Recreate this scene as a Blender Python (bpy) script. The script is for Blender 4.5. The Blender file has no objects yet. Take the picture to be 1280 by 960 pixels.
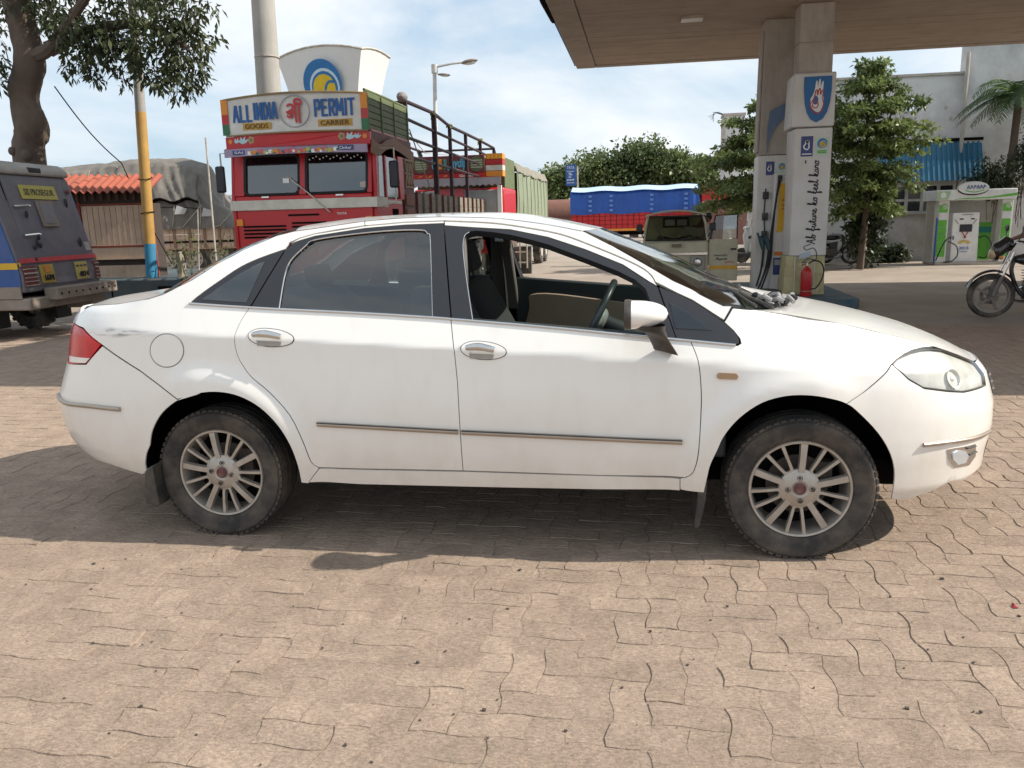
import bpy, bmesh, math, random
import numpy as np
from mathutils import Vector, Matrix, noise as mnoise
from mathutils.geometry import delaunay_2d_cdt
R = math.radians
rnd = random.Random(7)
scene = bpy.context.scene
col = scene.collection

# ---------------------------------------------------------------- camera
F_PX, YAW, PIT, ROLL = 1000.0, 0.1677, 0.2022, 0.0262
CAM = np.array([.6575, -4.1126, 1.4344])
def cam_axes():
    c, s = math.cos(YAW), math.sin(YAW); cp, sp = math.cos(PIT), math.sin(PIT); cr, sr = math.cos(ROLL), math.sin(ROLL)
    r0 = np.array([c, s, 0]); fh = np.array([-s, c, 0]); u0 = np.array([0, 0, 1.0])
    fw = cp*fh - sp*u0; u1 = sp*fh + cp*u0
    return cr*r0 - sr*u1, sr*r0 + cr*u1, fw
RT, UP, FW = cam_axes()
cd = bpy.data.cameras.new('camera'); cam = bpy.data.objects.new('camera', cd); col.objects.link(cam)
cd.sensor_width = 36.0; cd.lens = 36.0*F_PX/1280.0; cd.clip_start = .05; cd.clip_end = 3000
m = Matrix.Identity(4)
for i in range(3):
    m[i][0], m[i][1], m[i][2], m[i][3] = RT[i], UP[i], -FW[i], CAM[i]
cam.matrix_world = m
scene.camera = cam
# measuring the place: a point of the photograph met with a plane of the place
def ray(u, v): return RT*(u-640)/F_PX + UP*(480-v)/F_PX + FW
def onp(u, v, ax, val):
    d = ray(u, v); t = (val-CAM[ax])/d[ax]; return CAM + t*d
def gnd(u, v, z=0.0): return onp(u, v, 2, z)
def project(P):
    d = np.asarray(P)-CAM; w = d@FW; return 640+F_PX*(d@RT)/w, 480-F_PX*(d@UP)/w

# ---------------------------------------------------------------- light
SUN = Vector((1.24, .075, 1.03)).normalized()
sd = bpy.data.lights.new('sun', 'SUN'); so = bpy.data.objects.new('sun', sd); col.objects.link(so)
sd.energy = 4.8; sd.angle = R(.53); sd.color = (1.0, .93, .82)
so.rotation_euler = SUN.to_track_quat('Z', 'Y').to_euler(); so.location = (8, 0, 20)
W = bpy.data.worlds.new('World'); scene.world = W; W.use_nodes = True
def world_nodes():
    nt = W.node_tree; N = nt.nodes; L = nt.links; N.clear()
    out = N.new('ShaderNodeOutputWorld'); bg = N.new('ShaderNodeBackground'); bg.inputs[1].default_value = .099
    sky = N.new('ShaderNodeTexSky'); sky.sky_type = 'NISHITA'; sky.sun_disc = False
    sky.sun_elevation = math.asin(SUN.z); sky.sun_rotation = math.atan2(SUN.x, SUN.y)
    sky.air_density = 1.0; sky.dust_density = 1.6; sky.ozone_density = 1.0
    tc = N.new('ShaderNodeTexCoord')
    mp = N.new('ShaderNodeMapping'); mp.inputs['Scale'].default_value = (1, 1, 2.6); mp.inputs['Location'].default_value = (.55, .2, .1)
    L.new(tc.outputs['Generated'], mp.inputs[0])
    n1 = N.new('ShaderNodeTexNoise'); n1.inputs['Scale'].default_value = 2.3; n1.inputs['Detail'].default_value = 9; n1.inputs['Roughness'].default_value = .56
    n1.inputs['Distortion'].default_value = .25
    L.new(mp.outputs[0], n1.inputs['Vector'])
    rp = N.new('ShaderNodeValToRGB'); rp.color_ramp.elements[0].position = .36; rp.color_ramp.elements[1].position = .60
    L.new(n1.outputs[0], rp.inputs[0])
    n2 = N.new('ShaderNodeTexNoise'); n2.inputs['Scale'].default_value = 5.5; n2.inputs['Detail'].default_value = 6
    L.new(mp.outputs[0], n2.inputs['Vector'])
    cl = N.new('ShaderNodeMixRGB'); cl.inputs[1].default_value = (6.0, 6.7, 7.4, 1); cl.inputs[2].default_value = (9.2, 9.2, 9.1, 1)
    L.new(n2.outputs[0], cl.inputs[0])
    hz = N.new('ShaderNodeMixRGB'); hz.inputs[0].default_value = .62   # thin high veil over the blue
    hz.inputs[2].default_value = (4.9, 6.5, 8.0, 1)
    L.new(sky.outputs[0], hz.inputs[1])
    mx = N.new('ShaderNodeMixRGB'); L.new(rp.outputs[0], mx.inputs[0]); L.new(hz.outputs[0], mx.inputs[1]); L.new(cl.outputs[0], mx.inputs[2])
    L.new(mx.outputs[0], bg.inputs[0]); L.new(bg.outputs[0], out.inputs[0])
world_nodes()
vs = scene.view_settings; vs.view_transform = 'Standard'; vs.look = 'None'; vs.exposure = .38; vs.gamma = 1
scene.render.engine = 'CYCLES'

# ---------------------------------------------------------------- materials
MATS = {}
def pmat(name, c, rough=.55, metal=0.0, var=.12, scale=5.0, bump=0.0, bscale=60.0, dirt=None, coat=0.0, spec=.5, rand=0.0, space='Object', stretch=(1, 1, 1)):
    if name in MATS: return MATS[name]
    m = bpy.data.materials.new(name); m.use_nodes = True; nt = m.node_tree; N, L = nt.nodes, nt.links
    b = N['Principled BSDF']; b.inputs['Roughness'].default_value = rough; b.inputs['Metallic'].default_value = metal
    b.inputs['Specular IOR Level'].default_value = spec; b.inputs['Coat Weight'].default_value = coat; b.inputs['Coat Roughness'].default_value = .05
    tc = N.new('ShaderNodeTexCoord'); mp = N.new('ShaderNodeMapping'); mp.inputs['Scale'].default_value = stretch
    SP = tc.outputs[space] if space != 'Geo' else N.new('ShaderNodeNewGeometry').outputs['Position']
    L.new(SP, mp.inputs[0])
    n = N.new('ShaderNodeTexNoise'); n.inputs['Scale'].default_value = scale; n.inputs['Detail'].default_value = 6; n.inputs['Roughness'].default_value = .6
    L.new(mp.outputs[0], n.inputs['Vector'])
    mr = N.new('ShaderNodeMapRange'); mr.inputs['From Min'].default_value = .28; mr.inputs['From Max'].default_value = .72
    mr.inputs['To Min'].default_value = 1-var; mr.inputs['To Max'].default_value = 1+var
    L.new(n.outputs[0], mr.inputs[0])
    val = mr.outputs[0]
    if rand:
        oi = N.new('ShaderNodeObjectInfo'); r2 = N.new('ShaderNodeMapRange'); r2.inputs['To Min'].default_value = 1-rand; r2.inputs['To Max'].default_value = 1+rand
        L.new(oi.outputs['Random'], r2.inputs[0]); mu = N.new('ShaderNodeMath'); mu.operation = 'MULTIPLY'
        L.new(val, mu.inputs[0]); L.new(r2.outputs[0], mu.inputs[1]); val = mu.outputs[0]
    vm = N.new('ShaderNodeVectorMath'); vm.operation = 'SCALE'; vm.inputs[0].default_value = c[:3]; L.new(val, vm.inputs['Scale'])
    cur = vm.outputs[0]
    if dirt:
        dc, amt, ds = dirt
        n3 = N.new('ShaderNodeTexNoise'); n3.inputs['Scale'].default_value = ds; n3.inputs['Detail'].default_value = 8; n3.inputs['Roughness'].default_value = .68
        L.new(SP, n3.inputs['Vector'])
        m3 = N.new('ShaderNodeMapRange'); m3.inputs['From Min'].default_value = .42; m3.inputs['From Max'].default_value = .68; m3.inputs['To Max'].default_value = amt
        L.new(n3.outputs[0], m3.inputs[0])
        mx = N.new('ShaderNodeMixRGB'); mx.inputs[2].default_value = (*dc, 1); L.new(m3.outputs[0], mx.inputs[0]); L.new(cur, mx.inputs[1]); cur = mx.outputs[0]
    L.new(cur, b.inputs['Base Color'])
    if bump:
        bp = N.new('ShaderNodeBump'); bp.inputs['Strength'].default_value = min(1, bump); bp.inputs['Distance'].default_value = .004
        n4 = N.new('ShaderNodeTexNoise'); n4.inputs['Scale'].default_value = bscale; n4.inputs['Detail'].default_value = 5
        L.new(mp.outputs[0], n4.inputs['Vector']); L.new(n4.outputs[0], bp.inputs['Height']); L.new(bp.outputs[0], b.inputs['Normal'])
    MATS[name] = m
    return m
def glass(name, tint, refl=.06, rough=.02):
    if name in MATS: return MATS[name]
    m = bpy.data.materials.new(name); m.use_nodes = True; nt = m.node_tree; N, L = nt.nodes, nt.links; N.clear()
    out = N.new('ShaderNodeOutputMaterial'); tr = N.new('ShaderNodeBsdfTransparent'); gl = N.new('ShaderNodeBsdfGlossy'); gl.inputs['Roughness'].default_value = rough
    tc = N.new('ShaderNodeTexCoord'); n = N.new('ShaderNodeTexNoise'); n.inputs['Scale'].default_value = 3; L.new(tc.outputs['Object'], n.inputs['Vector'])
    mr = N.new('ShaderNodeMapRange'); mr.inputs['To Min'].default_value = .85; mr.inputs['To Max'].default_value = 1.1; L.new(n.outputs[0], mr.inputs[0])
    vm = N.new('ShaderNodeVectorMath'); vm.operation = 'SCALE'; vm.inputs[0].default_value = tint; L.new(mr.outputs[0], vm.inputs['Scale']); L.new(vm.outputs[0], tr.inputs[0])
    lw = N.new('ShaderNodeLayerWeight'); pw = N.new('ShaderNodeMath'); pw.operation = 'POWER'; pw.inputs[1].default_value = 4.0; L.new(lw.outputs['Facing'], pw.inputs[0])
    lw.inputs[0].default_value = .5
    ad = N.new('ShaderNodeMath'); ad.operation = 'MULTIPLY_ADD'; ad.inputs[1].default_value = .85; ad.inputs[2].default_value = refl; ad.use_clamp = True; L.new(pw.outputs[0], ad.inputs[0])
    mx = N.new('ShaderNodeMixShader'); L.new(ad.outputs[0], mx.inputs[0]); L.new(tr.outputs[0], mx.inputs[1]); L.new(gl.outputs[0], mx.inputs[2]); L.new(mx.outputs[0], out.inputs[0])
    MATS[name] = m
    return m

# ---------------------------------------------------------------- mesh helpers
class MB:
    def __init__(self): self.v = []; self.f = []; self.mi = []; self.M = None
    def add(self, vs, fs, mi=0):
        o = len(self.v)
        if self.M is not None: vs = [tuple(self.M @ Vector(p)) for p in vs]
        self.v += [tuple(float(x) for x in p) for p in vs]; self.f += [tuple(i+o for i in f) for f in fs]; self.mi += [mi]*len(fs)
        return self
    def hexa(self, p, mi=0):   # p: 4 bottom ccw, 4 top ccw
        return self.add(p, [(3, 2, 1, 0), (4, 5, 6, 7), (0, 1, 5, 4), (1, 2, 6, 5), (2, 3, 7, 6), (3, 0, 4, 7)], mi)
    def box(self, c, s, rot=None, mi=0):
        x, y, z = s[0]/2, s[1]/2, s[2]/2
        p = [(-x, -y, -z), (x, -y, -z), (x, y, -z), (-x, y, -z), (-x, -y, z), (x, -y, z), (x, y, z), (-x, y, z)]
        if rot is not None: p = [tuple(rot @ Vector(q)) for q in p]
        return self.hexa([(q[0]+c[0], q[1]+c[1], q[2]+c[2]) for q in p], mi)
    def bb(self, x0, x1, y0, y1, z0, z1, mi=0): return self.box(((x0+x1)/2, (y0+y1)/2, (z0+z1)/2), (abs(x1-x0), abs(y1-y0), abs(z1-z0)), None, mi)
    def tube(self, pts, r, n=8, closed=False, mi=0, flat=1.0):
        P = [Vector(p) for p in pts]; k = len(P); rs = r if hasattr(r, '__len__') else [r]*k
        vs = []; fs = []; up = None
        for i, p in enumerate(P):
            a = P[(i-1) % k] if (i > 0 or closed) else p; b = P[(i+1) % k] if (i < k-1 or closed) else p
            t = (b-a)
            if t.length < 1e-9: t = Vector((0, 0, 1))
            t.normalize()
            if up is None:
                up = Vector((0, 0, 1)) if abs(t.z) < .9 else Vector((1, 0, 0))
            up = (up - t*up.dot(t))
            if up.length < 1e-6: up = t.orthogonal()
            up.normalize(); sd_ = t.cross(up)
            for j in range(n):
                q = 2*math.pi*(j+.5)/n
                vs.append(p + (up*math.cos(q)*flat + sd_*math.sin(q))*rs[i])
        for i in range(k if closed else k-1):
            for j in range(n):
                a = i*n+j; b = i*n+(j+1) % n; c = ((i+1) % k)*n+(j+1) % n; d = ((i+1) % k)*n+j
                fs.append((a, b, c, d))
        if not closed: fs += [tuple(range(n))[::-1], tuple(range((k-1)*n, k*n))]
        return self.add(vs, fs, mi)
    def cyl(self, p0, p1, r0, r1=None, n=16, mi=0): return self.tube([p0, p1], [r0, r0 if r1 is None else r1], n, False, mi)
    def lathe(self, prof, c=(0, 0, 0), axis='Y', n=32, mi=0, closed=False):
        vs = []; fs = []; k = len(prof)
        for j in range(n):
            a = 2*math.pi*j/n; ca, sa = math.cos(a), math.sin(a)
            for r, h in prof:
                q = {'Y': (r*ca, h, r*sa), 'Z': (r*ca, r*sa, h), 'X': (h, r*ca, r*sa)}[axis]
                vs.append((q[0]+c[0], q[1]+c[1], q[2]+c[2]))
        for j in range(n):
            for i in range(k if closed else k-1):
                a = j*k+i; b = j*k+(i+1) % k; c2 = ((j+1) % n)*k+(i+1) % k; d = ((j+1) % n)*k+i
                fs.append((a, b, c2, d))
        return self.add(vs, fs, mi)
    def prism(self, poly, f0, f1, mi=0):   # poly 2-D; f0/f1 map (a,b)->3-D for both faces
        k = len(poly); vs = [f0(a, b) for a, b in poly]+[f1(a, b) for a, b in poly]
        fs = [tuple(range(k))[::-1], tuple(range(k, 2*k))]+[(i, (i+1) % k, k+(i+1) % k, k+i) for i in range(k)]
        return self.add(vs, fs, mi)
    def grid(self, fn, nu, nv, mi=0):
        vs = [fn(i/nu, j/nv) for i in range(nu+1) for j in range(nv+1)]
        fs = [(i*(nv+1)+j, (i+1)*(nv+1)+j, (i+1)*(nv+1)+j+1, i*(nv+1)+j+1) for i in range(nu) for j in range(nv)]
        return self.add(vs, fs, mi)
    def ball(self, c, r, n=12, mi=0):
        rr = r if hasattr(r, '__len__') else (r, r, r)
        def fn(a, b):
            t = math.pi*b; q = 2*math.pi*a
            return (c[0]+rr[0]*math.sin(t)*math.cos(q), c[1]+rr[1]*math.sin(t)*math.sin(q), c[2]+rr[2]*math.cos(t))
        return self.grid(fn, n, max(6, n//2), mi)
    def mesh(self, name, mats, smooth=True, angle=35, fix=True):
        me = bpy.data.meshes.new(name); me.from_pydata(self.v, [], self.f)
        for mt in (mats if isinstance(mats, (list, tuple)) else [mats]): me.materials.append(mt)
        if any(self.mi): me.polygons.foreach_set('material_index', self.mi)
        if fix:
            bm = bmesh.new(); bm.from_mesh(me); bmesh.ops.remove_doubles(bm, verts=bm.verts, dist=1e-6)
            bmesh.ops.recalc_face_normals(bm, faces=bm.faces); bm.to_mesh(me); bm.free()
        if smooth:
            me.polygons.foreach_set('use_smooth', [True]*len(me.polygons)); me.set_sharp_from_angle(angle=R(angle))
        me.update()
        return me
    def build(self, name, mats, parent=None, smooth=True, angle=35, bev=0, label=None, fix=True):
        o = bpy.data.objects.new(name, self.mesh(name, mats, smooth, angle, fix)); col.objects.link(o)
        if parent is not None: o.parent = parent
        if bev:
            b = o.modifiers.new('bevel', 'BEVEL'); b.width = bev; b.segments = 2; b.limit_method = 'ANGLE'; b.angle_limit = R(40)
        if label: o['label'] = label
        return o
def thing(name, label, cat, loc=(0, 0, 0), rotz=0, group=None, tilt=None):
    o = bpy.data.objects.new(name, None); col.objects.link(o); o.empty_display_size = .2
    o.location = loc; o.rotation_euler = (0, 0, rotz) if tilt is None else (tilt[0], tilt[1], rotz)
    return tag(o, label, cat, group)
def tag(o, label, cat, group=None, kind=None):
    if label: o['label'] = label
    if cat: o['category'] = cat
    if group: o['group'] = group
    if kind: o['kind'] = kind
    return o
def struct(name, mb, mat, parent=None, kind='structure', **k):
    o = mb.build(name, mat, parent, **k); o['kind'] = kind; return o
def link_copy(o, parent=None, **k):
    c = o.copy(); col.objects.link(c); c.parent = parent
    return c
def copy_tree(o, loc=None, rotz=None, label=None, parent=None):
    c = o.copy(); col.objects.link(c); c.parent = parent
    for ch in o.children: copy_tree(ch, parent=c)
    if loc is not None: c.location = loc
    if rotz is not None: c.rotation_euler = (0, 0, rotz)
    if label: c['label'] = label
    return c
def catmull(pts, n=6, closed=False):
    P = [np.array(p, float) for p in pts]; out = []; k = len(P)
    for i in range(k if closed else k-1):
        a, b, c, d = (P[(i-1) % k] if (closed or i > 0) else P[i]), P[i], P[(i+1) % k], (P[(i+2) % k] if (closed or i+2 < k) else P[i+1])
        for j in range(n):
            t = j/n; out.append(.5*((2*b)+(-a+c)*t+(2*a-5*b+4*c-d)*t*t+(-a+3*b-3*c+d)*t**3))
    if not closed: out.append(P[-1])
    return out
def text(s, o, xd, yd, h, w, mat, parent, name='lettering', depth=.004, bold=0.0, shear=0.0, smooth=False):
    """lettering s laid on the plane through o (middle of the line) spanned by xd (reading direction) and yd (up)"""
    cu = bpy.data.curves.new(name, 'FONT'); cu.body = s; cu.align_x = 'CENTER'; cu.resolution_u = 3; cu.offset = bold; cu.shear = shear
    ob = bpy.data.objects.new(name, cu); col.objects.link(ob)
    dg = bpy.context.evaluated_depsgraph_get(); me = bpy.data.meshes.new_from_object(ob.evaluated_get(dg))
    bpy.data.objects.remove(ob); bpy.data.curves.remove(cu)
    n = len(me.vertices)
    if n == 0: return None
    co = np.zeros(n*3); me.vertices.foreach_get('co', co); co = co.reshape(-1, 3)
    lo, hi = co.min(0), co.max(0); sc = np.array([w/max(1e-6, hi[0]-lo[0]), h/max(1e-6, hi[1]-lo[1])])
    q = (co[:, :2]-(lo[:2]+hi[:2])/2)*sc
    X = np.array(xd, float); X /= np.linalg.norm(X); Y = np.array(yd, float); Y /= np.linalg.norm(Y); Z = np.cross(X, Y)
    faces = [tuple(p.vertices) for p in me.polygons]; bpy.data.meshes.remove(me)
    P = np.array(o)+q[:, :1]*X+q[:, 1:]*Y
    mb = MB(); mb.add(P+Z*depth, faces)
    cnt = {}
    for f in faces:
        for i in range(len(f)):
            e = (f[i], f[(i+1) % len(f)]); cnt[e] = 1
    rim = [e for e in cnt if (e[1], e[0]) not in cnt]
    k = len(mb.v); mb.add(P, [])
    mb.f += [(a, a+k, b+k, b) for a, b in rim]; mb.mi += [0]*len(rim)
    return mb.build(name, mat, parent, smooth=False, fix=False)
def strokes(lines, o, xd, yd, sc, r, mat, parent, name='lettering', flat=.35):
    X = np.array(xd, float); X /= np.linalg.norm(X); Y = np.array(yd, float); Y /= np.linalg.norm(Y); Z = np.cross(X, Y)
    mb = MB(); 
    for li, ln in enumerate(lines):
        Zo = Z*.0009*(li % 7)
        c = catmull([(a, b) for a, b in ln], 4) if len(ln) > 2 else ln
        # flat ribbons with a little thickness
        pts = [np.array(o)+X*p[0]*sc+Y*p[1]*sc for p in c]
        L_ = []; R_ = []
        for i in range(len(pts)):
            t = pts[min(i+1, len(pts)-1)]-pts[max(i-1, 0)]; t /= max(1e-9, np.linalg.norm(t)); s_ = np.cross(Z, t)
            L_.append(pts[i]+s_*r); R_.append(pts[i]-s_*r)
        k = len(pts); vs = [p+Z*.004+Zo for p in L_]+[p+Z*.004+Zo for p in R_]+L_+R_
        fs = []
        for i in range(k-1):
            fs += [(k+i, k+i+1, i+1, i), (i, i+1, 2*k+i+1, 2*k+i), (k+i+1, k+i, 3*k+i, 3*k+i+1)]
        fs += [(0, 2*k, 3*k, k), (k-1, 2*k-1, 4*k-1, 3*k-1)]
        mb.add(vs, fs)
    return mb.build(name, mat, parent, smooth=False, fix=False)
BLOCK = {'A': [((0, 0), (.42, 1)), ((.42, 1), (.58, 1)), ((.58, 1), (1, 0)), ((.2, .36), (.8, .36))], 'L': [((.1, 1), (.1, 0)), ((.1, 0), (.9, 0))], 'I': [((.5, 0), (.5, 1))], 'N': [((.05, 0), (.05, 1)), ((.05, 1), (.95, 0)), ((.95, 0), (.95, 1))],
 'D': [((.1, 0), (.1, 1)), ((.1, 1), (.6, 1)), ((.6, 1), (.95, .72)), ((.95, .72), (.95, .28)), ((.95, .28), (.6, 0)), ((.6, 0), (.1, 0))], 'P': [((.1, 0), (.1, 1)), ((.1, 1), (.8, 1)), ((.8, 1), (.95, .85)), ((.95, .85), (.95, .6)), ((.95, .6), (.8, .45)), ((.8, .45), (.1, .45))],
 'E': [((.1, 0), (.1, 1)), ((.1, 1), (.9, 1)), ((.1, .52), (.75, .52)), ((.1, 0), (.9, 0))], 'R': [((.1, 0), (.1, 1)), ((.1, 1), (.8, 1)), ((.8, 1), (.95, .85)), ((.95, .85), (.95, .62)), ((.95, .62), (.8, .48)), ((.8, .48), (.1, .48)), ((.5, .48), (.95, 0))],
 'M': [((.0, 0), (.08, 1)), ((.08, 1), (.5, .3)), ((.5, .3), (.92, 1)), ((.92, 1), (1, 0))], 'T': [((0, 1), (1, 1)), ((.5, 1), (.5, 0))]}
def block_text(s, o, xd, yd, h, w, r, mat, parent):
    wd = {'I': .32, 'M': 1.25}; tot = sum(wd.get(c, 1)+.42 for c in s)-.42; k = w/tot; x = -w/2; ln = []
    for c in s:
        cw = wd.get(c, 1)*k; ln += [[(x+a*cw, b*h-h/2) for a, b in sg] for sg in BLOCK[c]]; x += cw+.42*k
    ln = [[(a[0]-(b[0]-a[0])/max(1e-6, math.hypot(b[0]-a[0], b[1]-a[1]))*r*.9, a[1]-(b[1]-a[1])/max(1e-6, math.hypot(b[0]-a[0], b[1]-a[1]))*r*.9), (b[0]+(b[0]-a[0])/max(1e-6, math.hypot(b[0]-a[0], b[1]-a[1]))*r*.9, b[1]+(b[1]-a[1])/max(1e-6, math.hypot(b[0]-a[0], b[1]-a[1]))*r*.9)] for a, b in ln]
    return strokes(ln, o, xd, yd, 1, r, mat, parent)
def smooth01(x): x = np.clip(x, 0, 1); return x*x*(3-2*x)
# ================================================================= ground and paving
def vnoise(x, y, seed=0):
    r = np.random.RandomState(seed); T = r.rand(256, 256)
    xi = np.floor(x).astype(int); yi = np.floor(y).astype(int); fx = smooth01(x-xi); fy = smooth01(y-yi)
    g = lambda a, b: T[a % 256, b % 256]
    return (g(xi, yi)*(1-fx)+g(xi+1, yi)*fx)*(1-fy)+(g(xi, yi+1)*(1-fx)+g(xi+1, yi+1)*fx)*fy
M_GROUND = pmat('dusty_concrete_ground', (.34, .287, .24), .9, var=.16, scale=.55, bump=.5, bscale=35, dirt=((.26, .217, .18), .7, 1.3), space='Geo', spec=.2)
def paver_mat(name, c, dust, rand):
    m = bpy.data.materials.new(name); m.use_nodes = True; nt = m.node_tree; N, L = nt.nodes, nt.links; b = N['Principled BSDF']; b.inputs['Roughness'].default_value = .93; b.inputs['Specular IOR Level'].default_value = .12
    P = N.new('ShaderNodeNewGeometry').outputs['Position']
    def nz(s, d, r, lo, hi, t0, t1, st=(1, 1, 1)):
        mp = N.new('ShaderNodeMapping'); mp.inputs['Scale'].default_value = st; L.new(P, mp.inputs[0]); n = N.new('ShaderNodeTexNoise'); n.inputs['Scale'].default_value = s; n.inputs['Detail'].default_value = d; n.inputs['Roughness'].default_value = r; L.new(mp.outputs[0], n.inputs['Vector'])
        q = N.new('ShaderNodeMapRange'); q.inputs['From Min'].default_value = lo; q.inputs['From Max'].default_value = hi; q.inputs['To Min'].default_value = t0; q.inputs['To Max'].default_value = t1; L.new(n.outputs[0], q.inputs[0]); return n.outputs[0], q.outputs[0]
    def mul(a, b): x = N.new('ShaderNodeMath'); x.operation = 'MULTIPLY'; L.new(a, x.inputs[0]); L.new(b, x.inputs[1]); return x.outputs[0]
    f0, v0 = nz(7, 6, .6, .3, .7, .86, 1.12); f1, v1 = nz(80, 4, .75, .3, .7, .72, 1.24, (.6, 1.5, 1)); f2, v2 = nz(42, 5, .7, .33, .40, .72, 1.0, (1, 1.6, 1)); v = mul(mul(v0, v1), v2)
    if rand:
        oi = N.new('ShaderNodeObjectInfo'); r2 = N.new('ShaderNodeMapRange'); r2.inputs['To Min'].default_value = 1-rand; r2.inputs['To Max'].default_value = 1+rand; L.new(oi.outputs['Random'], r2.inputs[0]); v = mul(v, r2.outputs[0])
    f4, v4 = nz(16, 6, .65, .3, .7, .9, 1.08, (1, 2.6, 1)); v = mul(v, v4)
    f3, v3 = nz(2.2, 7, .65, .38, .66, 0, .8)
    mx = N.new('ShaderNodeMixRGB'); mx.inputs[1].default_value = (*c, 1); mx.inputs[2].default_value = (*dust, 1); L.new(v3, mx.inputs[0])
    vm = N.new('ShaderNodeVectorMath'); vm.operation = 'SCALE'; L.new(mx.outputs[0], vm.inputs[0]); L.new(v, vm.inputs['Scale']); L.new(vm.outputs[0], b.inputs['Base Color'])
    ad = N.new('ShaderNodeMath'); ad.operation = 'MULTIPLY_ADD'; ad.inputs[1].default_value = .5; L.new(f1, ad.inputs[0]); L.new(f2, ad.inputs[2])
    bp = N.new('ShaderNodeBump'); a2 = N.new('ShaderNodeMath'); a2.operation = 'MULTIPLY_ADD'; a2.inputs[1].default_value = 2.2; L.new(f4, a2.inputs[0]); L.new(ad.outputs[0], a2.inputs[2]); bp.inputs['Strength'].default_value = .9; bp.inputs['Distance'].default_value = .0075; L.new(a2.outputs[0], bp.inputs['Height']); L.new(bp.outputs[0], b.inputs['Normal'])
    return m
M_PAVER = paver_mat('dusty_paver', (.330, .252, .196), (.380, .292, .228), .07)
M_SAND = paver_mat('joint_sand', (.31, .235, .182), (.355, .272, .212), 0)
mb = MB(); mb.add([(-500, -60, -.02), (500, -60, -.02), (500, 900, -.02), (-500, 900, -.02)], [(0, 1, 2, 3)])
struct('ground', mb, M_GROUND)
PX0, PX1, PY0, PY1 = -9.0, 8.1, -3.6, 6.6
A = .1125
def sand_h(x, y):
    n = .5*vnoise(x*.9+3, y*.9+7, 1)+.3*vnoise(x*3.1, y*3.1, 2)+.2*vnoise(x*9, y*9, 3)
    left = smooth01((1.2-x)/3.5)*.0022
    return -.0041+.0040*n+left*.2
def sand_sheet():
    mb = MB()
    xs = np.concatenate([np.arange(PX0, -4.2, .3), np.arange(-4.2, 4.4, .028), np.arange(4.4, PX1+.01, .3)])
    ys = np.concatenate([np.arange(PY0, 1.0, .028), np.arange(1.0, PY1+.01, .3)])
    X, Y = np.meshgrid(xs, ys, indexing='ij')
    Z = np.where((X > -4.2) & (X < 4.4) & (Y < 1.0), sand_h(X, Y), -.004)
    ny = len(ys); vs = np.stack([X, Y, Z], -1).reshape(-1, 3)
    i, j = np.meshgrid(np.arange(len(xs)-1), np.arange(ny-1), indexing='ij'); a = (i*ny+j).ravel()
    fs = np.stack([a, a+ny, a+ny+1, a+1], 1)
    me = bpy.data.meshes.new('paving'); me.from_pydata(vs.tolist(), [], fs.tolist()); me.materials.append(M_SAND)
    me.polygons.foreach_set('use_smooth', [True]*len(me.polygons)); me.update()
    o = bpy.data.objects.new('paving', me); col.objects.link(o); o['kind'] = 'structure'
    return o
PAVING = sand_sheet()
def warp(x, y):
    a = .0115
    return x+a*math.sin(math.pi*y/A+.6)*.9, y+a*.55*math.sin(math.pi*x/A)
def block_outline(i, j, horiz, n1, n2):
    w, h = (2, 1) if horiz else (1, 2)
    nx, ny = (n1, n2) if horiz else (n2, n1)
    g = .012
    p = [(i+g+(w-2*g)*t/nx, j+g) for t in range(nx)]+[(i+w-g, j+g+(h-2*g)*t/ny) for t in range(ny)]
    p += [(i+w-g-(w-2*g)*t/nx, j+h-g) for t in range(nx)]+[(i+g, j+h-g-(h-2*g)*t/ny) for t in range(ny)]
    return [warp(a*A, b*A) for a, b in p]
def block_geo(out, cx, cy, z):
    k = len(out); b = .0024
    top = []
    for q in range(k):
        p0, p1, p2 = out[q-1], out[q], out[(q+1) % k]
        tx, ty = p2[0]-p0[0], p2[1]-p0[1]; l = math.hypot(tx, ty); top.append((p1[0]-ty/l*b, p1[1]+tx/l*b))
    vs = [(p[0]-cx, p[1]-cy, z-.011) for p in out]+[(p[0]-cx, p[1]-cy, z) for p in top]
    fs = [(q, (q+1) % k, k+(q+1) % k, k+q) for q in range(k)]+[tuple(range(k, 2*k))]
    return vs, fs
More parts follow.
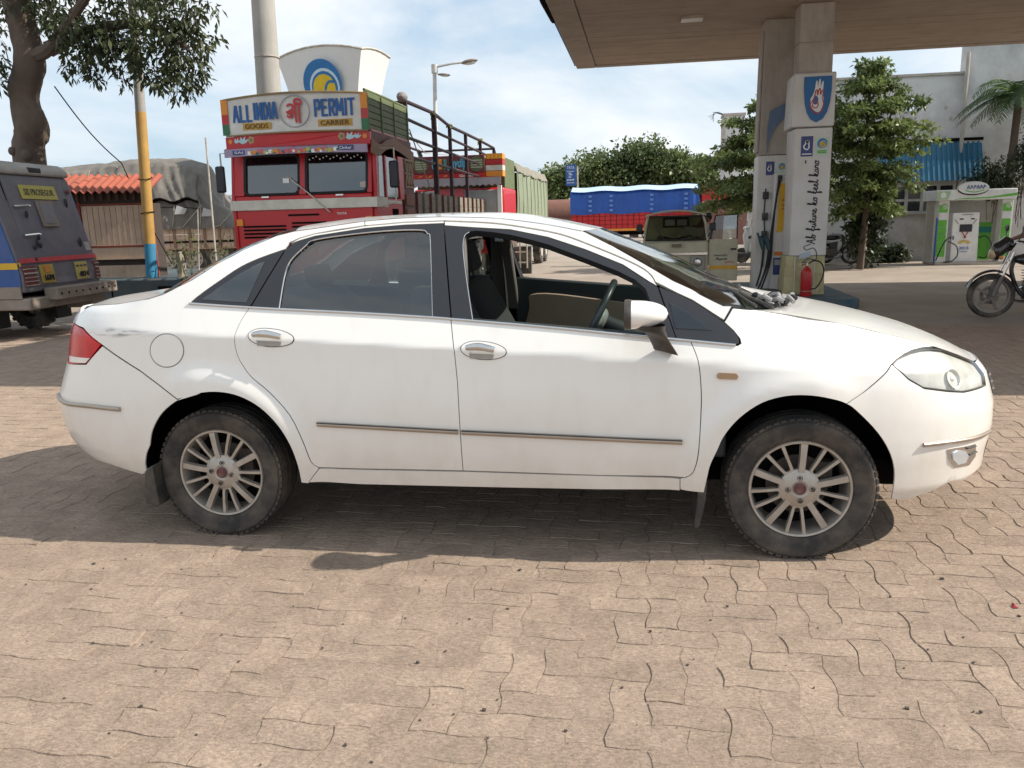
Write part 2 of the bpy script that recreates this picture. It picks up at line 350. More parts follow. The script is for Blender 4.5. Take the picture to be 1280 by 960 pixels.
def pave():
    blocks = []
    for i in range(int(PX0/A), int(PX1/A)):
        for j in range(int(PY0/A), int(PY1/A)):
            k = (i-j) % 4
            if k == 0: blocks.append((i, j, True))
            elif k == 3: blocks.append((i, j, False))
    best = []
    rest = []
    for b in blocks:
        cx, cy = (b[0]+(1 if b[2] else .5))*A, (b[1]+(.5 if b[2] else 1))*A
        u, v = project((cx, cy, 0)); d = (np.array([cx, cy, 0])-CAM)@FW
        if d > .4 and -30 < u < 1310 and -30 < v < 985 and not (-2.3 < cx < 2.1 and -.75 < cy < .9):
            best.append((1.0/d**3, b))
        elif d > .2 and -300 < u < 1580 and v < 1300: rest.append(b)
    best.sort(key=lambda q: -q[0])
    rest += [b for _, b in best[300:]]
    cache = {}
    for _, (i, j, h) in best[:300]:
        key = (i % 2, j % 2, h, rnd.randrange(4))
        cx, cy = (i+(1 if h else .5))*A, (j+(.5 if h else 1))*A
        if key not in cache:
            vs, fs = block_geo([(a+rnd.gauss(0, .0017), b+rnd.gauss(0, .0017)) for a, b in block_outline(i, j, h, 6, 3)], cx, cy, 0)
            mb = MB(); mb.add(vs, fs); cache[key] = mb.mesh('paver', M_PAVER, smooth=False, fix=False)
        o = bpy.data.objects.new('paver', cache[key]); col.objects.link(o); o.parent = PAVING
        o.location = (cx, cy, rnd.uniform(-.0022, .0016)); o.rotation_euler = (rnd.gauss(0, .011), rnd.gauss(0, .011), 0)
    mb = MB()
    for i, j, h in rest:
        vs, fs = block_geo([(a+rnd.gauss(0, .0015), b+rnd.gauss(0, .0015)) for a, b in block_outline(i, j, h, 4, 2)], 0, 0, rnd.uniform(-.0016, .0012)); mb.add(vs, fs)
    o = mb.build('pavers', M_PAVER, PAVING, smooth=False, fix=False); o['kind'] = 'stuff'
pave()
def litter():
    mb = MB()
    for k in range(170):
        x, y = rnd.uniform(-2.4, 2.6), rnd.uniform(-3.0, -.9)
        s = abs(rnd.gauss(0, .0022))+.0012
        mb.box((x, y, .002+s*.3), (s*2.2, s*1.6, s), Matrix.Rotation(rnd.uniform(0, 3), 3, 'Z') @ Matrix.Rotation(rnd.uniform(-.4, .4), 3, 'X'))
    for (u, v, s) in ((909, 758, .006), (813, 789, .006), (1160, 812, .004), (1226, 890, .006), (567, 893, .004), (178, 806, .004), (93, 660, .004)):
        p = gnd(u, v, .004); mb.ball((p[0], p[1], .005), (s, s*.8, s*.7), 6)
    struct('gravel', mb, pmat('gravel_bits', (.07, .055, .045), .9), kind='stuff', smooth=False)
    p = gnd(1268, 759, 0)
    mb = MB(); mb.grid(lambda a, b: (p[0]+(a-.5)*.022*(1-.5*b), p[1]+(b-.5)*.026, .004+.008*math.sin(a*3.1)*b), 4, 4)
    tag(mb.build('petal', pmat('red_petal', (.25, .01, .02), .6)), 'small dark red petal lying on the pavers', 'petal')
litter()
# ================================================================= the white saloon car: shape of its flank
# x forward, y away from the photographer, z up; flank(s, z): s is the length along the plan outline
XF, XR = .85, -1.15
def plan_curve(p, q, L):
    a = np.linspace(0, math.pi/2, 3000); t = np.sin(a)**(2/p); w = np.cos(a)**(2*q)
    s = np.concatenate([[0], np.cumsum(np.hypot(np.diff(L*t), np.diff(.862*w)))])
    return s, t, w
FS, FT, FWD = plan_curve(3.0, .40, 1.35)
RS, RTT, RWD = plan_curve(3.2, .36, 1.23)
S_FRONT, S_REAR = XF+FS[-1], XR-RS[-1]
LF_Z = np.array([.10, .15, .25, .31, .38, .44, .50, .60, .67, .73, .80, .90, 1.0, 1.3]); LF_X = np.array([1.95, 2.0, 2.16, 2.215, 2.22, 2.231, 2.24, 2.236, 2.216, 2.195, 2.136, 2.03, 1.9, 1.6])
LR_Z = np.array([.10, .26, .356, .41, .49, .57, .635, .70, .777, .84, .95, 1.03, 1.064, 1.14, 1.4]); LR_X = np.array([-2.05, -2.19, -2.33, -2.38, -2.408, -2.418, -2.412, -2.38, -2.345, -2.322, -2.29, -2.25, -2.224, -2.1, -1.8])
CREASE = [-.002, -.056, .899]; BELT = [-.013, -.080, 1.018]
WHEELS = ((1.30, .312), (-1.303, .312))
def sp(d, e=.005): return .5*(d+np.sqrt(d*d+e*e))
def halfwidth(x, z):
    zc = np.polyval(CREASE, x); zb = np.polyval(BELT, x); d = z-zc
    h = .862+.004*np.clip(1-((z-.6)/.25)**2, 0, 1)
    h = h-.30*np.clip(.46-z, 0, 1)**1.6
    h = h-.49*sp(d)
    fr = smooth01((x-1.0)/.35); rr = smooth01((-1.6-x)/.25)
    db = z-zb; g = sp(db, .02)
    h = h-(1-fr)*(1-rr)*(.0*g+.18*g*g)-fr*(1.1*sp(d-.05, .03)**1.0*.55+2.2*sp(d-.05, .03)**2)-rr*(.5*sp(d-.09, .03)+2.0*sp(d-.09, .03)**2)
    for xw, zw in WHEELS:
        r = np.hypot(x-xw, z-zw); f = np.where(r < .445, 1-.14*np.clip((.445-r)/.1, 0, 2)**2, np.exp(-(np.maximum(r-.445, 0)/.062)**2))
        amp = .024*(1-smooth01((x*np.sign(xw)-abs(xw)-.02)/.24))
        h = h+amp*f*smooth01((z-.12)/.14)
    return h
def flank(s, z):
    s = np.asarray(s, float); z = np.asarray(z, float)
    lf = np.interp(z, LF_Z, LF_X); lr = np.interp(z, LR_Z, LR_X)
    tf = np.interp(s-XF, FS, FT); wf = np.interp(s-XF, FS, FWD); tr = np.interp(XR-s, RS, RTT); wr = np.interp(XR-s, RS, RWD)
    x = np.where(s > XF, XF+(lf-XF)*tf, np.where(s < XR, XR+(lr-XR)*tr, s)); w = np.where(s > XF, wf, np.where(s < XR, wr, 1.0))
    return np.stack([x, -halfwidth(x, z)*w, z], -1)
def flank_normal(s, z, side=-1):
    e = .004
    a = flank(np.asarray(s)+e, z)-flank(np.asarray(s)-e, z); b = flank(s, np.asarray(z)+e)-flank(s, np.asarray(z)-e)
    n = np.cross(a, b); n /= np.maximum(1e-12, np.linalg.norm(n, axis=-1, keepdims=True))
    return n
def trace(pts):
    """outline points of the photograph laid on the flank -> [(s, z)]"""
    pts = np.array(pts, float); d = RT[None]*((pts[:, :1]-640)/F_PX)+UP[None]*((480-pts[:, 1:])/F_PX)+FW[None]
    t = (-.80-CAM[1])/d[:, 1]; P = CAM+d*t[:, None]
    s = np.clip(P[:, 0], -2.05, 1.85); z = P[:, 2].copy()
    def pj(s, z):
        q = flank(s, z)-CAM; w = q@FW; return np.stack([640+F_PX*(q@RT)/w, 480-F_PX*(q@UP)/w], -1)
    for it in range(40):
        r = pj(s, z)-pts; e = 1e-4
        a = (pj(s+e, z)-pts-r)/e; b = (pj(s, z+e)-pts-r)/e
        det = a[:, 0]*b[:, 1]-a[:, 1]*b[:, 0]; det = np.where(np.abs(det) < 2e3, np.sign(det+1e-9)*2e3, det)
        ds = -(r[:, 0]*b[:, 1]-r[:, 1]*b[:, 0])/det; dz = -(a[:, 0]*r[:, 1]-a[:, 1]*r[:, 0])/det
        s = np.clip(s+np.clip(ds, -.08, .08), S_REAR+.02, S_FRONT-.02); z = z+np.clip(dz, -.08, .08)
    return [(float(a), float(b)) for a, b in zip(s, z)]
def paint_mat():
    m = bpy.data.materials.new('white_car_paint'); m.use_nodes = True; nt = m.node_tree; N, L = nt.nodes, nt.links; b = N['Principled BSDF']
    b.inputs['Roughness'].default_value = .32; b.inputs['Coat Weight'].default_value = .8; b.inputs['Coat Roughness'].default_value = .06
    tc = N.new('ShaderNodeTexCoord'); sx = N.new('ShaderNodeSeparateXYZ'); L.new(tc.outputs['Object'], sx.inputs[0])
    n = N.new('ShaderNodeTexNoise'); n.inputs['Scale'].default_value = 3.0; n.inputs['Detail'].default_value = 8; n.inputs['Roughness'].default_value = .65; L.new(tc.outputs['Object'], n.inputs['Vector'])
    # dust thrown up by the wheels: strongest near the road, patchy
    mr = N.new('ShaderNodeMapRange'); mr.inputs['From Min'].default_value = .74; mr.inputs['From Max'].default_value = .25; mr.inputs['To Min'].default_value = .10; mr.inputs['To Max'].default_value = 1.1
    L.new(sx.outputs['Z'], mr.inputs[0])
    mu = N.new('ShaderNodeMath'); mu.operation = 'MULTIPLY'; L.new(mr.outputs[0], mu.inputs[0]); L.new(n.outputs[0], mu.inputs[1])
    n2 = N.new('ShaderNodeTexNoise'); n2.inputs['Scale'].default_value = 14; n2.inputs['Detail'].default_value = 7
    mp = N.new('ShaderNodeMapping'); mp.inputs['Scale'].default_value = (1, 1, .35); L.new(tc.outputs['Object'], mp.inputs[0]); L.new(mp.outputs[0], n2.inputs['Vector'])
    m2 = N.new('ShaderNodeMapRange'); m2.inputs['From Min'].default_value = .5; m2.inputs['From Max'].default_value = .8; m2.inputs['To Max'].default_value = .10; L.new(n2.outputs[0], m2.inputs[0])
    ad = N.new('ShaderNodeMath'); ad.operation = 'ADD'; ad.use_clamp = True; L.new(mu.outputs[0], ad.inputs[0]); L.new(m2.outputs[0], ad.inputs[1])
    mx = N.new('ShaderNodeMixRGB'); mx.inputs[1].default_value = (.84, .826, .795, 1); mx.inputs[2].default_value = (.50, .425, .34, 1); L.new(ad.outputs[0], mx.inputs[0])
    # grey scuff along the rear quarter
    vm = N.new('ShaderNodeMapping'); vm.inputs['Location'].default_value = (1.72*4.2, 0, -.975*38); vm.inputs['Scale'].default_value = (4.2, 0.0, 38); L.new(tc.outputs['Object'], vm.inputs[0])
    ln = N.new('ShaderNodeVectorMath'); ln.operation = 'LENGTH'; L.new(vm.outputs[0], ln.inputs[0])
    ms = N.new('ShaderNodeMapRange'); ms.inputs['From Min'].default_value = 1.0; ms.inputs['From Max'].default_value = .2; ms.inputs['To Max'].default_value = 1.0; L.new(ln.outputs['Value'], ms.inputs[0])
    n3 = N.new('ShaderNodeTexNoise'); n3.inputs['Scale'].default_value = 30; n3.inputs['Detail'].default_value = 5
    mp3 = N.new('ShaderNodeMapping'); mp3.inputs['Scale'].default_value = (.3, 1, 2.5); L.new(tc.outputs['Object'], mp3.inputs[0]); L.new(mp3.outputs[0], n3.inputs['Vector'])
    m3 = N.new('ShaderNodeMapRange'); m3.inputs['From Min'].default_value = .48; m3.inputs['From Max'].default_value = .62; m3.inputs['To Max'].default_value = .85; L.new(n3.outputs[0], m3.inputs[0])
    mm = N.new('ShaderNodeMath'); mm.operation = 'MULTIPLY'; mm.use_clamp = True; L.new(ms.outputs[0], mm.inputs[0]); L.new(m3.outputs[0], mm.inputs[1])
    mx2 = N.new('ShaderNodeMixRGB'); mx2.inputs[2].default_value = (.16, .15, .15, 1); L.new(mm.outputs[0], mx2.inputs[0]); L.new(mx.outputs[0], mx2.inputs[1])
    L.new(mx2.outputs[0], b.inputs['Base Color'])
    rr = N.new('ShaderNodeMapRange'); rr.inputs['To Min'].default_value = .3; rr.inputs['To Max'].default_value = .75; L.new(ad.outputs[0], rr.inputs[0]); L.new(rr.outputs[0], b.inputs['Roughness'])
    return m
M_PAINT = paint_mat()
M_BLACK = pmat('satin_black_trim', (.022, .024, .03), .42, var=.08)
M_SEAL = pmat('rubber_seal', (.012, .012, .013), .6)
M_CHROME = pmat('chrome', (.62, .61, .60), .16, metal=1, var=.06)
M_DARK = pmat('underside_black', (.010, .009, .009), .95, spec=.05)
M_PLAST = pmat('dark_plastic', (.025, .024, .024), .55, dirt=((.16, .13, .10), .5, 9))
M_STRIP = pmat('dusty_brightwork', (.42, .36, .30), .35, metal=.75, var=.1)
G_TINT = glass('tinted_glass', (.46, .545, .56), .15); G_CLEAR = glass('screen_glass', (.62, .68, .64), .10); G_LAMP = glass('lamp_lens', (.88, .88, .86), .11, .12)
CAR = thing('saloon_car', 'white saloon car parked side on with its front window open and dusty alloy wheels', 'car', (0, 0, 0))

def dense(poly, step):
    out = []
    for i in range(len(poly)):
        a, b = np.array(poly[i]), np.array(poly[(i+1) % len(poly)]); k = max(1, int(np.linalg.norm(b-a)/step))
        out += [tuple(a+(b-a)*j/k) for j in range(k)]
    return out
def area2(p): return sum(p[i][0]*p[(i+1) % len(p)][1]-p[(i+1) % len(p)][0]*p[i][1] for i in range(len(p)))
def inset(poly, g):
    k = len(poly); out = []
    for i in range(k):
        p0, p1, p2 = np.array(poly[i-1]), np.array(poly[i]), np.array(poly[(i+1) % k])
        a = p1-p0; b = p2-p1; a /= max(1e-9, np.linalg.norm(a)); b /= max(1e-9, np.linalg.norm(b))
        n = np.array([-a[1], a[0]])+np.array([-b[1], b[0]]); l = np.linalg.norm(n)
        n = n/l if l > 1e-6 else np.array([-a[1], a[0]])
        c = max(.5, n@np.array([-a[1], a[0]])); out.append(tuple(p1+n*g/c))
    return out
def pip(poly, P):
    x, y = P[:, 0], P[:, 1]; ins = np.zeros(len(P), bool); k = len(poly)
    for i in range(k):
        (x0, y0), (x1, y1) = poly[i], poly[(i+1) % k]
        if y0 == y1: continue
        c = ((y0 > y) != (y1 > y)) & (x < (x1-x0)*(y-y0)/(y1-y0)+x0); ins ^= c
    return ins
def tri_fill(poly, step, holes=()):
    """triangles inside the outline with inner points on a grid"""
    allp = [poly]+list(holes); V = []; E = []; ids = []
    for pl in allp:
        o = len(V); V += list(pl); ids.append(list(range(o, len(V)))); E += [(o+i, o+(i+1) % len(pl)) for i in range(len(pl))]
    B = np.array(V); lo, hi = B.min(0), B.max(0)
    gx, gy = np.meshgrid(np.arange(lo[0]+step/2, hi[0], step), np.arange(lo[1]+step/2, hi[1], step))
    G = np.stack([gx.ravel(), gy.ravel()], 1)
    if len(G):
        k = pip(poly, G)
        for h in holes: k &= ~pip(h, G)
        G = G[k]
    if len(G):
        Q = np.array([q for pl in allp for q in dense(pl, step*.4)])
        dmin = np.array([np.min(np.hypot(Q[:, 0]-g[0], Q[:, 1]-g[1])) for g in G]); G = G[dmin > step*.42]
    V2 = [Vector((float(a), float(b))) for a, b in V]+[Vector((float(a), float(b))) for a, b in G]
    vo, eo, fo, _, _, _ = delaunay_2d_cdt(V2, E, [], 1, 1e-6)
    vo = np.array([(v.x, v.y) for v in vo])
    T = [tuple(f) for f in fo if len(f) == 3]
    if holes or True:
        c = np.array([(vo[a]+vo[b]+vo[d])/3 for a, b, d in T]); k = pip(poly, c)
        for h in holes: k &= ~pip(h, c)
        T = [t for t, q in zip(T, k) if q]
    return vo, T
def panel(name, sz, mat, parent, gap=.0018, off=0.0, step=.026, flange=.022, both=True, holes=(), label=None, bstep=None):
    """one pressed panel on the flank with turned-in edges; its mirror twin on the far side"""
    if area2(sz) < 0: sz = sz[::-1]
    hs = []
    for h in holes: hs.append(dense(h if area2(h) > 0 else h[::-1], bstep or step*.6))
    poly = inset(dense(sz, bstep or step*.6), gap) if gap else dense(sz, bstep or step*.6)
    hs = [inset(h, -gap) for h in hs]
    vo, T = tri_fill(poly, step, hs)
    P = flank(vo[:, 0], vo[:, 1]); Nn = flank_normal(vo[:, 0], vo[:, 1]); P = P+Nn*off
    vs = P.tolist(); ns = Nn.tolist(); fs = []
    for t in T:
        a, b, c = (vo[i] for i in t); fs.append(t if (b[0]-a[0])*(c[1]-a[1])-(b[1]-a[1])*(c[0]-a[0]) > 0 else t[::-1])
    if flange:
        for pl in [poly]+[h[::-1] for h in hs]:
            q = np.array(pl); B = flank(q[:, 0], q[:, 1]); Bn = flank_normal(q[:, 0], q[:, 1]); B0 = B+Bn*off; B1 = B0-Bn*flange
            k = len(pl); o = len(vs); tang = np.roll(B0, -1, 0)-np.roll(B0, 1, 0); en = np.cross(tang, Bn); en /= np.maximum(1e-9, np.linalg.norm(en, axis=1, keepdims=True))
            vs += B0.tolist()+B1.tolist(); ns += en.tolist()*2
            fs += [(o+i, o+k+i, o+k+(i+1) % k, o+(i+1) % k) for i in range(k)]
    out = []
    for side in ((1, -1) if both else (1,)):
        v2 = [(p[0], p[1]*side, p[2]) for p in vs]; n2 = [(p[0], p[1]*side, p[2]) for p in ns]
        f2 = fs if side == 1 else [f[::-1] for f in fs]
        me = bpy.data.meshes.new(name); me.from_pydata(v2, [], f2); me.materials.append(mat); me.polygons.foreach_set('use_smooth', [True]*len(me.polygons)); me.update()
        me.normals_split_custom_set_from_vertices(n2)
        o = bpy.data.objects.new(name, me); col.objects.link(o)
        o.parent = parent[0 if side == 1 else -1] if isinstance(parent, (list, tuple)) else parent
        if label: o['label'] = label
        out.append(o)
    return out
def F(s, z, off=0.0, side=1):
    p = flank(s, z)+flank_normal(s, z)*off
    return (float(p[0]), float(p[1])*side, float(p[2]))
def strip(name, sz, r, mat, parent, off=.004, n=8, flat=1.0, both=True):
    out = []
    for i, side in enumerate((1, -1) if both else (1,)):
        mb = MB(); c = catmull(sz, 5); mb.tube([F(a, b, off, side) for a, b in c], r, n, flat=flat)
        out.append(mb.build(name, mat, parent[i] if isinstance(parent, (list, tuple)) else parent, angle=50))
    return out

def cm(p, n=4): return [tuple(q) for q in catmull(p, n)]
def build_car():
    T_ = trace
    gut = [(362, 303), (375, 296.9), (393.8, 291.5), (456, 281.9), (505, 277.5), (555, 275.6)]
    gutf = [(555, 275.6), (612.5, 278), (655, 283.5), (700, 292), (735, 304.5), (778.8, 322.5), (803.8, 335), (814.7, 344.4), (819, 352)]
    belt = [(236.9, 379), (300, 383.2), (312.5, 384), (348, 386), (450, 391), (540.6, 396.5), (564.4, 398.5), (590, 400.5), (700, 410), (778.8, 417.8), (841, 423.5), (863, 425.5), (919.4, 431)]
    quarter_win = cm([(236.9, 378.5), (253, 366), (275, 350.6), (300, 334), (325, 322.5), (356, 311.6)], 3)+[(313, 382.5)]
    arch_r = [(187.5, 557), (190.6, 538), (203, 516), (225, 499), (250, 491.5), (275, 490.4), (300, 496), (325, 510), (346.9, 531.9), (362.5, 556.9), (371.9, 581.9), (376.6, 603)]
    arch_f = [(880, 616), (887, 585), (896.9, 563), (906, 544.4), (925, 522.5), (953, 503.8), (984.4, 495.3), (1015.6, 495), (1043.8, 500), (1058, 505), (1068.8, 512), (1090.6, 533.4), (1106, 553.8), (1115.6, 575.6), (1118, 597.5), (1114, 624)]
    rd_back = [(313, 383.5), (304, 396), (296.9, 410), (293, 424), (296.9, 444.4), (305, 459), (315.6, 472.5), (337.5, 491), (362.5, 519.4), (378, 550.6), (386, 571), (391, 580), (399, 584.6)]
    bshut = [(563.5, 398.5), (568, 440), (571.9, 478.8), (575, 535), (579, 588.5)]
    fd_front = [(863, 426), (869, 440), (873.5, 455), (876, 478.8), (876.6, 507), (873.4, 563), (868.8, 585), (864, 593), (856, 597.3)]
    Ec = [(207, 366.5), (240, 350), (271, 330), (303, 313), (346, 294.5), (370, 288.5)]
    Er = [(393, 285.5), (456, 276), (505, 272), (555, 270.5), (622, 272), (685, 280), (728, 288.5)]
    Ea = [(766, 307.5), (805, 329.5), (841, 350.6), (875, 368), (903.8, 382.3)]
    arch_r = cm(arch_r); arch_f0 = arch_f; arch_f = cm(arch_f); gutf = cm(gutf, 3); rd_back = cm(rd_back, 3); fd_front = cm(fd_front, 3)
    iF = 9*4
    # ---- top edge of the flank, in (s, z)
    EC, ER, EA = T_(Ec), T_(Er), T_(Ea)
    DECK = [(-2.13, 1.085)]+T_([(147, 379.8), (185, 373.5)])
    HOOD = T_([(916, 385), (950, 388.5), (985, 393), (1050, 404), (1110, 418)])+[(2.02, .872), (2.12, .835), (2.23, .79)]
    # ---- white panels
    rdoor = panel('rear_door', T_(rd_back)+T_([(450, 586), (520, 587.2), (579, 588.5)])+T_(bshut[::-1][1:])+T_([(540.6, 397), (450, 391.5), (348, 386.5)]), M_PAINT, CAR, step=.017)
    fdoor = panel('front_door', T_(bshut)+T_([(650, 590.8), (750, 594.2), (856, 597.3)])+T_(fd_front[::-1][1:])+T_([(841, 424), (778.8, 418.3), (700, 410.5), (590, 401)]), M_PAINT, CAR)
    quarter = panel('rear_quarter_panel', T_([(128.5, 431.5), (175, 463), (221.9, 499)])+T_(arch_r[16:])+T_([(385, 604), (399, 585.5)])+T_(rd_back[::-1][1:])+T_([(236.9, 379.8)]+quarter_win[1:16]+[(362, 303), (375, 297.2), (393.8, 291.8), (420, 287), (456, 281.9)])+ER[1:2]+ER[0:1]+EC[::-1]+DECK[::-1]+[(-2.2, 1.05), (-2.215, 1.0)]+T_([(104.5, 410)]), M_PAINT, CAR, flange=.009, step=.017)
    rail = panel('roof_side_rail', T_([(456, 281.9)]+gut[4:]+gutf[1:]+[(846, 366), (880, 384), (905, 400), (914.7, 382.5)])+EA[::-1]+ER[::-1][:-1], M_PAINT, CAR)
    fender = panel('front_wing', T_(fd_front+[(850, 597.5), (850, 612), (880, 616)])+T_(arch_f[4:iF+1])+T_([(1114.4, 455), (1121, 449), (1130, 442.7), (1140, 437.8), (1151.9, 434.7)])+HOOD[::-1][2:]+T_([(905.5, 402.5), (917, 413), (925, 423), (926.5, 429), (922, 432)]), M_PAINT, CAR, flange=.009)
    sill = panel('sill', T_([(376.6, 603), (385, 603.5), (399, 585.5), (450, 587), (579, 589.5), (700, 593.3), (850, 598.5), (850, 613.5), (750, 612), (600, 609), (450, 605.5)]), M_PAINT, CAR)
    # bumpers wrap round to the middle of the car on both sides
    fb = T_(arch_f[iF:]+[(1131, 625.2), (1162.5, 614.5), (1190, 601)])
    fb += [(2.2, .262), (S_FRONT-.005, .25), (S_FRONT-.005, .775), (2.235, .785)]
    fb += T_([(1205, 490.6), (1186, 489.8), (1155, 485.8), (1136, 475), (1114.4, 455.5)])
    head_vis = [(1114.8, 455), (1121, 449.3), (1130, 443.2), (1140, 438.2), (1151.9, 435.2), (1164, 434.6), (1176.9, 436)]
    head = T_(head_vis)+[(2.12, .832), (2.24, .783), (2.235, .735), (2.21, .69)]+T_([(1205, 490), (1186, 489), (1155, 485), (1136, 474)])
    # make bumper top follow the lamp
    i0 = len(fb)-5
    fb = fb[:i0-1]+[(2.243, .785), (2.24, .735), (2.213, .688)]+fb[i0:]
    fbp = panel('front_bumper', fb, M_PAINT, CAR, flange=.007)
    rb = T_([(128, 432.5), (175, 464), (221.9, 500)]+arch_r[16::-1]+[(184, 590), (178, 593), (137.5, 580)])+[(-2.2, .33), (-2.3, .325), (S_REAR+.005, .33), (S_REAR+.005, .80), (-2.29, .80), (-2.2, .80)]+T_([(107.8, 455.5), (114, 448)])
    rbp = panel('rear_bumper', rb, M_PAINT, CAR, flange=.007)
    tl = [(-2.222, 1.0)]+T_([(104, 410.8), (126.6, 430.5), (113.5, 447.5), (107.8, 454.5)])+[(-2.2, .797), (-2.275, .80), (-2.28, .9), (-2.262, .975)]
    M_TAIL = pmat('red_tail_lens', (.5, .006, .014), .2, var=.25, scale=9, coat=.25, spec=.3)
    tail = panel('tail_lamp', tl, M_TAIL, CAR, off=.001)
    panel('reversing_lens', T_([(87.5, 444), (113.5, 447.2), (107.8, 454.2), (88, 452.8)]), pmat('white_lens', (.75, .72, .68), .2, coat=1), tail, off=.0045, step=.03, flange=.006)
    lid = panel('boot_lid', [(-2.205, 1.055), (-2.228, 1.002), (-2.266, .975), (-2.284, .9), (-2.28, .805), (S_REAR+.005, .805), (S_REAR+.005, 1.05), (-2.3, 1.07)], M_PAINT, CAR)
    # ---- glazed area
    qw = panel('quarter_window', T_(quarter_win), M_BLACK, CAR, off=-.001)
    panel('glass', T_([(252, 374.5), (277, 357), (300, 342), (322, 330), (331, 327), (308, 378)]), G_TINT, qw, off=.001, flange=0, gap=0)
    cpost = [(357.5, 311.2), (364, 306), (375, 300.5), (393.8, 295), (456, 285.2), (505, 281), (554.5, 279), (563.5, 397.8), (540.6, 396.2), (538, 303.8), (534.4, 291.6), (525, 287), (487.5, 287.8), (440.6, 292.2), (393.8, 299.2), (381, 307.5), (362.5, 326), (354.7, 347.5), (348.4, 385.3), (314, 383)]
    panel('window_frame', T_(cpost), M_BLACK, rdoor, off=-.001, flange=.045, gap=.0012)
    panel('door_frame', T_([(363, 304.5), (375, 298.3), (393.8, 292.8), (456, 283), (505, 278.7), (554.7, 276.8), (554.6, 278.9), (505, 281), (456, 285.1), (393.8, 294.8), (375, 300.3)]), M_PAINT, rdoor, off=.001, gap=.0006, step=.02)
    rg = cm([(348.4, 385.3), (354.7, 347.5), (362.5, 326), (381, 307.5), (393.8, 299.2), (440.6, 292.2), (487.5, 287.8), (525, 287), (534.4, 291.6), (538, 303.8), (540.6, 396.2)], 3)+[(450, 391)]
    panel('window_glass', T_(rg), G_TINT, rdoor, off=-.012, flange=0, gap=0)
    strip('window_seal', T_(rg[:-1]), .0035, M_CHROME, rdoor, off=-.004, n=6)
    # front door upper frame: white band over black surround; the glass is wound down
    panel('door_frame', T_([(555.6, 276.8)]+[(u, v+1.3) for u, v in gutf[1:]]+[(822, 358), (812, 352.5), (778.8, 331), (732, 312), (685, 296.5), (638, 287), (594, 284.5), (555.8, 282)]), M_PAINT, fdoor, off=.001, step=.02)
    hole = [(590.5, 399.5), (583, 350), (578.8, 315), (578.8, 302), (581, 293.5), (586.5, 289.5), (594.4, 288.3), (615, 290), (638, 293.5), (660, 298.6), (685, 305.5), (731.9, 323), (772.5, 339), (794.4, 350), (807, 361), (813, 377), (828, 420.8), (778.8, 416.5), (700, 408.8)]
    outer = [(556, 282.3), (594, 284.7), (638, 287.2), (685, 296.7), (732, 312.2), (778.8, 331.2), (812, 353), (822, 358.5), (845, 423.3), (778.8, 417.5), (700, 409.8), (590, 400.3), (564.6, 397.8)]
    panel('window_frame', T_(outer), M_BLACK, fdoor, holes=[T_(hole)], off=-.001, flange=.05, gap=.001)
    strip('window_seal', T_(hole[:6]), .0032, M_CHROME, fdoor, off=-.004, n=6)
    tri = [(823, 358), (846, 367), (880, 385), (906.9, 404), (918, 414), (924, 423), (924.5, 429.5), (919.4, 430.8), (845.5, 423.4)]
    fq = panel('corner_window', T_(tri), M_BLACK, CAR, off=-.001)
    panel('glass', T_([(837, 376.5), (866, 394), (892.8, 413), (845, 410.5)]), glass('corner_glass', (.34, .40, .42), .10), fq, off=.0015, flange=0, gap=0)
    for pr, seg in ((rdoor, belt[2:7]), (fdoor, belt[6:12]), (quarter, belt[:3]), (fender, belt[11:])):
        strip('waist_moulding', T_([(u, v+.6) for u, v in seg]), .0062, M_CHROME, pr, off=.002, n=8, flat=1.0)
    # ---- handles, mouldings, small lamps
    def handle(door, cx, cy):
        rec = [(cx+28*math.cos(a)*(1.12 if math.cos(a) > 0 else .9), cy+11*math.sin(a)-2+2.2*math.cos(a)) for a in np.linspace(0, 2*math.pi, 22)[:-1]]
        base = panel('door_handle', T_(rec), M_PAINT, door, off=.0035, flange=.004, gap=.0, step=.015, bstep=.01)
        seam = strip('handle_gap', T_(rec+rec[:1]), .0028, M_SEAL, base, off=.001, n=6)
        bar = T_([(cx-17, cy-4.0), (cx-2, cy-4.4), (cx+17, cy-1.6)])
        for i, side in enumerate((1, -1)):
            mb = MB(); c = catmull(bar, 5); k = len(c)
            for j in range(k-1):
                pass
            mb.tube([F(a, b, .020+.010*math.sin(math.pi*q/(k-1)), side) for q, (a, b) in enumerate(c)], [.013+.004*(1-abs(2*q/(k-1)-1)) for q in range(k)], 10, flat=1.0)
            mb.build('grip', M_CHROME, base[i], angle=60)
        panel('painted_recess', T_([(cx-15, cy+1.5), (cx+16, cy+3), (cx+15, cy+9), (cx-14, cy+8)]), pmat('recess_shade', (.35, .33, .31), .6), base, off=.0045, flange=0, gap=0, step=.02)  # flat grey patch paints the shaded hollow; the surface is not sunk
    handle(rdoor, 336, 424); handle(fdoor, 601.5, 440)
    strip('lock', T_([(588.0, 441.8), (588.6, 441.9)]), .011, M_CHROME, fdoor, off=.002, n=10, both=False)
    for d, a, b in ((rdoor, (397, 530), (573, 539.6)), (fdoor, (577.5, 540), (853, 552.6))):
        pts = T_([(a[0]+(b[0]-a[0])*t, a[1]+(b[1]-a[1])*t) for t in np.linspace(0, 1, 6)])
        strip('side_moulding', pts, .0115, M_STRIP, d, off=.003, n=10)
        strip('moulding_line', [(p, q+.008) for p, q in pts], .0028, M_PLAST, d, off=.0135, n=6)
    strip('bumper_moulding', [(-2.33, .625)]+T_([(82, 503), (110, 507), (151, 511.5)]), .011, M_STRIP, rbp, off=.004)
    strip('bumper_moulding', T_([(1153.5, 556), (1175, 553.6), (1200, 550.2), (1215, 547.5)])+[(2.21, .485)], .009, M_STRIP, fbp, off=.004)
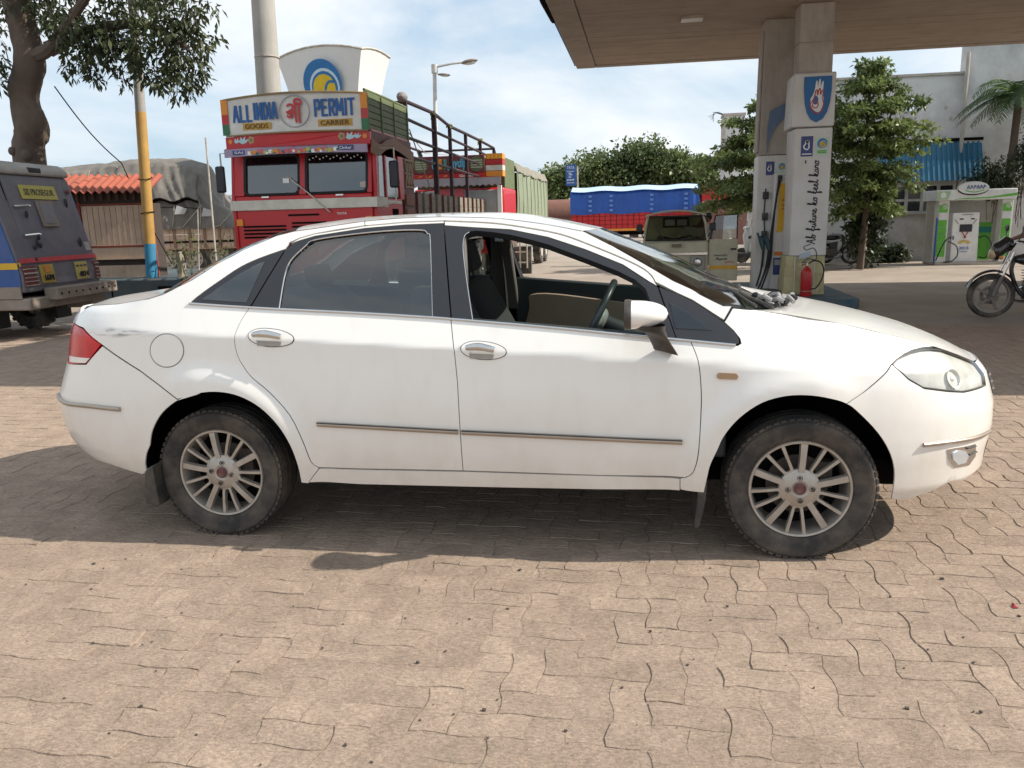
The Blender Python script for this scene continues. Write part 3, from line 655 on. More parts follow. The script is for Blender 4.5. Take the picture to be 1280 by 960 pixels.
    flap = panel('fuel_flap', T_([(208.8+20.8*math.cos(a), 438+20.8*math.sin(a)) for a in np.linspace(0, 2*math.pi, 33)[:-1]]), M_PAINT, quarter[0], off=.002, both=False, flange=.002, gap=.002)
    strip('flap_gap', T_([(208.8+21*math.cos(a), 438+21*math.sin(a)) for a in np.linspace(0, 2*math.pi, 33)]), .0022, pmat('seam_grey', (.22, .21, .20), .8), flap, off=.0, n=6, both=False)
    panel('side_repeater', T_([(896, 468), (899, 465.6), (920, 466.6), (922.8, 470), (921, 474.2), (899, 473.4), (896, 471.5)]), pmat('repeater_lens', (.36, .22, .12), .25, coat=1), fender, off=.008, flange=.008, gap=0, step=.012)
    # ---- lamps
    hl = panel('headlamp', head, G_LAMP, CAR, off=.001, flange=.004)
    panel('lamp_seal', head, pmat('lamp_gasket', (.12, .12, .11), .7), hl, off=-.0035, gap=-.002, flange=.0, holes=[inset(dense(head if area2(head) > 0 else head[::-1], .02), .0035)])
    panel('lamp_housing', head, pmat('lamp_housing', (.80, .80, .77), .4, metal=.1, var=.2, scale=18), hl, off=-.012, flange=-.012, gap=.001)
    for (s, z, r) in ((1.97, .752, .038),):
        for i, side in enumerate((1, -1)):
            c = F(s, z, -.004, side); mb = MB(); n = flank_normal(s, z); n = Vector((n[0], n[1]*side, n[2]))
            q = n.to_track_quat('Z', 'Y').to_matrix().to_4x4(); q.translation = Vector(c); mb.M = q
            mb.lathe([(.004, -.03), (r*.5, -.026), (r*.8, -.014), (r, 0.0), (r*1.08, .001)], (0, 0, 0), 'Z', 24); mb.ball((0, 0, -.018), .016, 10)
            mb.build('reflector', pmat('reflector', (.84, .83, .79), .38, metal=.6), hl[i])
    fog = panel('fog_lamp', T_([(1183, 561.5), (1192.5, 559.5), (1212, 556), (1219, 554), (1219, 570), (1211, 581.5), (1192.5, 584.5), (1185, 574)]), M_CHROME, CAR, off=.003, flange=.01, step=.015)
    panel('lens', T_([(1188, 566), (1196, 562), (1205, 562.5), (1209, 569), (1205, 578), (1195, 580.5), (1189, 574)]), pmat('fog_lens', (.62, .68, .74), .15, metal=.5, coat=1), fog, off=.009, flange=.006, step=.015)
    strip('slat', T_([(1207, 560), (1218, 557)]), .004, M_PLAST, fog, off=.006, n=6); strip('slat', T_([(1210, 568), (1219, 564)]), .004, M_PLAST, fog, off=.006, n=6)
    # ---- front face: grille and number plate
    g = panel('grille', [(2.33, .72), (2.33, .63), (S_FRONT-.005, .62), (S_FRONT-.005, .745), (2.38, .745)], M_PLAST, CAR, off=.004)
    for z in (.65, .68, .71): strip('grille_bar', [(2.35, z), (2.5, z), (S_FRONT-.006, z)], .006, M_CHROME, g, off=.008, n=6)
    panel('air_intake', [(2.3, .42), (2.36, .33), (S_FRONT-.005, .33), (S_FRONT-.005, .44)], M_PLAST, CAR, off=.003)
    mb = MB(); mb.bb(2.205, 2.236, -.22, .22, .48, .60); mb.build('number_plate', M_BLACK, CAR, bev=.004)
    mb = MB(); mb.bb(-2.335, -2.318, -.26, .26, .84, .95); mb.build('number_plate', pmat('plate_white', (.75, .75, .72), .4), CAR, bev=.004)
    # ---- roof, bonnet, boot lid, screens
    def loft(name, edge, cen, mat, p=2.6, n=28, parent=CAR, w=1.0, dx=2.0):
        E = np.array([F(a, b) for a, b in edge]); k = len(E); Cn = np.array(cen, float)
        t = np.concatenate([[0], np.cumsum(np.linalg.norm(np.diff(E, axis=0), axis=1))]); t /= t[-1]
        tc = np.linspace(0, 1, len(Cn)) if len(Cn) != k else t
        tt = np.linspace(0, 1, 30)
        ex = [np.interp(tt, t, E[:, i]) for i in range(3)]
        def sm(a):
            for _ in range(2): a = np.concatenate([a[:1], (a[:-2]+2*a[1:-1]+a[2:])/4, a[-1:]])
            return a
        ex = [sm(a) for a in ex]; cx, cz = sm(np.interp(tt, tc, Cn[:, 0])), sm(np.interp(tt, tc, Cn[:, 1]))
        mb = MB()
        def fn(a, b):
            i = int(round(a*29)); r = b*2-1; q = abs(r)
            return (ex[0][i]+(cx[i]-ex[0][i])*(1-q**dx), -ex[1][i]*r*-1*-1*w if False else ex[1][i]*(-r)*w, cz[i]-(cz[i]-ex[2][i])*q**p)
        mb.grid(fn, 29, n)
        return mb.build(name, mat, parent, angle=80)
    loft('roof', [EC[-1]]+ER, [(-1.02, 1.44), (-.78, 1.468), (-.5, 1.477), (-.3, 1.479), (-.06, 1.475), (.06, 1.463), (.2, 1.437), (.44, 1.384)], M_PAINT, 2.4, w=1.004)
    loft('rear_window', EC, [(-1.80, 1.13), (-1.66, 1.205), (-1.50, 1.283), (-1.36, 1.343), (-1.16, 1.41), (-1.02, 1.44)], G_TINT, 2.6)
    loft('windscreen', [ER[-1]]+EA+[T_([(914, 384)])[0]], [(.44, 1.384), (.66, 1.295), (.83, 1.225), (.97, 1.15), (1.11, 1.085), (1.22, 1.03), (1.26, 1.008)], glass('windscreen_glass', (.60, .67, .61), .24, .05), 2.3)
    loft('bonnet', HOOD, [(1.27, 1.0), (1.36, 1.015), (1.46, 1.003), (1.64, .968), (1.79, .927), (1.92, .888), (2.05, .832), (2.17, .765)], M_PAINT, 2.5, w=1.004)
    loft('boot_deck', DECK[:1]+DECK[1:]+[EC[0]], [(-2.31, 1.045), (-2.19, 1.082), (-1.93, 1.115), (-1.79, 1.125)], M_PAINT, 2.5, w=1.004)
    # screen frit and shade band
    return dict(T=T_, EA=EA, ER=ER, EC=EC, fdoor=fdoor, rdoor=rdoor, fender=fender, HOOD=HOOD, arch_r=arch_r, arch_f=arch_f)
CARD = build_car()
# ================================================================= wheels, underside, cabin of the car
M_TYRE = pmat('tyre_rubber', (.030, .028, .027), .85, var=.2, scale=7, bump=.5, bscale=120, dirt=((.15, .12, .095), .75, 5))
M_ALLOY = pmat('dusty_alloy', (.46, .43, .39), .42, metal=.55, var=.12, scale=9, dirt=((.24, .19, .14), .5, 7))
M_IRON = pmat('brake_iron', (.09, .075, .065), .7, metal=.4, var=.3, scale=12)
M_CAP = pmat('cap_red', (.13, .035, .04), .5, dirt=((.25, .2, .16), .5, 20))
M_CABIN = pmat('cabin_plastic', (.028, .036, .036), .6, var=.1)
M_SEAT = pmat('seat_cloth', (.05, .052, .055), .9, var=.15, bump=.4, bscale=200)
M_BEIGE = pmat('cabin_beige', (.33, .255, .19), .8, var=.08)
def road_wheel(x, y, side, ang):
    """axis along y; outer face towards side (-1 is the near side)"""
    def P(prof): return [(r, h*side) for r, h in prof]
    mb = MB()
    prof = [(.215, -.165), (.255, -.175), (.292, -.168), (.306, -.15), (.312, -.13), (.3125, -.108), (.305, -.106), (.305, -.100), (.3125, -.098), (.313, -.064), (.305, -.062), (.305, -.056), (.313, -.054),
            (.3125, -.020), (.305, -.018), (.305, -.012), (.312, -.010), (.309, .008), (.300, .022), (.294, .024), (.290, .031), (.268, .036), (.262, .033), (.240, .030), (.222, .020), (.207, .008), (.20, -.01)]
    prof = [(r, h-.02) for r, h in prof]
    mb.lathe(P(prof), (0, 0, 0), 'Y', 72)
    # shoulder lugs
    for j in range(60):
        a = 2*math.pi*(j+.5)/60
        q = Matrix.Rotation(-a, 3, 'Y') @ Matrix.Rotation(0, 3, 'X')
        c = q @ Vector((.3025, -.006*side*1.0, 0)); mb.box(c, (.010, .026, .021), q)
    t = mb.build('wheel', M_TYRE, CAR, angle=40)
    # flatten where it meets the road
    for v in t.data.vertices:
        c = t.location
        if v.co.z < -.302: v.co.z = -.302-(v.co.z+.302)*-.15
    t.location = (x, y, .304)
    t.rotation_euler = (0, 0, 0)
    q0 = Matrix.Rotation(ang, 4, 'Y')
    mb = MB(); mb.M = q0
    mb.lathe(P([(.198, -.16), (.207, -.05), (.2075, -.018), (.2105, -.008), (.207, -.002), (.199, -.004), (.194, -.016), (.188, -.06), (.183, -.16)]), (0, 0, 0), 'Y', 64)
    def spoke(a, r0, r1, w0, w1, h0, h1, sk=0.0):
        q = Matrix.Rotation(-a, 3, 'Y'); 
        pts = []
        for (r, w, h) in ((r0, w0, h0), ((r0+r1)/2, (w0+w1)/2*.92, (h0+h1)/2+.004), (r1, w1, h1)):
            for (dz, dh) in ((-w, -.022), (-w*.82, 0), (w*.82, 0), (w, -.022)):
                pts.append(q @ Vector((r, (h+dh)*side, dz+sk*(r-r0))))
        fs = []
        for i in range(2):
            for j in range(3): fs.append((i*4+j, i*4+j+1, i*4+4+j+1, i*4+4+j))
        mb.add(pts, fs)
    for k in range(5):
        a = 2*math.pi*k/5+R(90)
        spoke(a, .045, .196, .0150, .0165, -.012, -.008)
        for d in (-1, 1):
            b = a+R(36)+d*R(10.5)
            spoke(b, .072, .197, .0070, .0085, -.018, -.009)
        # the thin pair joins in a loop near the hub
        b = a+R(36); q = Matrix.Rotation(-b, 3, 'Y')
        mb.tube([q @ Vector((.078+.012*(abs(u)**2), -.022*side, u*.0175)) for u in (-1, -.6, 0, .6, 1)], .0075, 8)
    mb.lathe(P([(.086, -.035), (.084, -.018), (.070, -.010), (.036, -.006), (.030, -.010), (.0, -.010)]), (0, 0, 0), 'Y', 40)
    mb.build('rim', M_ALLOY, t, angle=35)
    mb = MB(); mb.M = q0; mb.lathe(P([(.0, -.001), (.019, -.002), (.024, -.004), (.026, -.009), (.026, -.012)]), (0, 0, 0), 'Y', 28); mb.lathe(P([(.017, -.0012), (.0185, .001), (.020, -.0012)]), (0, 0, 0), 'Y', 28)
    mb.build('hub_cap', M_CAP, t)
    for k in range(4):
        a = 2*math.pi*k/4+R(90)+ang; c = (.049*math.cos(a), 0, .049*math.sin(a))
        mb = MB(); mb.lathe(P([(.0115, -.004), (.0105, -.0065), (.009, -.0095), (.0, -.0095)]), c, 'Y', 14); mb.build('lug_hole', M_DARK, t)
        mb = MB(); mb.lathe(P([(.0065, -.009), (.0065, -.0035), (.0045, -.002), (.0, -.002)]), c, 'Y', 6); mb.build('lug_bolt', M_IRON, t)
    mb = MB(); mb.lathe(P([(.03, -.085), (.128, -.085), (.128, -.098), (.03, -.098)]), (0, 0, 0), 'Y', 40); mb.box((.10, -.09*side, .05), (.07, .06, .11)); mb.build('brake_disc', M_IRON, t)
    mb = MB(); mb.lathe(P([(.0, -.12), (.182, -.12), (.185, -.16), (.0, -.16)]), (0, 0, 0), 'Y', 32); mb.build('back_plate', M_DARK, t)
    return t
road_wheel(1.300, -.795, -1, R(3)); road_wheel(-1.303, -.79, -1, R(-9)); road_wheel(1.3, .795, 1, R(20)); road_wheel(-1.303, .79, 1, R(50))
def underside():
    # inner shell: keeps the gaps between the panels dark and closes the body below
    ss = np.linspace(-2.2, 2.22, 120); zs = np.linspace(.20, .93, 20)
    mb = MB()
    for side in (1, -1):
        vs = []; ok = []
        for s in ss:
            zt = np.polyval(BELT, s)-.02 if -1.5 < s < 1.0 else (.98 if s < 0 else .80)
            for q in range(20):
                z = .30+(zt-.30)*q/19; p = flank(s, z)+flank_normal(s, z)*-.05; vs.append((p[0], p[1]*side, p[2]))
        fs = []
        for i in range(119):
            for j in range(19):
                c = np.mean([vs[i*20+j], vs[(i+1)*20+j+1]], axis=0)
                if all(math.hypot(c[0]-xw, c[2]-zw) > .52 for xw, zw in WHEELS): fs.append((i*20+j, (i+1)*20+j, (i+1)*20+j+1, i*20+j+1))
        mb.add(vs, fs)
    mb.build('inner_shell', M_DARK, CAR, fix=False)
    mb = MB(); mb.bb(-.9, .9, -.66, .66, .24, .31); mb.bb(-2.1, -1.75, -.6, .6, .32, .40); mb.bb(1.72, 1.95, -.55, .55, .33, .40); mb.bb(-1.8, 1.8, -.5, .5, .24, .36)
    mb.bb(-.86, .88, -.815, .815, .312, .325); mb.bb(-.2, .6, -.12, .12, .17, .22); mb.cyl((-2.2, -.35, .3), (-1.75, -.35, .28), .05); mb.cyl((1.3, -.62, .3), (1.3, .62, .3), .035); mb.cyl((-1.303, -.62, .3), (-1.303, .62, .3), .05)
    mb.build('floor_pan', M_DARK, CAR, bev=.02)
    for side in (1, -1):
        for (xw, zw), r in zip(WHEELS, (.455, .43)):
            mb = MB()
            def fn(a, b):
                q = R(-2+186*a); xx, zz = xw+r*math.cos(q), max(.2, zw+.01+r*math.sin(q)*.985); g = flank(np.linspace(-2.3, 2.3, 231), np.full(231, zz)); y0 = min(.84, abs(np.interp(xx, g[:, 0], g[:, 1]))-.035); y = -y0+(y0-.39)*b
                return (xw+r*math.cos(q), y*side, zw+.01+r*math.sin(q)*.985)
            mb.grid(fn, 30, 4)
            mb.grid(lambda a, b: (xw+r*b*math.cos(R(-2+186*a)), -.39*side, zw+.01+r*b*math.sin(R(-2+186*a))), 24, 2)
            mb.build('arch_liner', M_DARK, CAR, fix=False)
    # mud flaps hang behind each wheel
    for side in (1, -1):
        for pl in ([(-1.640, .33), (-1.655, .22), (-1.650, .175), (-1.60, .155), (-1.583, .165), (-1.592, .24), (-1.598, .36)], [(.917, .36), (.912, .27), (.900, .20), (.886, .150), (.868, .145), (.868, .18), (.874, .24), (.880, .33)]):
            mb = MB(); mb.prism(pl, lambda a, b: (a, -.87*side, b), lambda a, b: (a, -.66*side, b)); mb.build('mud_flap', M_PLAST, CAR, bev=.006)
underside()
def cabin():
    # seats
    def cushion(pts, y0, y1, name, mat, th=.13):
        """pts: side profile line (x, z) of the back of the cushion; thickness th"""
        mb = MB(); c = catmull([np.array(p) for p in pts], 6); k = len(c)
        def fn(a, b):
            i = min(k-1, int(round(a*(k-1)))); p = c[i]; t = c[min(i+1, k-1)]-c[max(i-1, 0)]; t /= np.linalg.norm(t); n = np.array([t[1], -t[0]])
            q = 2*math.pi*b; e = math.sin(math.pi*min(1, max(0, (a*1.0))))**.25 if 0 < a < 1 else 0.02
            yy = (y0+y1)/2+(y1-y0)/2*np.sign(math.cos(q))*abs(math.cos(q))**.4*(.9+.1*e); dd = th/2*np.sign(math.sin(q))*abs(math.sin(q))**.5*max(e, .05)
            return (p[0]+n[0]*dd, yy, p[1]+n[1]*dd)
        mb.grid(fn, k-1, 20); return mb.build(name, mat, CAR, angle=60)
    for y in (-.36, .36):
        s = cushion([(-.02, .52), (-.12, .75), (-.24, .98), (-.30, 1.12)], y-.24, y+.24, 'front_seat', M_SEAT)
        cushion([(-.04, .50), (.2, .53), (.46, .56)], y-.25, y+.25, 'seat_base', M_SEAT, .16)
        h = cushion([(-.30, 1.16), (-.335, 1.24), (-.35, 1.33)], y-.13, y+.13, 'head_rest', M_SEAT, .10)
        mb = MB(); mb.cyl((-.31, y-.05, 1.08), (-.325, y-.05, 1.22), .007, n=8); mb.cyl((-.31, y+.05, 1.08), (-.325, y+.05, 1.22), .007, n=8); mb.build('head_rest_post', M_CABIN, CAR)
    cushion([(-.93, .74), (-1.06, .90), (-1.2, 1.06)], -.62, .62, 'rear_seat', M_SEAT, .16); cushion([(-.42, .60), (-.65, .61), (-.86, .62)], -.60, .60, 'rear_seat_base', M_SEAT, .18)
    for y in (-.38, .38): cushion([(-1.21, 1.08), (-1.24, 1.15), (-1.25, 1.21)], y-.13, y+.13, 'head_rest', M_SEAT, .09)
    mb = MB(); mb.bb(-1.85, -1.2, -.66, .66, 1.02, 1.055); mb.build('parcel_shelf', M_CABIN, CAR, bev=.01)
    # dashboard
    prof = [(1.30, .87), (.93, .68), (.86, .62), (.74, .70), (.72, .84), (.80, .93), (.92, .965), (1.10, .965), (1.30, .95)]
    mb = MB(); mb.prism(prof, lambda a, b: (a, -.72, b), lambda a, b: (a, .72, b)); d = mb.build('dashboard', M_CABIN, CAR, bev=.02)
    mb = MB()
    mb.grid(lambda a, b: (.80+.17*a, -.36+(-.17+.34*b), .945+.05*math.sin(math.pi*b)*math.sin(math.pi*min(1, a*1.2+.1))), 8, 10); mb.build('instrument_hood', M_CABIN, d)
    mb = MB(); mb.prism([(.705, .66), (.715, .84), (.79, .925), (.80, .66)], lambda a, b: (a, -.14, b), lambda a, b: (a, .14, b)); mb.build('centre_stack', pmat('stack_grey', (.16, .17, .165), .5), d, bev=.01)
    # steering wheel on the near side
    cen = Vector((.435, -.36, .972)); ax = Vector((-.88, 0, .42)).normalized(); q = ax.to_track_quat('Z', 'Y').to_matrix().to_4x4(); q.translation = cen
    mb = MB(); mb.M = q; mb.tube([(.185*math.cos(a), .185*math.sin(a), 0) for a in np.linspace(0, 2*math.pi, 41)[:-1]], .0165, 12, closed=True)
    sw = mb.build('steering_wheel', pmat('steering_black', (.03, .04, .042), .35), CAR)
    mb = MB(); mb.M = q; mb.ball((0, 0, -.015), (.075, .06, .035), 16)
    for a in (0, math.pi, -math.pi/2): mb.tube([(.05*math.cos(a), .05*math.sin(a), -.02), (.18*math.cos(a), .18*math.sin(a), 0)], [.022, .014], 8, flat=.5)
    mb.build('wheel_boss', pmat('boss_grey', (.25, .27, .265), .5), sw)
    mb = MB(); mb.cyl(tuple(cen-ax*.03), tuple(cen-ax*.30), .035, .05); mb.build('steering_column', M_CABIN, sw)
    mb = MB(); mb.cyl((.60, -.30, .88), (.62, -.13, .90), .010, n=8); mb.cyl((.60, -.42, .88), (.62, -.58, .90), .010, n=8); mb.build('control_stalk', M_CABIN, sw)
    mb = MB(); mb.lathe([(.0, -.02), (.02, -.018), (.026, 0), (.02, .004), (0, .004)], (.735, -.20, .86), 'X', 16); mb.lathe([(.0, -.02), (.02, -.018), (.026, 0), (.02, .004), (0, .004)], (.74, .0, .80), 'X', 16); mb.build('control_knob', M_CHROME, d)
    # door linings (both sides), far one seen through the open window
    for side in (1, -1):
        for (x0, x1) in ((-.12, 1.0), (-.86, -.18)):
            mb = MB(); zt = lambda x: np.polyval(BELT, x)+(.07 if side == 1 else -.005)
            pl = [(x0, .42), (x1, .42), (x1, zt(x1)), ((x0+x1)/2, zt((x0+x1)/2)), (x0, zt(x0))]
            mb.prism(pl, lambda a, b: (a, .745*side, b), lambda a, b: (a, .70*side, b)); dl = mb.build('door_lining', M_CABIN, CAR, bev=.012)
            e = .08
            pts = [(x0+e, .55), (x1-.2, .55), (x1-.12, .66), (x1-.16, zt(x1)-.12), ((x0+x1)/2, zt((x0+x1)/2)-.10), (x0+e+.05, zt(x0)-.10), (x0+e, zt(x0)-.2)]
            pts = catmull([np.array(p) for p in pts], 5, True)
            mb = MB(); mb.prism([tuple(p) for p in pts], lambda a, b: (a, .702*side, b), lambda a, b: (a, .688*side, b)); mb.build('lining_insert', M_BEIGE, dl, bev=.006)
            mb = MB(); mb.bb(x0+.2, x1-.3, .62*side, .70*side, .70, .75); mb.build('armrest', M_CABIN, dl, bev=.015)
        # inner pillar and its belt
        mb = MB(); mb.hexa([(-.26, .70*side, .9), (-.10, .70*side, .9), (-.10, .75*side, .9), (-.26, .75*side, .9), (-.24, .545*side, 1.42), (-.13, .545*side, 1.42), (-.13, .585*side, 1.42), (-.24, .585*side, 1.42)]); mb.build('pillar_trim', pmat('pillar_trim_grey', (.10, .095, .085), .7), CAR, bev=.012)
        mb = MB(); mb.tube([(-.19, .55*side, 1.34), (-.17, .62*side, 1.15), (-.15, .67*side, .62)], .022, 6, flat=.15); mb.build('seat_belt', M_SEAL, CAR)
        mb = MB(); mb.bb(-.21, -.16, .53*side, .57*side, 1.31, 1.37); mb.build('belt_anchor', M_CHROME, CAR, bev=.005)
    mb = MB(); mb.grid(lambda a, b: (-1.0+1.25*a, -.53+1.06*b, 1.405+.03*math.sin(math.pi*b)-.02*abs(2*a-1)**2), 8, 8); mb.build('roof_lining', pmat('roof_lining', (.30, .29, .27), .9), CAR)
    mb = MB(); mb.box((.44, .02, 1.275), (.02, .20, .055)); mb.cyl((.45, .02, 1.275), (.50, .02, 1.335), .008, n=8); mb.build('rear_view_mirror', M_BLACK, CAR, bev=.008)
    mb = MB(); mb.cyl((.86, -.02, .965), (.86, -.02, .985), .035, n=16); mb.ball((.86, -.02, 1.005), (.024, .024, .028), 12, 1); mb.ball((.86, -.02, 1.04), .015, 10, 1)
    mb.build('dashboard_idol', [pmat('idol_base', (.35, .10, .06), .5), pmat('idol_white', (.55, .62, .55), .5)], CAR)
cabin()
def mirrors():
    T_ = trace
    for side in (1, -1):
        mb = MB()   # near mirror: rounded shell, wider behind, tapering forward
        cx, cy, cz = .665, -.95, 1.058
        def fn(a, b):
            q = 2*math.pi*b; t = a
            # t from the glass face (rear) to the nose (front)
            x = cx-.065+.147*t
            e = math.sqrt(max(0, 1-t**2.6)); hz = .056*(e*.92+.08*(1-t))*(1 if t < 1 else 0.02); hy = .090*(e*.9+.10*(1-t))*(1 if t < 1 else .02)
            sy, sz_ = np.sign(math.cos(q))*abs(math.cos(q))**.92, np.sign(math.sin(q))*abs(math.sin(q))**.92
            return (x, (cy+hy*sy)*side, cz+hz*sz_+.004*t)
        mb.grid(fn, 16, 32)
        sh = mb.build('door_mirror', M_PAINT, CAR, angle=60)
        mb = MB()
        def fr(a, b):
            q = 2*math.pi*b; r = [1.02, 1.05, 1.02, .88, .86][int(round(a*4))]; x = [0.004, -.008, -.022, -.022, -.006][int(round(a*4))]
            sy, sz_ = np.sign(math.cos(q))*abs(math.cos(q))**.92, np.sign(math.sin(q))*abs(math.sin(q))**.92
            return (cx-.065+x, (cy+.091*r*sy)*side, cz+.057*r*sz_)
        mb.grid(fr, 4, 32); mb.build('mirror_frame', M_PLAST, sh)
        mb = MB(); mb.prism([(.076*np.sign(math.cos(q))*abs(math.cos(q))**.92, .047*np.sign(math.sin(q))*abs(math.sin(q))**.92) for q in np.linspace(0, 2*math.pi, 29)[:-1]], lambda a, b: (cx-.075, (cy+a)*side, cz+b), lambda a, b: (cx-.071, (cy+a)*side, cz+b)); mb.build('mirror_glass', pmat('mirror_silver', (.8, .8, .8), .03, metal=1), sh)
        # dark stalk: underside band and foot on the door
        mb = MB()
        sec = [((.668, -.95, 1.02), .066, .082), ((.672, -.95, 1.0), .060, .07), ((.700, -.93, .975), .042, .036), ((.718, -.905, .945), .040, .03), ((.735, -.885, .912), .043, .03), ((.742, -.866, .894), .045, .03)]
        def fs_(a, b):
            i = int(round(a*5)); c, rx, ry = sec[i]; q = 2*math.pi*b
            return (c[0]+rx*math.cos(q)-.02*math.sin(q), (c[1]+ry*math.sin(q))*side, c[2]-.012*math.cos(q)*(i > 1))
        mb.grid(fs_, 5, 20); 
        mb.build('mirror_stalk', M_PLAST, sh, angle=70)
mirrors()
def wipers():
    mb = MB(); mb.tube([(1.20, -.55, 1.035), (1.09, -.30, 1.075), (1.12, .05, 1.085)], .009, 6); mb.tube([(1.12, -.62, 1.05), (1.02, -.28, 1.108)], .007, 6); mb.build('wiper', M_PLAST, CAR)
    # black and pale garland heaped on the cowl
    for k in range(9):
        mb = MB(); a = k/8; c = (1.20+.10*a+rnd.uniform(-.01, .01), -.34+.16*math.sin(k*1.7)*.6+.02*k, 1.045-.02*a)
        pts = [(c[0]+.05*math.cos(q)+.01*rnd.random(), c[1]+.07*math.sin(q), c[2]+.018*math.sin(2*q+k)+.008) for q in np.linspace(0, math.pi*1.5, 9)]
        mb.tube(pts, .011, 7); 
        o = mb.build('garland', pmat('garland_dark', (.03, .028, .03), .8) if k % 2 else pmat('garland_pale', (.30, .29, .28), .8))
        if k == 0: first = o; tag(o, 'bundle of black and grey braided rope lying at the base of the windscreen', 'rope')
        else: o.name = 'strand'; o.parent = first
wipers()
# ================================================================= filling station: canopy, pillars, pump
M_SOFFIT = pmat('canopy_soffit', (.42, .335, .268), .75, var=.12, scale=2.2, stretch=(.25, 3.5, 1), dirt=((.30, .23, .178), .55, 1.6))
M_FASCIA = pmat('canopy_edge', (.40, .33, .27), .7, dirt=((.25, .19, .15), .5, 3))
M_CLAD = pmat('white_cladding', (.70, .69, .67), .45, var=.05, dirt=((.50, .46, .38), .55, 2.5))
M_CONC = pmat('weathered_concrete', (.46, .42, .375), .85, var=.12, bump=.4, dirt=((.30, .265, .23), .6, 2.2), stretch=(3, 3, .6))
M_BLUE = pmat('sign_blue', (.01, .13, .36), .4); M_NAVY = pmat('sign_navy', (.03, .05, .20), .4); M_WHITE = pmat('sign_white', (.80, .80, .78), .4, var=.04); M_YEL = pmat('sign_yellow', (.75, .42, .015), .45)
M_BLKP = pmat('black_print', (.02, .02, .03), .5); M_GREEN = pmat('sign_green', (.11, .42, .04), .45); M_REDP = pmat('red_paint', (.50, .015, .02), .35, dirt=((.30, .06, .04), .5, 6))
HC = 4.52
def station():
    cx0, cx1, cy0, cy1 = -.80, 19.0, 2.95, 13.7
    can = thing('canopy', 'broad brown soffited canopy roof over the fuel pumps', 'canopy', (0, 0, 0))
    # soffit boards: individual long panels with open joints
    n = 24; w = (cy1-cy0-.5)/n
    base = None
    for i in range(n):
        y0 = cy0+.25+i*w
        mb = MB(); mb.bb(cx0+.42, cx1-.3, y0+.006, y0+w-.006, HC+rnd.uniform(0, .004), HC+.03)
        o = mb.build('soffit_panel', M_SOFFIT, can, smooth=False)
    mb = MB(); mb.bb(cx0+.3, cx1, cy0+.1, cy1-.1, HC+.034, HC+.42); mb.build('roof_slab', M_CONC, can)
    mb = MB()
    mb.bb(cx0, cx0+.40, cy0, cy1, HC-.015, HC+.10); mb.build('edge_beam', M_FASCIA, can, bev=.02)
    mb = MB(); mb.bb(cx0+.401, cx1, cy1-.24, cy1, HC-.012, HC+.10); mb.build('edge_beam', M_FASCIA, can, bev=.01)
    mb = MB(); mb.bb(cx0+.401, cx1, cy0, cy0+.24, HC-.012, HC+.10); mb.build('edge_beam', M_FASCIA, can, bev=.01)
    mb = MB(); mb.bb(cx0-.05, cx0-.002, cy0-.05, cy1+.05, HC+.06, HC+.9); mb.bb(cx0-.05, cx1, cy1+.002, cy1+.05, HC+.06, HC+.9); mb.bb(cx0-.05, cx1, cy0-.05, cy0-.002, HC+.06, HC+.9); mb.build('fascia', pmat('fascia_blue', (.05, .14, .33), .5), can, bev=.01)
    mb = MB(); mb.tube([(cx0-.02, 7.4, HC+.05), (cx0-.045, 8.4, HC+.03), (cx0-.03, 9.6, HC+.04)], .05, 8); mb.build('edge_trim', M_DARK, can)
    for p in ((865, 22),):
        q = onp(*p, 2, HC)
        mb = MB(); mb.bb(q[0]-.19, q[0]+.19, q[1]-.14, q[1]+.14, HC-.035, HC+.02); f = mb.build('light_fitting', M_FASCIA, can, bev=.008)
        mb = MB(); mb.bb(q[0]-.165, q[0]+.165, q[1]-.11, q[1]+.11, HC-.045, HC-.034); mb.build('diffuser', pmat('diffuser', (.72, .72, .70), .3), f)
    # ---- island
    mb = MB(); pl = [(2.30, 8.7), (2.45, 8.5), (3.7, 8.5), (3.86, 8.7), (3.86, 12.0), (2.30, 12.0)]
    mb.prism(pl, lambda a, b: (a, b, -.01), lambda a, b: (a, b, .14))
    tag(mb.build('pump_island', pmat('island_blue', (.035, .09, .13), .7, dirt=((.15, .13, .11), .6, 4)), bev=.02), 'dark blue painted kerbed island under the pump and pillars', 'island')
    # ---- near pillar
    y0 = 9.3
    p = thing('canopy_pillar', 'white clad canopy pillar with a handwritten slogan and a blue shield badge', 'pillar', (3.2, y0, .14), 0, 'canopy pillars')
    mb = MB(); mb.hexa([(-.24, .08, 0), (.25, .08, 0), (.25, .52, 0), (-.24, .52, 0), (-.27, .08, HC-.14), (.235, .08, HC-.14), (.235, .5, HC-.14), (-.27, .5, HC-.14)])
    mb.build('column', M_CONC, p, bev=.02)
    for z in (3.95, ): 
        mb = MB(); mb.bb(-.275, .245, .07, .52, z-.14, z-.128); mb.build('joint_line', M_FASCIA, p)
    mb = MB(); mb.hexa([(-.29, 0, .62), (.265, 0, .62), (.27, .56, .62), (-.31, .56, .62), (-.285, 0, 2.56), (.27, 0, 2.56), (.27, .56, 2.56), (-.31, .56, 2.56)]); mb.build('slogan_board', M_CLAD, p, bev=.012)
    mb = MB(); mb.hexa([(-.36, .03, .0), (.27, .03, .0), (.27, .56, .0), (-.36, .56, .0), (-.33, .03, .617), (.26, .03, .617), (.26, .56, .617), (-.33, .56, .617)]); mb.build('plinth', pmat('stained_plinth', (.55, .50, .28), .6, dirt=((.32, .27, .12), .8, 4), stretch=(4, 4, .5)), p, bev=.01)
    for x in (-.2, -.05, .1):
        mb = MB(); mb.bb(x, x+.012, .018, .04, .02, .6); mb.build('plinth_rib', M_CLAD, p)
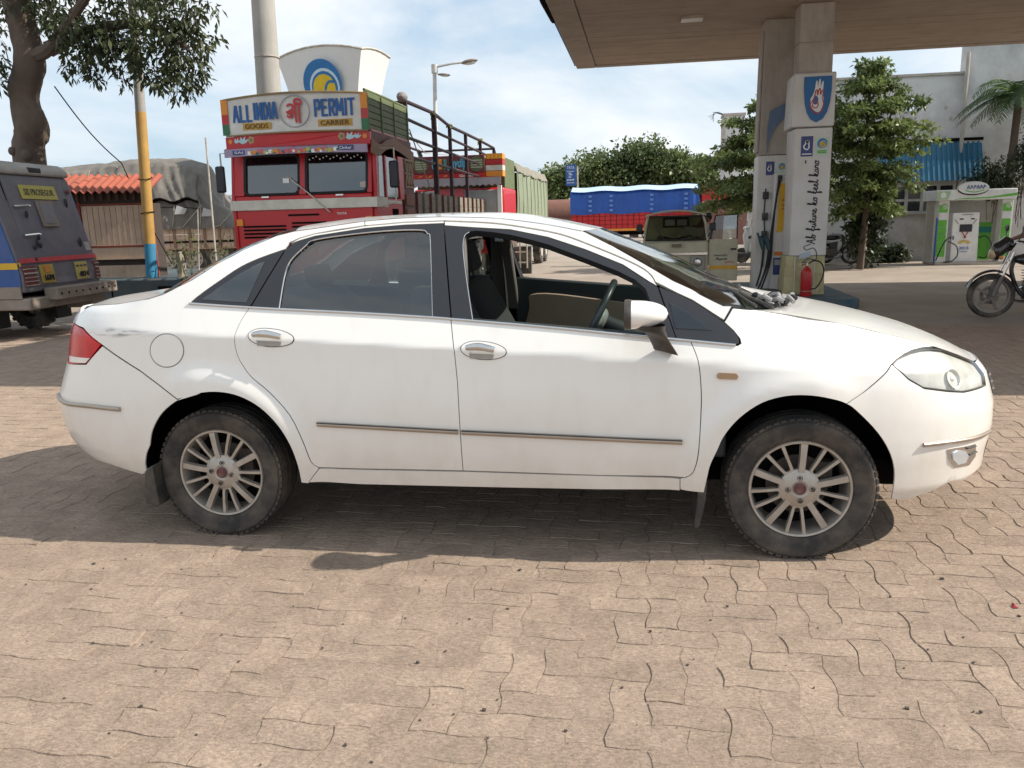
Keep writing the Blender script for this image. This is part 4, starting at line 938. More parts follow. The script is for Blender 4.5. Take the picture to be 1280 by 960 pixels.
    mb = MB(); mb.hexa([(-.36, -.05, 2.575), (.275, -.05, 2.575), (.29, .6, 2.575), (-.36, .6, 2.575), (-.335, -.05, 3.36), (.275, -.05, 3.36), (.285, .6, 3.36), (-.335, .6, 3.36)]); hd = mb.build('badge_box', M_CLAD, p, bev=.02)
    sh = [(-.19, 3.30), (.21, 3.30), (.212, 3.1), (.195, 2.92), (.16, 2.78), (.10, 2.68), (.012, 2.635), (-.075, 2.68), (-.135, 2.78), (-.17, 2.92), (-.188, 3.1)]
    c = [tuple(q) for q in sh]
    mb = MB(); mb.prism(c, lambda a, b: (a, -.052, b), lambda a, b: (a, -.066, b)); b = mb.build('shield_badge', M_BLUE, hd, smooth=False)
    # hand making a ring with thumb and finger: outline drawn in white with red edge
    hand = [[(.42, .18), (.30, .30), (.26, .48), (.34, .60), (.40, .75), (.43, .93), (.48, .95), (.50, .78), (.53, .95), (.58, 1.0), (.60, .80), (.64, .92), (.69, .92), (.68, .66), (.72, .48), (.68, .28), (.58, .15), (.42, .18)], [(.35, .50), (.42, .58), (.52, .52), (.52, .40), (.44, .34), (.35, .40), (.35, .50)]]
    filled = [(-.08+(a-.5)*.42+.09, 2.70+bb*.56) for a, bb in hand[0][:-1]]
    ring = [(-.08+(a-.5)*.42+.09, 2.70+bb*.56) for a, bb in hand[1][:-1]]
    mb = MB(); mb.prism([tuple(q) for q in catmull(filled, 3, True)], lambda a, b: (a, -.066, b), lambda a, b: (a, -.070, b)); mb.build('hand_emblem', M_WHITE, hd, smooth=False)
    mb = MB(); mb.prism([tuple(q) for q in catmull(ring, 3, True)], lambda a, b: (a, -.070, b), lambda a, b: (a, -.073, b)); mb.build('hand_ring', M_BLUE, hd, smooth=False)
    strokes([[(a, b) for a, b in hand[0]], hand[1]], (-.2, -.071, 2.70), (1, 0, 0), (0, 0, 1), .42, .007, M_REDP, hd, 'emblem_outline')
    sb = p
    mb = MB(); mb.bb(-.185, -.01, -.006, .001, 2.14, 2.44); mb.build('small_plate', M_NAVY, p)
    strokes([[(a*.9, b*.8) for a, b in hand[0]]], (-.19, -.0065, 2.22), (1, 0, 0), (0, 0, 1), .19, .010, M_WHITE, p, 'plate_emblem')
    strokes([[(0, 0), (1, 0)]], (-.17, -.0065, 2.175), (1, 0, 0), (0, 0, 1), .145, .008, M_WHITE, p, 'plate_line')
    mb = MB(); mb.bb(.03, .225, -.006, .001, 2.15, 2.42); mb.build('small_plate', pmat('pale_green_plate', (.55, .68, .58), .5), p)
    logo(p, (.128, -.007, 2.325), (1, 0, 0), (0, 0, 1), .075)
    strokes([[(0, 0), (1, 0)], [(0, -.2), (1, -.2)]], (.06, -.0065, 2.215), (1, 0, 0), (0, 0, 1), .13, .010, M_GREEN, p, 'plate_line')
    slogan(p)
    mb = MB(); mb.ball((-.105, -.004, 2.07), (.012, .006, .014), 8); mb.bb(-.115, -.095, -.008, .0, 2.035, 2.06); mb.build('dot_mark', M_BLKP, p)
    # ---- far pillar
    P2S = .9
    p2 = thing('canopy_pillar', 'narrower concrete pillar behind the fuel pump with a slanting blue panel', 'pillar', (2.80, 10.3, .14), 0, 'canopy pillars')
    p2.scale = (P2S, 1, 1)
    mb = MB(); mb.hexa([(-.30, 0, 2.25), (.28, 0, 2.25), (.28, .5, 2.25), (-.30, .5, 2.25), (-.27, 0, HC-.14), (.24, 0, HC-.14), (.24, .5, HC-.14), (-.27, .5, HC-.14)]); mb.build('column', M_CONC, p2, bev=.015)
    mb = MB(); mb.hexa([(-.34, .1, 2.3), (-.302, .1, 2.3), (-.302, .5, 2.3), (-.34, .5, 2.3), (-.30, .1, HC-.3), (-.274, .1, HC-.3), (-.274, .5, HC-.3), (-.30, .5, HC-.3)]); mb.build('side_duct', M_CONC, p2, bev=.008)
    mb = MB(); mb.hexa([(-.33, -.03, .0), (.26, -.03, .0), (.26, .52, .0), (-.33, .52, .0), (-.32, -.03, 2.24), (.27, -.03, 2.24), (.27, .52, 2.24), (-.32, .52, 2.24)]); mb.build('cladding', M_CLAD, p2, bev=.012)
    c = [(-.17, 2.28)]+[tuple(q) for q in catmull([(-.15, 2.45), (-.08, 2.62), (.05, 2.78), (.23, 2.88)], 5)]+[(.25, 3.12), (-.14, 2.95), (-.17, 2.7)]
    mb = MB(); mb.prism(c, lambda a, b: (a, -.004, b), lambda a, b: (a, -.04, b)); mb.build('swoosh_panel', pmat('faded_blue', (.13, .20, .34), .6), p2)
    mb = MB(); mb.bb(-.18, -.03, -.036, -.028, 1.92, 2.14); mb.build('small_plate', M_NAVY, p2); mb = MB(); mb.bb(.02, .19, -.036, -.028, 1.92, 2.12); mb.build('small_plate', pmat('pale_green_plate', (.55, .68, .58), .5), p2)
    strokes([[(a*.9, b*.8) for a, b in hand[0]]], (-.185, -.0365, 1.97), (1, 0, 0), (0, 0, 1), .15, .008, M_WHITE, p2, 'plate_emblem')
    logo(p2, (.105, -.037, 2.05), (1, 0, 0), (0, 0, 1), .055)
    for z in (1.6, 1.25, .95):
        mb = MB(); mb.bb(-.22, -.12, -.09, -.03, z-.07, z+.05); mb.build('wall_box', M_PLAST, p2, bev=.008)
    mb = MB(); mb.tube([(-.17, -.05, 1.7), (-.19, -.06, 1.3), (-.16, -.06, .9), (-.18, -.05, .4)], .012, 6); mb.build('cable', M_BLKP, p2)
def logo(parent, o, xd, yd, r):
    """round petroleum badge: blue ring with a yellow curl inside"""
    X, Y = Vector(xd), Vector(yd); Z = X.cross(Y); O = Vector(o)
    def disc(cx, cy, rr, z, mat, name, a0=0, a1=360, n=40):
        mb = MB(); pts = [(cx+rr*math.cos(R(a0+(a1-a0)*i/n)), cy+rr*math.sin(R(a0+(a1-a0)*i/n))) for i in range(n)]
        mb.prism(pts, lambda a, b: tuple(O+X*a+Y*b+Z*(z-.003)), lambda a, b: tuple(O+X*a+Y*b+Z*z)); mb.build(name, mat, parent, smooth=False)
    disc(0, 0, r, .003, pmat('logo_blue', (.01, .16, .42), .45), 'logo_ring')
    disc(.10*r, -.16*r, .78*r, .006, pmat('logo_pale', (.55, .70, .78), .45), 'logo_band')
    disc(.10*r, -.18*r, .68*r, .009, pmat('logo_blue', (.01, .16, .42), .45), 'logo_ring')
    disc(.08*r, -.20*r, .58*r, .012, pmat('logo_gold', (.72, .50, .01), .45), 'logo_disc')
    pts = [(.62, .02), (.40, .06), (.22, -.06), (.12, -.26), (.05, -.44), (-.12, -.5), (-.28, -.42)]
    strokes([[(a, b) for a, b in pts]], tuple(O+Z*.013), xd, yd, r, r*.055, pmat('logo_blue', (.01, .16, .42), .45), parent, 'logo_curl')
def slogan(p):
    """joined handwriting reading up the pillar: Ab future ko feel karo"""
    G = {
     'A': ([[(0, 0), (.25, .6), (.42, 1.15), (.5, .6), (.58, 0), (.72, .05)], [(.15, .42), (.62, .45)]], .75),
     'b': ([[(0, .1), (.2, .6), (.3, 1.2), (.15, 1.15), (.12, .4), (.2, 0), (.42, .1), (.42, .42), (.22, .45), (.5, .38), (.65, .35)]], .62),
     'f': ([[(0, .2), (.25, .7), (.38, 1.2), (.25, 1.25), (.18, .8), (.16, 0), (.12, -.55), (.28, -.4), (.2, .05), (.5, .18)], [(.0, .5), (.4, .55)]], .5),
     'u': ([[(0, .3), (.12, .5), (.12, .1), (.28, 0), (.42, .3), (.44, .5), (.44, .08), (.6, .1)]], .58),
     't': ([[(0, .1), (.18, .6), (.24, 1.0), (.2, .3), (.26, 0), (.45, .15)], [(.02, .7), (.42, .74)]], .44),
     'r': ([[(0, .1), (.12, .5), (.18, .42), (.36, .45), (.32, .1), (.5, .08)]], .48),
     'e': ([[(0, .15), (.28, .3), (.26, .5), (.1, .42), (.1, .08), (.28, 0), (.5, .15)]], .48),
     'k': ([[(0, .1), (.2, .7), (.28, 1.2), (.14, 1.1), (.12, 0)], [(.12, .3), (.38, .55), (.3, .3), (.14, .28), (.4, 0), (.6, .1)]], .58),
     'o': ([[(.3, .45), (.1, .4), (.06, .1), (.28, 0), (.42, .2), (.32, .45), (.55, .4)]], .55),
     'l': ([[(0, .1), (.22, .7), (.28, 1.2), (.14, 1.15), (.12, .3), (.2, 0), (.45, .15)]], .42),
     'a': ([[(.38, .42), (.16, .45), (.05, .15), (.2, 0), (.38, .25), (.4, .45), (.4, .08), (.58, .1)]], .56),
     ' ': ([], .42)}
    s = 'Ab future ko feel karo'; x = 0; lines = []
    for ch in s:
        g, w = G[ch]; lines += [[(x+a, b) for a, b in ln] for ln in g]; x += w
    Lm = 1.28; sc = Lm/x
    # text runs upward; letters' tops point to the left
    strokes(lines, (.09, -.003, .80), (0, 0, 1), (-1, 0, 0), sc*1.0, .0075, M_BLKP, p, 'slogan_lettering')
    fl = [[(-2.6, 1.5), (-2.2, .8), (-2.4, -.2), (-1.4, -.3), (-.6, .2), (-.9, 1.2), (-.4, 1.6), (.0, .6)]]
    strokes(fl, (.09, -.003, .80), (0, 0, 1), (-1, 0, 0), sc*.9, .006, M_BLKP, p, 'flourish')
    mb = MB(); mb.prism([(-.15, .56), (.02, .60), (.035, .69), (-.13, .65)], lambda a, b: (a, .0, b), lambda a, b: (a, -.004, b)); mb.build('nozzle_print', pmat('faded_print', (.45, .52, .58), .6), p)
station()
def pump():
    y = 9.98
    p = thing('fuel_pump', 'white fuel dispenser with a yellow panel and black hoses, standing between the pillars', 'fuel pump', (2.89, y, .14))
    mb = MB(); mb.hexa([(-.17, 0, 0), (.19, 0, 0), (.19, .45, 0), (-.17, .45, 0), (-.14, 0, 1.94), (.17, 0, 1.94), (.17, .45, 1.94), (-.14, .45, 1.94)]); b = mb.build('body', M_CLAD, p, bev=.02)
    mb = MB(); mb.hexa([(-.09, -.012, .98), (.13, -.012, 1.02), (.13, .0, 1.02), (-.09, .0, .98), (-.06, -.012, 1.77), (.13, -.012, 1.77), (.13, 0, 1.77), (-.06, 0, 1.77)]); mb.build('yellow_panel', M_YEL, p, smooth=False)
    for z in (1.50, 1.42, 1.36): 
        mb = MB(); mb.bb(-.02, .11, -.016, -.011, z-.012, z+.012); mb.build('panel_text', pmat('ochre_print', (.28, .18, .02), .5), p)
    mb = MB(); mb.bb(-.11, .04, -.012, 0, .60, .66); mb.build('orange_label', pmat('label_orange', (.7, .2, .02), .5), p)
    mb = MB(); mb.bb(-.12, .13, -.012, 0, .28, .56); mb.build('display_panel', M_NAVY, p, smooth=False); mb = MB(); mb.bb(-.10, .05, -.016, -.011, .44, .53); mb.build('display', pmat('lcd_grey', (.35, .38, .36), .3), p); 
    mb = MB(); mb.ball((.06, -.012, .38), (.05, .008, .06), 10); mb.build('round_sticker', pmat('sticker_pink', (.5, .25, .3), .5), p)
    for k in range(4): 
        mb = MB(); mb.bb(-.03, .10, -.012, 0, .06+k*.045, .085+k*.045); mb.build('louvre', M_PLAST, p)
    mb = MB(); mb.bb(-.10, -.03, -.04, 0, 1.80, 1.90); mb.build('top_lamp', M_PLAST, p, bev=.01)
    for k, (x0, x1) in enumerate(((-.16, -.33), (-.19, -.38))):
        mb = MB(); mb.tube(catmull([(-.05-.03*k, -.02, 1.86), (-.12, -.05-.02*k, 1.5), (-.155-.02*k, -.06, 1.0), (x0-.02, -.08, .5), (x1+.02, -.14, .08), (x1-.03, -.2, .02)], 6), .016, 8); h = mb.build('hose', M_SEAL, p)
    for k in range(2):
        mb = MB(); mb.tube([(-.36+.09*k, -.05, .92), (-.33+.09*k, -.07, .84), (-.30+.09*k, -.08, .70)], [.03, .045, .03], 8); mb.tube([(-.37+.09*k, -.06, .90), (-.40+.09*k, -.07, .98)], [.02, .016], 8); n = mb.build('nozzle', pmat('nozzle_teal', (.02, .06, .07), .5), p)
        mb = MB(); mb.tube(catmull([(-.30+.09*k, -.08, .70), (-.32+.07*k, -.1, .4), (-.40+.05*k, -.16, .1)], 6), .017, 8); mb.build('hose', M_SEAL, p)
    mb = MB(); mb.lathe([(0, 0), (.34, 0), (.36, .03), (.30, .055), (0, .06)], (-.36, -.35, .0), 'Z', 24); mb.build('hose_tray', M_PLAST, p)
pump()
def extinguisher():
    e = thing('fire_extinguisher', 'red fire extinguisher standing on the island at the foot of the slogan pillar', 'extinguisher', (3.15, 9.10, .14))
    mb = MB(); mb.lathe([(0, 0), (.082, 0), (.088, .012), (.088, .36), (.08, .40), (.05, .435), (.028, .45), (.028, .475), (0, .475)], (0, 0, 0), 'Z', 28); mb.build('cylinder', M_REDP, e)
    mb = MB(); mb.lathe([(.0885, .075), (.0895, .076), (.0895, .088), (.0885, .089)], (0, 0, 0), 'Z', 28); mb.build('band', M_CHROME, e)
    mb = MB(); mb.cyl((0, 0, .47), (0, 0, .52), .022, n=12); mb.tube([(0, 0, .515), (-.05, 0, .535), (-.085, 0, .53)], .012, 6); mb.tube([(0, 0, .50), (-.05, 0, .50), (-.08, 0, .475)], .010, 6); mb.build('valve', M_CHROME, e)
    mb = MB(); mb.tube(catmull([(.015, 0, .50), (.10, -.01, .55), (.20, -.02, .52), (.25, -.02, .40), (.22, -.03, .25), (.14, -.04, .13), (.07, -.10, .12)], 6), .011, 8); h = mb.build('hose', M_SEAL, e)
extinguisher()
# ================================================================= goods vehicles in the yard
M_TRED = pmat('truck_red', (.50, .009, .014), .4, var=.12, dirt=((.30, .03, .025), .4, 5), coat=.15)
M_MAROON = pmat('truck_maroon', (.115, .028, .030), .6, var=.2, dirt=((.16, .10, .08), .5, 5))
M_RAIL = pmat('rail_maroon', (.032, .013, .018), .6, var=.2)
M_CREAM = pmat('truck_cream', (.62, .60, .52), .5, dirt=((.40, .36, .30), .5, 4))
M_OLIVE = pmat('truck_olive', (.10, .135, .055), .6, var=.18, dirt=((.17, .17, .10), .5, 4))
M_PLANK = pmat('grey_plank', (.24, .205, .165), .85, var=.25, scale=9, dirt=((.13, .10, .08), .5, 4), stretch=(1, .3, 3))
M_RUBBER = pmat('truck_tyre', (.045, .042, .038), .9, var=.2, dirt=((.26, .23, .195), .8, 3))
M_LAV = pmat('visor_lavender', (.36, .30, .42), .6); M_ORANGE = pmat('paint_orange', (.70, .26, .03), .5); M_DGREEN = pmat('paint_green', (.03, .16, .07), .5); M_PINK = pmat('paint_pink', (.60, .12, .14), .5)
M_DBLUE = pmat('letter_blue', (.008, .10, .33), .45)
M_RIM = pmat('truck_rim', (.55, .50, .43), .7, var=.2, dirt=((.15, .12, .1), .5, 6))
G_CAB = glass('cab_glass', (.42, .47, .46), .17, .06)
def truck_wheel(parent, x, y, r, side, w=.26):
    """axis along x"""
    mb = MB(); p = [(r*.56, -w/2), (r*.8, -w/2), (r*.95, -w*.46), (r, -w*.36), (r, w*.36), (r*.95, w*.46), (r*.8, w/2), (r*.56, w/2), (r*.55, 0)]
    mb.lathe(p, (0, 0, 0), 'X', 36)
    for j in range(36):
        a = 2*math.pi*j/36; q = Matrix.Rotation(a, 3, 'X'); c = q @ Vector((w*.3*(1 if j % 2 else -1), 0, r)); mb.box(c, (w*.35, .05, .022), q)
    t = mb.build('wheel', M_RUBBER, parent); t.location = (x, y, r)
    mb = MB(); s = side
    mb.lathe([(r*.57, s*w*.48), (r*.52, s*w*.40), (r*.46, s*w*.05), (r*.30, -s*w*.02), (r*.26, s*w*.10), (r*.18, s*w*.30), (0, s*w*.32)], (0, 0, 0), 'X', 28); mb.build('rim', M_RIM, t)
    for k in range(8):
        a = 2*math.pi*k/8; mb = MB(); mb.cyl((s*w*.0, r*.38*math.cos(a), r*.38*math.sin(a)), (s*w*.16, r*.38*math.cos(a), r*.38*math.sin(a)), .022, n=6); mb.build('wheel_nut', M_IRON, t)
    return t
def flat(poly, y, th, name, mat, parent, plane='xz'):
    mb = MB(); f = (lambda d: (lambda a, b: (a, d, b))) if plane == 'xz' else (lambda d: (lambda a, b: (d, a, b)))
    mb.prism(poly, f(y), f(y+th)); return mb.build(name, mat, parent, smooth=False)
def disc2(cx, cz, r, y, mat, name, parent, n=16, th=-.006):
    return flat([(cx+r*math.cos(2*math.pi*i/n), cz+r*math.sin(2*math.pi*i/n)) for i in range(n)], y, th, name, mat, parent)
def red_truck():
    """x to the truck's own left as seen from in front, y backwards, z up; front board at y = 0"""
    Y0 = 7.77; t = thing('goods_truck', 'red goods truck whose cab board reads ALL INDIA PERMIT, with bare cargo rails', 'truck', (-4.53, Y0, 0))
    hw = 1.17
    # cab shell
    prof = [(0.05, .75), (0.0, 1.1), (0.0, 1.85), (.10, 2.50), (.22, 2.78), (2.05, 2.80), (2.1, .85), (1.25, .75)]
    mb = MB(); mb.prism(prof, lambda a, b: (-hw, a, b), lambda a, b: (-hw+.06, a, b)); mb.build('cab_side', M_TRED, t, bev=.02)
    mb = MB(); mb.bb(-hw+.062, hw-.062, .0, .08, .75, 1.90); mb.build('front_panel', M_TRED, t, bev=.03)
    mb = MB(); mb.bb(-hw+.06, hw-.06, 2.0, 2.06, .8, 2.8); mb.build('cab_back', pmat('cab_inside', (.10, .035, .035), .8), t); mb = MB(); mb.bb(-hw+.06, hw-.06, .15, 2.05, 2.78, 2.83); mb.build('cab_roof', M_TRED, t); mb = MB(); mb.bb(-hw+.06, hw-.06, .1, 2.05, .9, 1.2); mb.build('cab_floor', M_DARK, t)
    mb = MB(); mb.bb(-.95, -.1, .75, 1.25, 1.2, 1.7); mb.bb(.1, .95, .75, 1.25, 1.2, 1.7); mb.bb(-.95, .95, 1.25, 1.4, 1.2, 2.15); mb.build('cab_seat', pmat('seat_red', (.30, .04, .04), .8), t, bev=.04)
    mb = MB(); mb.tube([(-.5+.23*math.cos(a), .55+.10*math.sin(a), 1.85+.16*math.sin(a)) for a in np.linspace(0, 2*math.pi, 21)[:-1]], .016, 6, closed=True); mb.build('cab_wheel', M_BLKP, t)
    # screen frame and panes
    mb = MB()
    for (x0, x1) in ((-hw+.062, -.95), (-.05, .06), (1.04, hw-.062)):
        mb.hexa([(x0, .0, 1.902), (x1, .0, 1.902), (x1, .07, 1.902), (x0, .07, 1.902), (x0, .10, 2.50), (x1, .10, 2.50), (x1, .17, 2.50), (x0, .17, 2.50)])
    mb.build('screen_pillar', M_TRED, t)
    mb = MB(); mb.hexa([(-hw+.062, .10, 2.502), (hw-.062, .10, 2.502), (hw-.062, .2, 2.502), (-hw+.062, .2, 2.502), (-hw+.062, .2, 2.79), (hw-.062, .2, 2.79), (hw-.062, .3, 2.79), (-hw+.062, .3, 2.79)]); mb.build('front_header', M_TRED, t)
    def sq(z): return .0+.10*(z-1.90)/.60
    for (x0, x1) in ((-.94, -.055), (.065, 1.035)):
        cs = []
        for (cx, cz, a0) in ((x0+.08, 1.99, 180), (x1-.08, 1.99, 270), (x1-.08, 2.42, 0), (x0+.08, 2.42, 90)):
            cs += [(cx+.08*math.cos(R(a0+k*22.5)), cz+.08*math.sin(R(a0+k*22.5))) for k in range(5)]
        mb = MB(); mb.prism(cs, lambda a, b: (a, sq(b)+.03, b), lambda a, b: (a, sq(b)+.036, b)); w = mb.build('windscreen', G_CAB, t, smooth=False)
        mb = MB(); mb.tube([(a, sq(b)+.012, b) for a, b in cs], .024, 6, closed=True); mb.build('rubber', M_SEAL, w)
        mb = MB(); mb.add([(x0-.02, sq(1.905)+.05, 1.905), (x1+.02, sq(1.905)+.05, 1.905), (x1+.02, sq(2.49)+.05, 2.49), (x0-.02, sq(2.49)+.05, 2.49)]+[(a, sq(b)+.05, b) for a, b in cs], []); 
    mb = MB(); mb.tube(catmull([(.45, -.05, 1.62), (.2, -.03, 1.84), (-.22, 0.02, 2.17)], 4), .011, 6); mb.build('wiper', M_RIM, t)
    # tinted fringe hanging inside the top of the screens
    for (x0, x1) in ((-.85, -.06), (.07, 1.03)):
        n = 14; pl = [(x0, 2.5)]+[(x0+(x1-x0)*i/n, 2.42-.045*(i % 2)-(.07 if i < 6 and x0 < 0 else 0)) for i in range(n+1)]+[(x1, 2.5)]
        mb = MB(); mb.prism(pl, lambda a, b: (a, sq(b)+.045, b), lambda a, b: (a, sq(b)+.05, b)); mb.build('fringe', pmat('fringe_black', (.012, .010, .012), .8), t, smooth=False)
    for i in range(16): disc2(.12+.055*i, 2.415+.02*(i % 3), .012, .10, M_WHITE, 'bead', t, 6)
    flat([(-.32, 2.08), (-.22, 2.08), (-.22, 2.15), (-.32, 2.15)], .055, .004, 'paper_sticker', M_WHITE, t); flat([(.92, 1.98), (1.01, 1.98), (1.01, 2.06), (.92, 2.06)], .038, .004, 'paper_sticker', pmat('sticker_buff', (.5, .42, .38), .6), t)
    # cream band, slots, bumper, lamps below
    mb = MB(); mb.bb(-hw-.015, hw+.03, -.03, .0, 1.68, 1.83); mb.bb(hw+.001, hw+.03, .0, .5, 1.68, 1.83); mb.build('cream_band', M_CREAM, t, bev=.006)
    for x in (-.65, .55): mb = MB(); mb.bb(x, x+.12, -.035, .0, 1.865, 1.885); mb.build('catch', M_CHROME, t)
    for z, x0, x1 in [(1.58, -.25, .25)]+[(1.42-.055*k, -1.0, -.3) for k in range(4)]+[(1.46-.055*k, -.2, .35) for k in range(5)]:
        mb = MB(); mb.bb(x0, x1, -.012, .0, z, z+.028); mb.build('air_slot', M_DARK, t)
    mb = MB(); mb.bb(-hw-.03, hw+.03, -.18, -.02, .50, .86); mb.build('bumper', M_TRED, t, bev=.03)
    for s in (-1, 1):
        mb = MB(); mb.lathe([(0, -.06), (.09, -.05), (.105, -.02), (.105, .0)], (s*.85, 0, 1.02), 'Y', 20); mb.build('headlight', M_CHROME, t)
        mb = MB(); mb.bb(s*1.0, s*1.1, -.03, 0, 1.45, 1.55); mb.build('turn_lamp', M_ORANGE, t)
    flat([(-.95, 1.05), (-.6, 1.05), (-.6, 1.16), (-.95, 1.16)], -.01, .009, 'small_plate', M_WHITE, t)
    text('TATA', (.62, -.006, 1.60), (1, 0, 0), (0, 0, 1), .03, .16, M_CHROME, t, 'badge_lettering')
    # painted board over the cab
    bz = lambda x: 3.30+.055*(1-(x/1.12)**2); lz = lambda x: 2.80+.02*(1-(x/1.12)**2)
    bow = lambda x: -.05-.05*(1-(x/1.12)**2)
    xs = np.linspace(-1.12, 1.12, 13)
    mb = MB(); mb.prism([(x, lz(x)) for x in xs]+[(x, bz(x)) for x in xs[::-1]], lambda a, b: (a, bow(a), b), lambda a, b: (a, bow(a)+.05, b)); bd = mb.build('permit_board', pmat('board_white', (.66, .65, .62), .5, dirt=((.5, .47, .42), .4, 3)), t, smooth=False)
    for x0, x1, m in ((-1.165, -1.06, 0), (1.04, 1.145, 0)):
        for z0, z1, mm in ((3.10, 3.32, M_ORANGE), (2.96, 3.10, M_REDP), (2.80, 2.96, M_DGREEN)): flat([(x0, z0), (x1, z0), (x1, z1), (x0, z1)], -.062-.012*(m+1), .01, 'corner_stripe', mm, bd)
    mb = MB(); mb.tube([(x, bow(x)-.01, bz(x)+.012) for x in xs], .016, 6); mb.tube([(x, bow(x)-.01, lz(x)-.012) for x in xs], .014, 6); mb.build('board_edging', pmat('edging_brass', (.30, .22, .12), .5), bd)
    def bt(s, x, z, h, w, m, b=.0, d=.006):
        o = Vector((x, bow(x)-.004, z)); sl = (bow(x+.1)-bow(x-.1))/.2
        return text(s, o, (1, sl, 0), (0, 0, 1), h, w, m, bd, 'lettering', d, b)
    for s_, x_, z_, w_ in (('ALL', -.82, 3.10, .30), ('INDIA', -.445, 3.125, .37), ('PERMIT', .64, 3.13, .60)):
        sl = (bow(x_+.1)-bow(x_-.1))/.2; block_text(s_, Vector((x_, bow(x_)-.006, z_)), (1, sl, 0), (0, 0, 1), .215, w_, .017, M_DBLUE, bd)
    M_GBR = pmat('letter_brown', (.12, .055, .01), .5)
    for s, x, w in (('GOODS', -.60, .40), ('CARRIER', .64, .46)):
        sl = (bow(x+.1)-bow(x-.1))/.2
        mb = MB(); o = [(x-w/2-.03, 2.865), (x+w/2+.03, 2.865), (x+w/2+.03, 2.965), (x-w/2-.03, 2.965)]; mb.prism(o, lambda a, b: (a, bow(a)-.001, b), lambda a, b: (a, bow(a)-.006, b)); mb.build('word_plate', pmat('plate_ochre', (.50, .30, .05), .5), bd, smooth=False)
        text(s, (x, bow(x)-.009, 2.915), (1, sl, 0), (0, 0, 1), .07, w-.02, M_GBR, bd, 'lettering', .005, .01)
    # round medallion with the invocation
    mb = MB(); mb.tube([(.02+.235*math.cos(a), bow(0)-.004, 3.10+.225*math.sin(a)) for a in np.linspace(0, 2*math.pi, 33)[:-1]], .008, 6, closed=True); mb.build('medallion_ring', pmat('ring_grey', (.35, .38, .42), .5), bd)
    sh = [[(-.58, .46), (-.40, .62), (-.12, .55), (-.15, .25), (-.42, .12), (-.55, -.02), (-.30, -.06), (-.10, .08), (.05, .02)], [(-.66, .10), (-.40, -.05), (-.22, -.28), (-.40, -.34), (-.62, -.20)], [(.10, .62), (.11, .2), (.10, -.30), (.14, -.75)], [(-.12, -.08), (.10, -.05)], [(.40, .60), (.42, .2), (.40, -.40), (.44, -.80)], [(.02, .64), (.22, .66), (.62, .60)], [(.10, .62), (.06, .88), (.26, 1.0), (.52, .92), (.60, .70), (.42, .6)]]
    strokes(sh, (.02, bow(0)-.006, 3.08), (1, 0, 0), (0, 0, 1), .19, .0155, M_REDP, bd, 'shri_lettering')
    # red band with painted birds and flowers, then the projecting visor
    rb = lambda x: -.04-.05*(1-(x/1.15)**2)
    xs = np.linspace(-1.15, 1.15, 13)
    mb = MB(); mb.prism([(x, 2.60+.012*(1-(x/1.15)**2)) for x in xs]+[(x, lz(x)-.025) for x in xs[::-1]], lambda a, b: (a, rb(a), b), lambda a, b: (a, rb(a)+.05, b)); rdb = mb.build('red_band', M_TRED, t, smooth=False)
    def blob(x, z, w, h, m, n='painted_flower', par=rdb, base=rb, k=10, d=.004):
        pts = [(x+w*math.cos(2*math.pi*i/k)*(1+.25*(i % 2)), z+h*math.sin(2*math.pi*i/k)*(1+.25*(i % 2))) for i in range(k)]
        mb = MB(); mb.prism(pts, lambda a, b: (a, base(a)-.001, b), lambda a, b: (a, base(a)-d, b)); mb.build(n, m, par, smooth=False)
    M_BIRD = pmat('bird_pale', (.40, .62, .68), .5); M_TAN = pmat('flower_tan', (.42, .30, .16), .6)
    for sx in (-1, 1):
        blob(sx*1.07, 2.71, .03, .03, M_ORANGE); blob(sx*.72, 2.72, .045, .05, M_TAN); blob(sx*.72, 2.72, .022, .025, pmat('flower_olive', (.2, .2, .08), .6), d=.007)
        for x, k in ((.96, .7), (.85, 1)):
            pts = [(-.07, -.02), (-.02, -.05), (.05, -.03), (.09, .02), (.03, .01), (.04, .07), (-.01, .02), (-.04, .06), (-.05, .01)]
            mb = MB(); mb.prism([(sx*x+a*k, 2.715+b*k) for a, b in pts], lambda a, b: (a, rb(a)-.001, b), lambda a, b: (a, rb(a)-.005, b)); mb.build('painted_bird', M_BIRD, rdb, smooth=False)
    vb = lambda x: -.16-.05*(1-(x/1.12)**2)
    xs = np.linspace(-1.13, 1.13, 13)
    mb = MB(); mb.prism([(x, 2.47+.02*(1-(x/1.13)**2)) for x in xs]+[(x, 2.585+.012*(1-(x/1.13)**2)) for x in xs[::-1]], lambda a, b: (a, vb(a), b), lambda a, b: (a, vb(a)+.04, b)); vz = mb.build('visor', M_LAV, t, smooth=False)
    mb = MB(); mb.prism([(-1.13, vb(1.13)), (0, vb(0)), (1.13, vb(1.13)), (1.13, .1), (-1.13, .1)], lambda a, b: (a, b+.02, 2.585), lambda a, b: (a, b+.02, 2.598)); mb.build('visor_top', M_TRED, t, smooth=False)
    flat([(-.98, 2.50), (-.78, 2.50), (-.78, 2.565), (-.98, 2.565)], vb(.9)-.001, -.006, 'word_plate', M_NAVY, vz); text('SAI', (-.88, vb(.9)-.008, 2.533), (1, 0, 0), (0, 0, 1), .035, .14, M_WHITE, vz, 'lettering', .004, .0)
    flat([(.70, 2.51), (.93, 2.51), (.93, 2.58), (.70, 2.58)], vb(.85)-.001, -.006, 'word_plate', M_NAVY, vz); text('Onkar', (.815, vb(.85)-.008, 2.545), (1, 0, 0), (0, 0, 1), .045, .19, M_WHITE, vz, 'lettering', .004, .0)
    fl = [M_WHITE, M_ORANGE, M_PINK, pmat('leaf_yellow', (.45, .48, .12), .6), M_DGREEN]
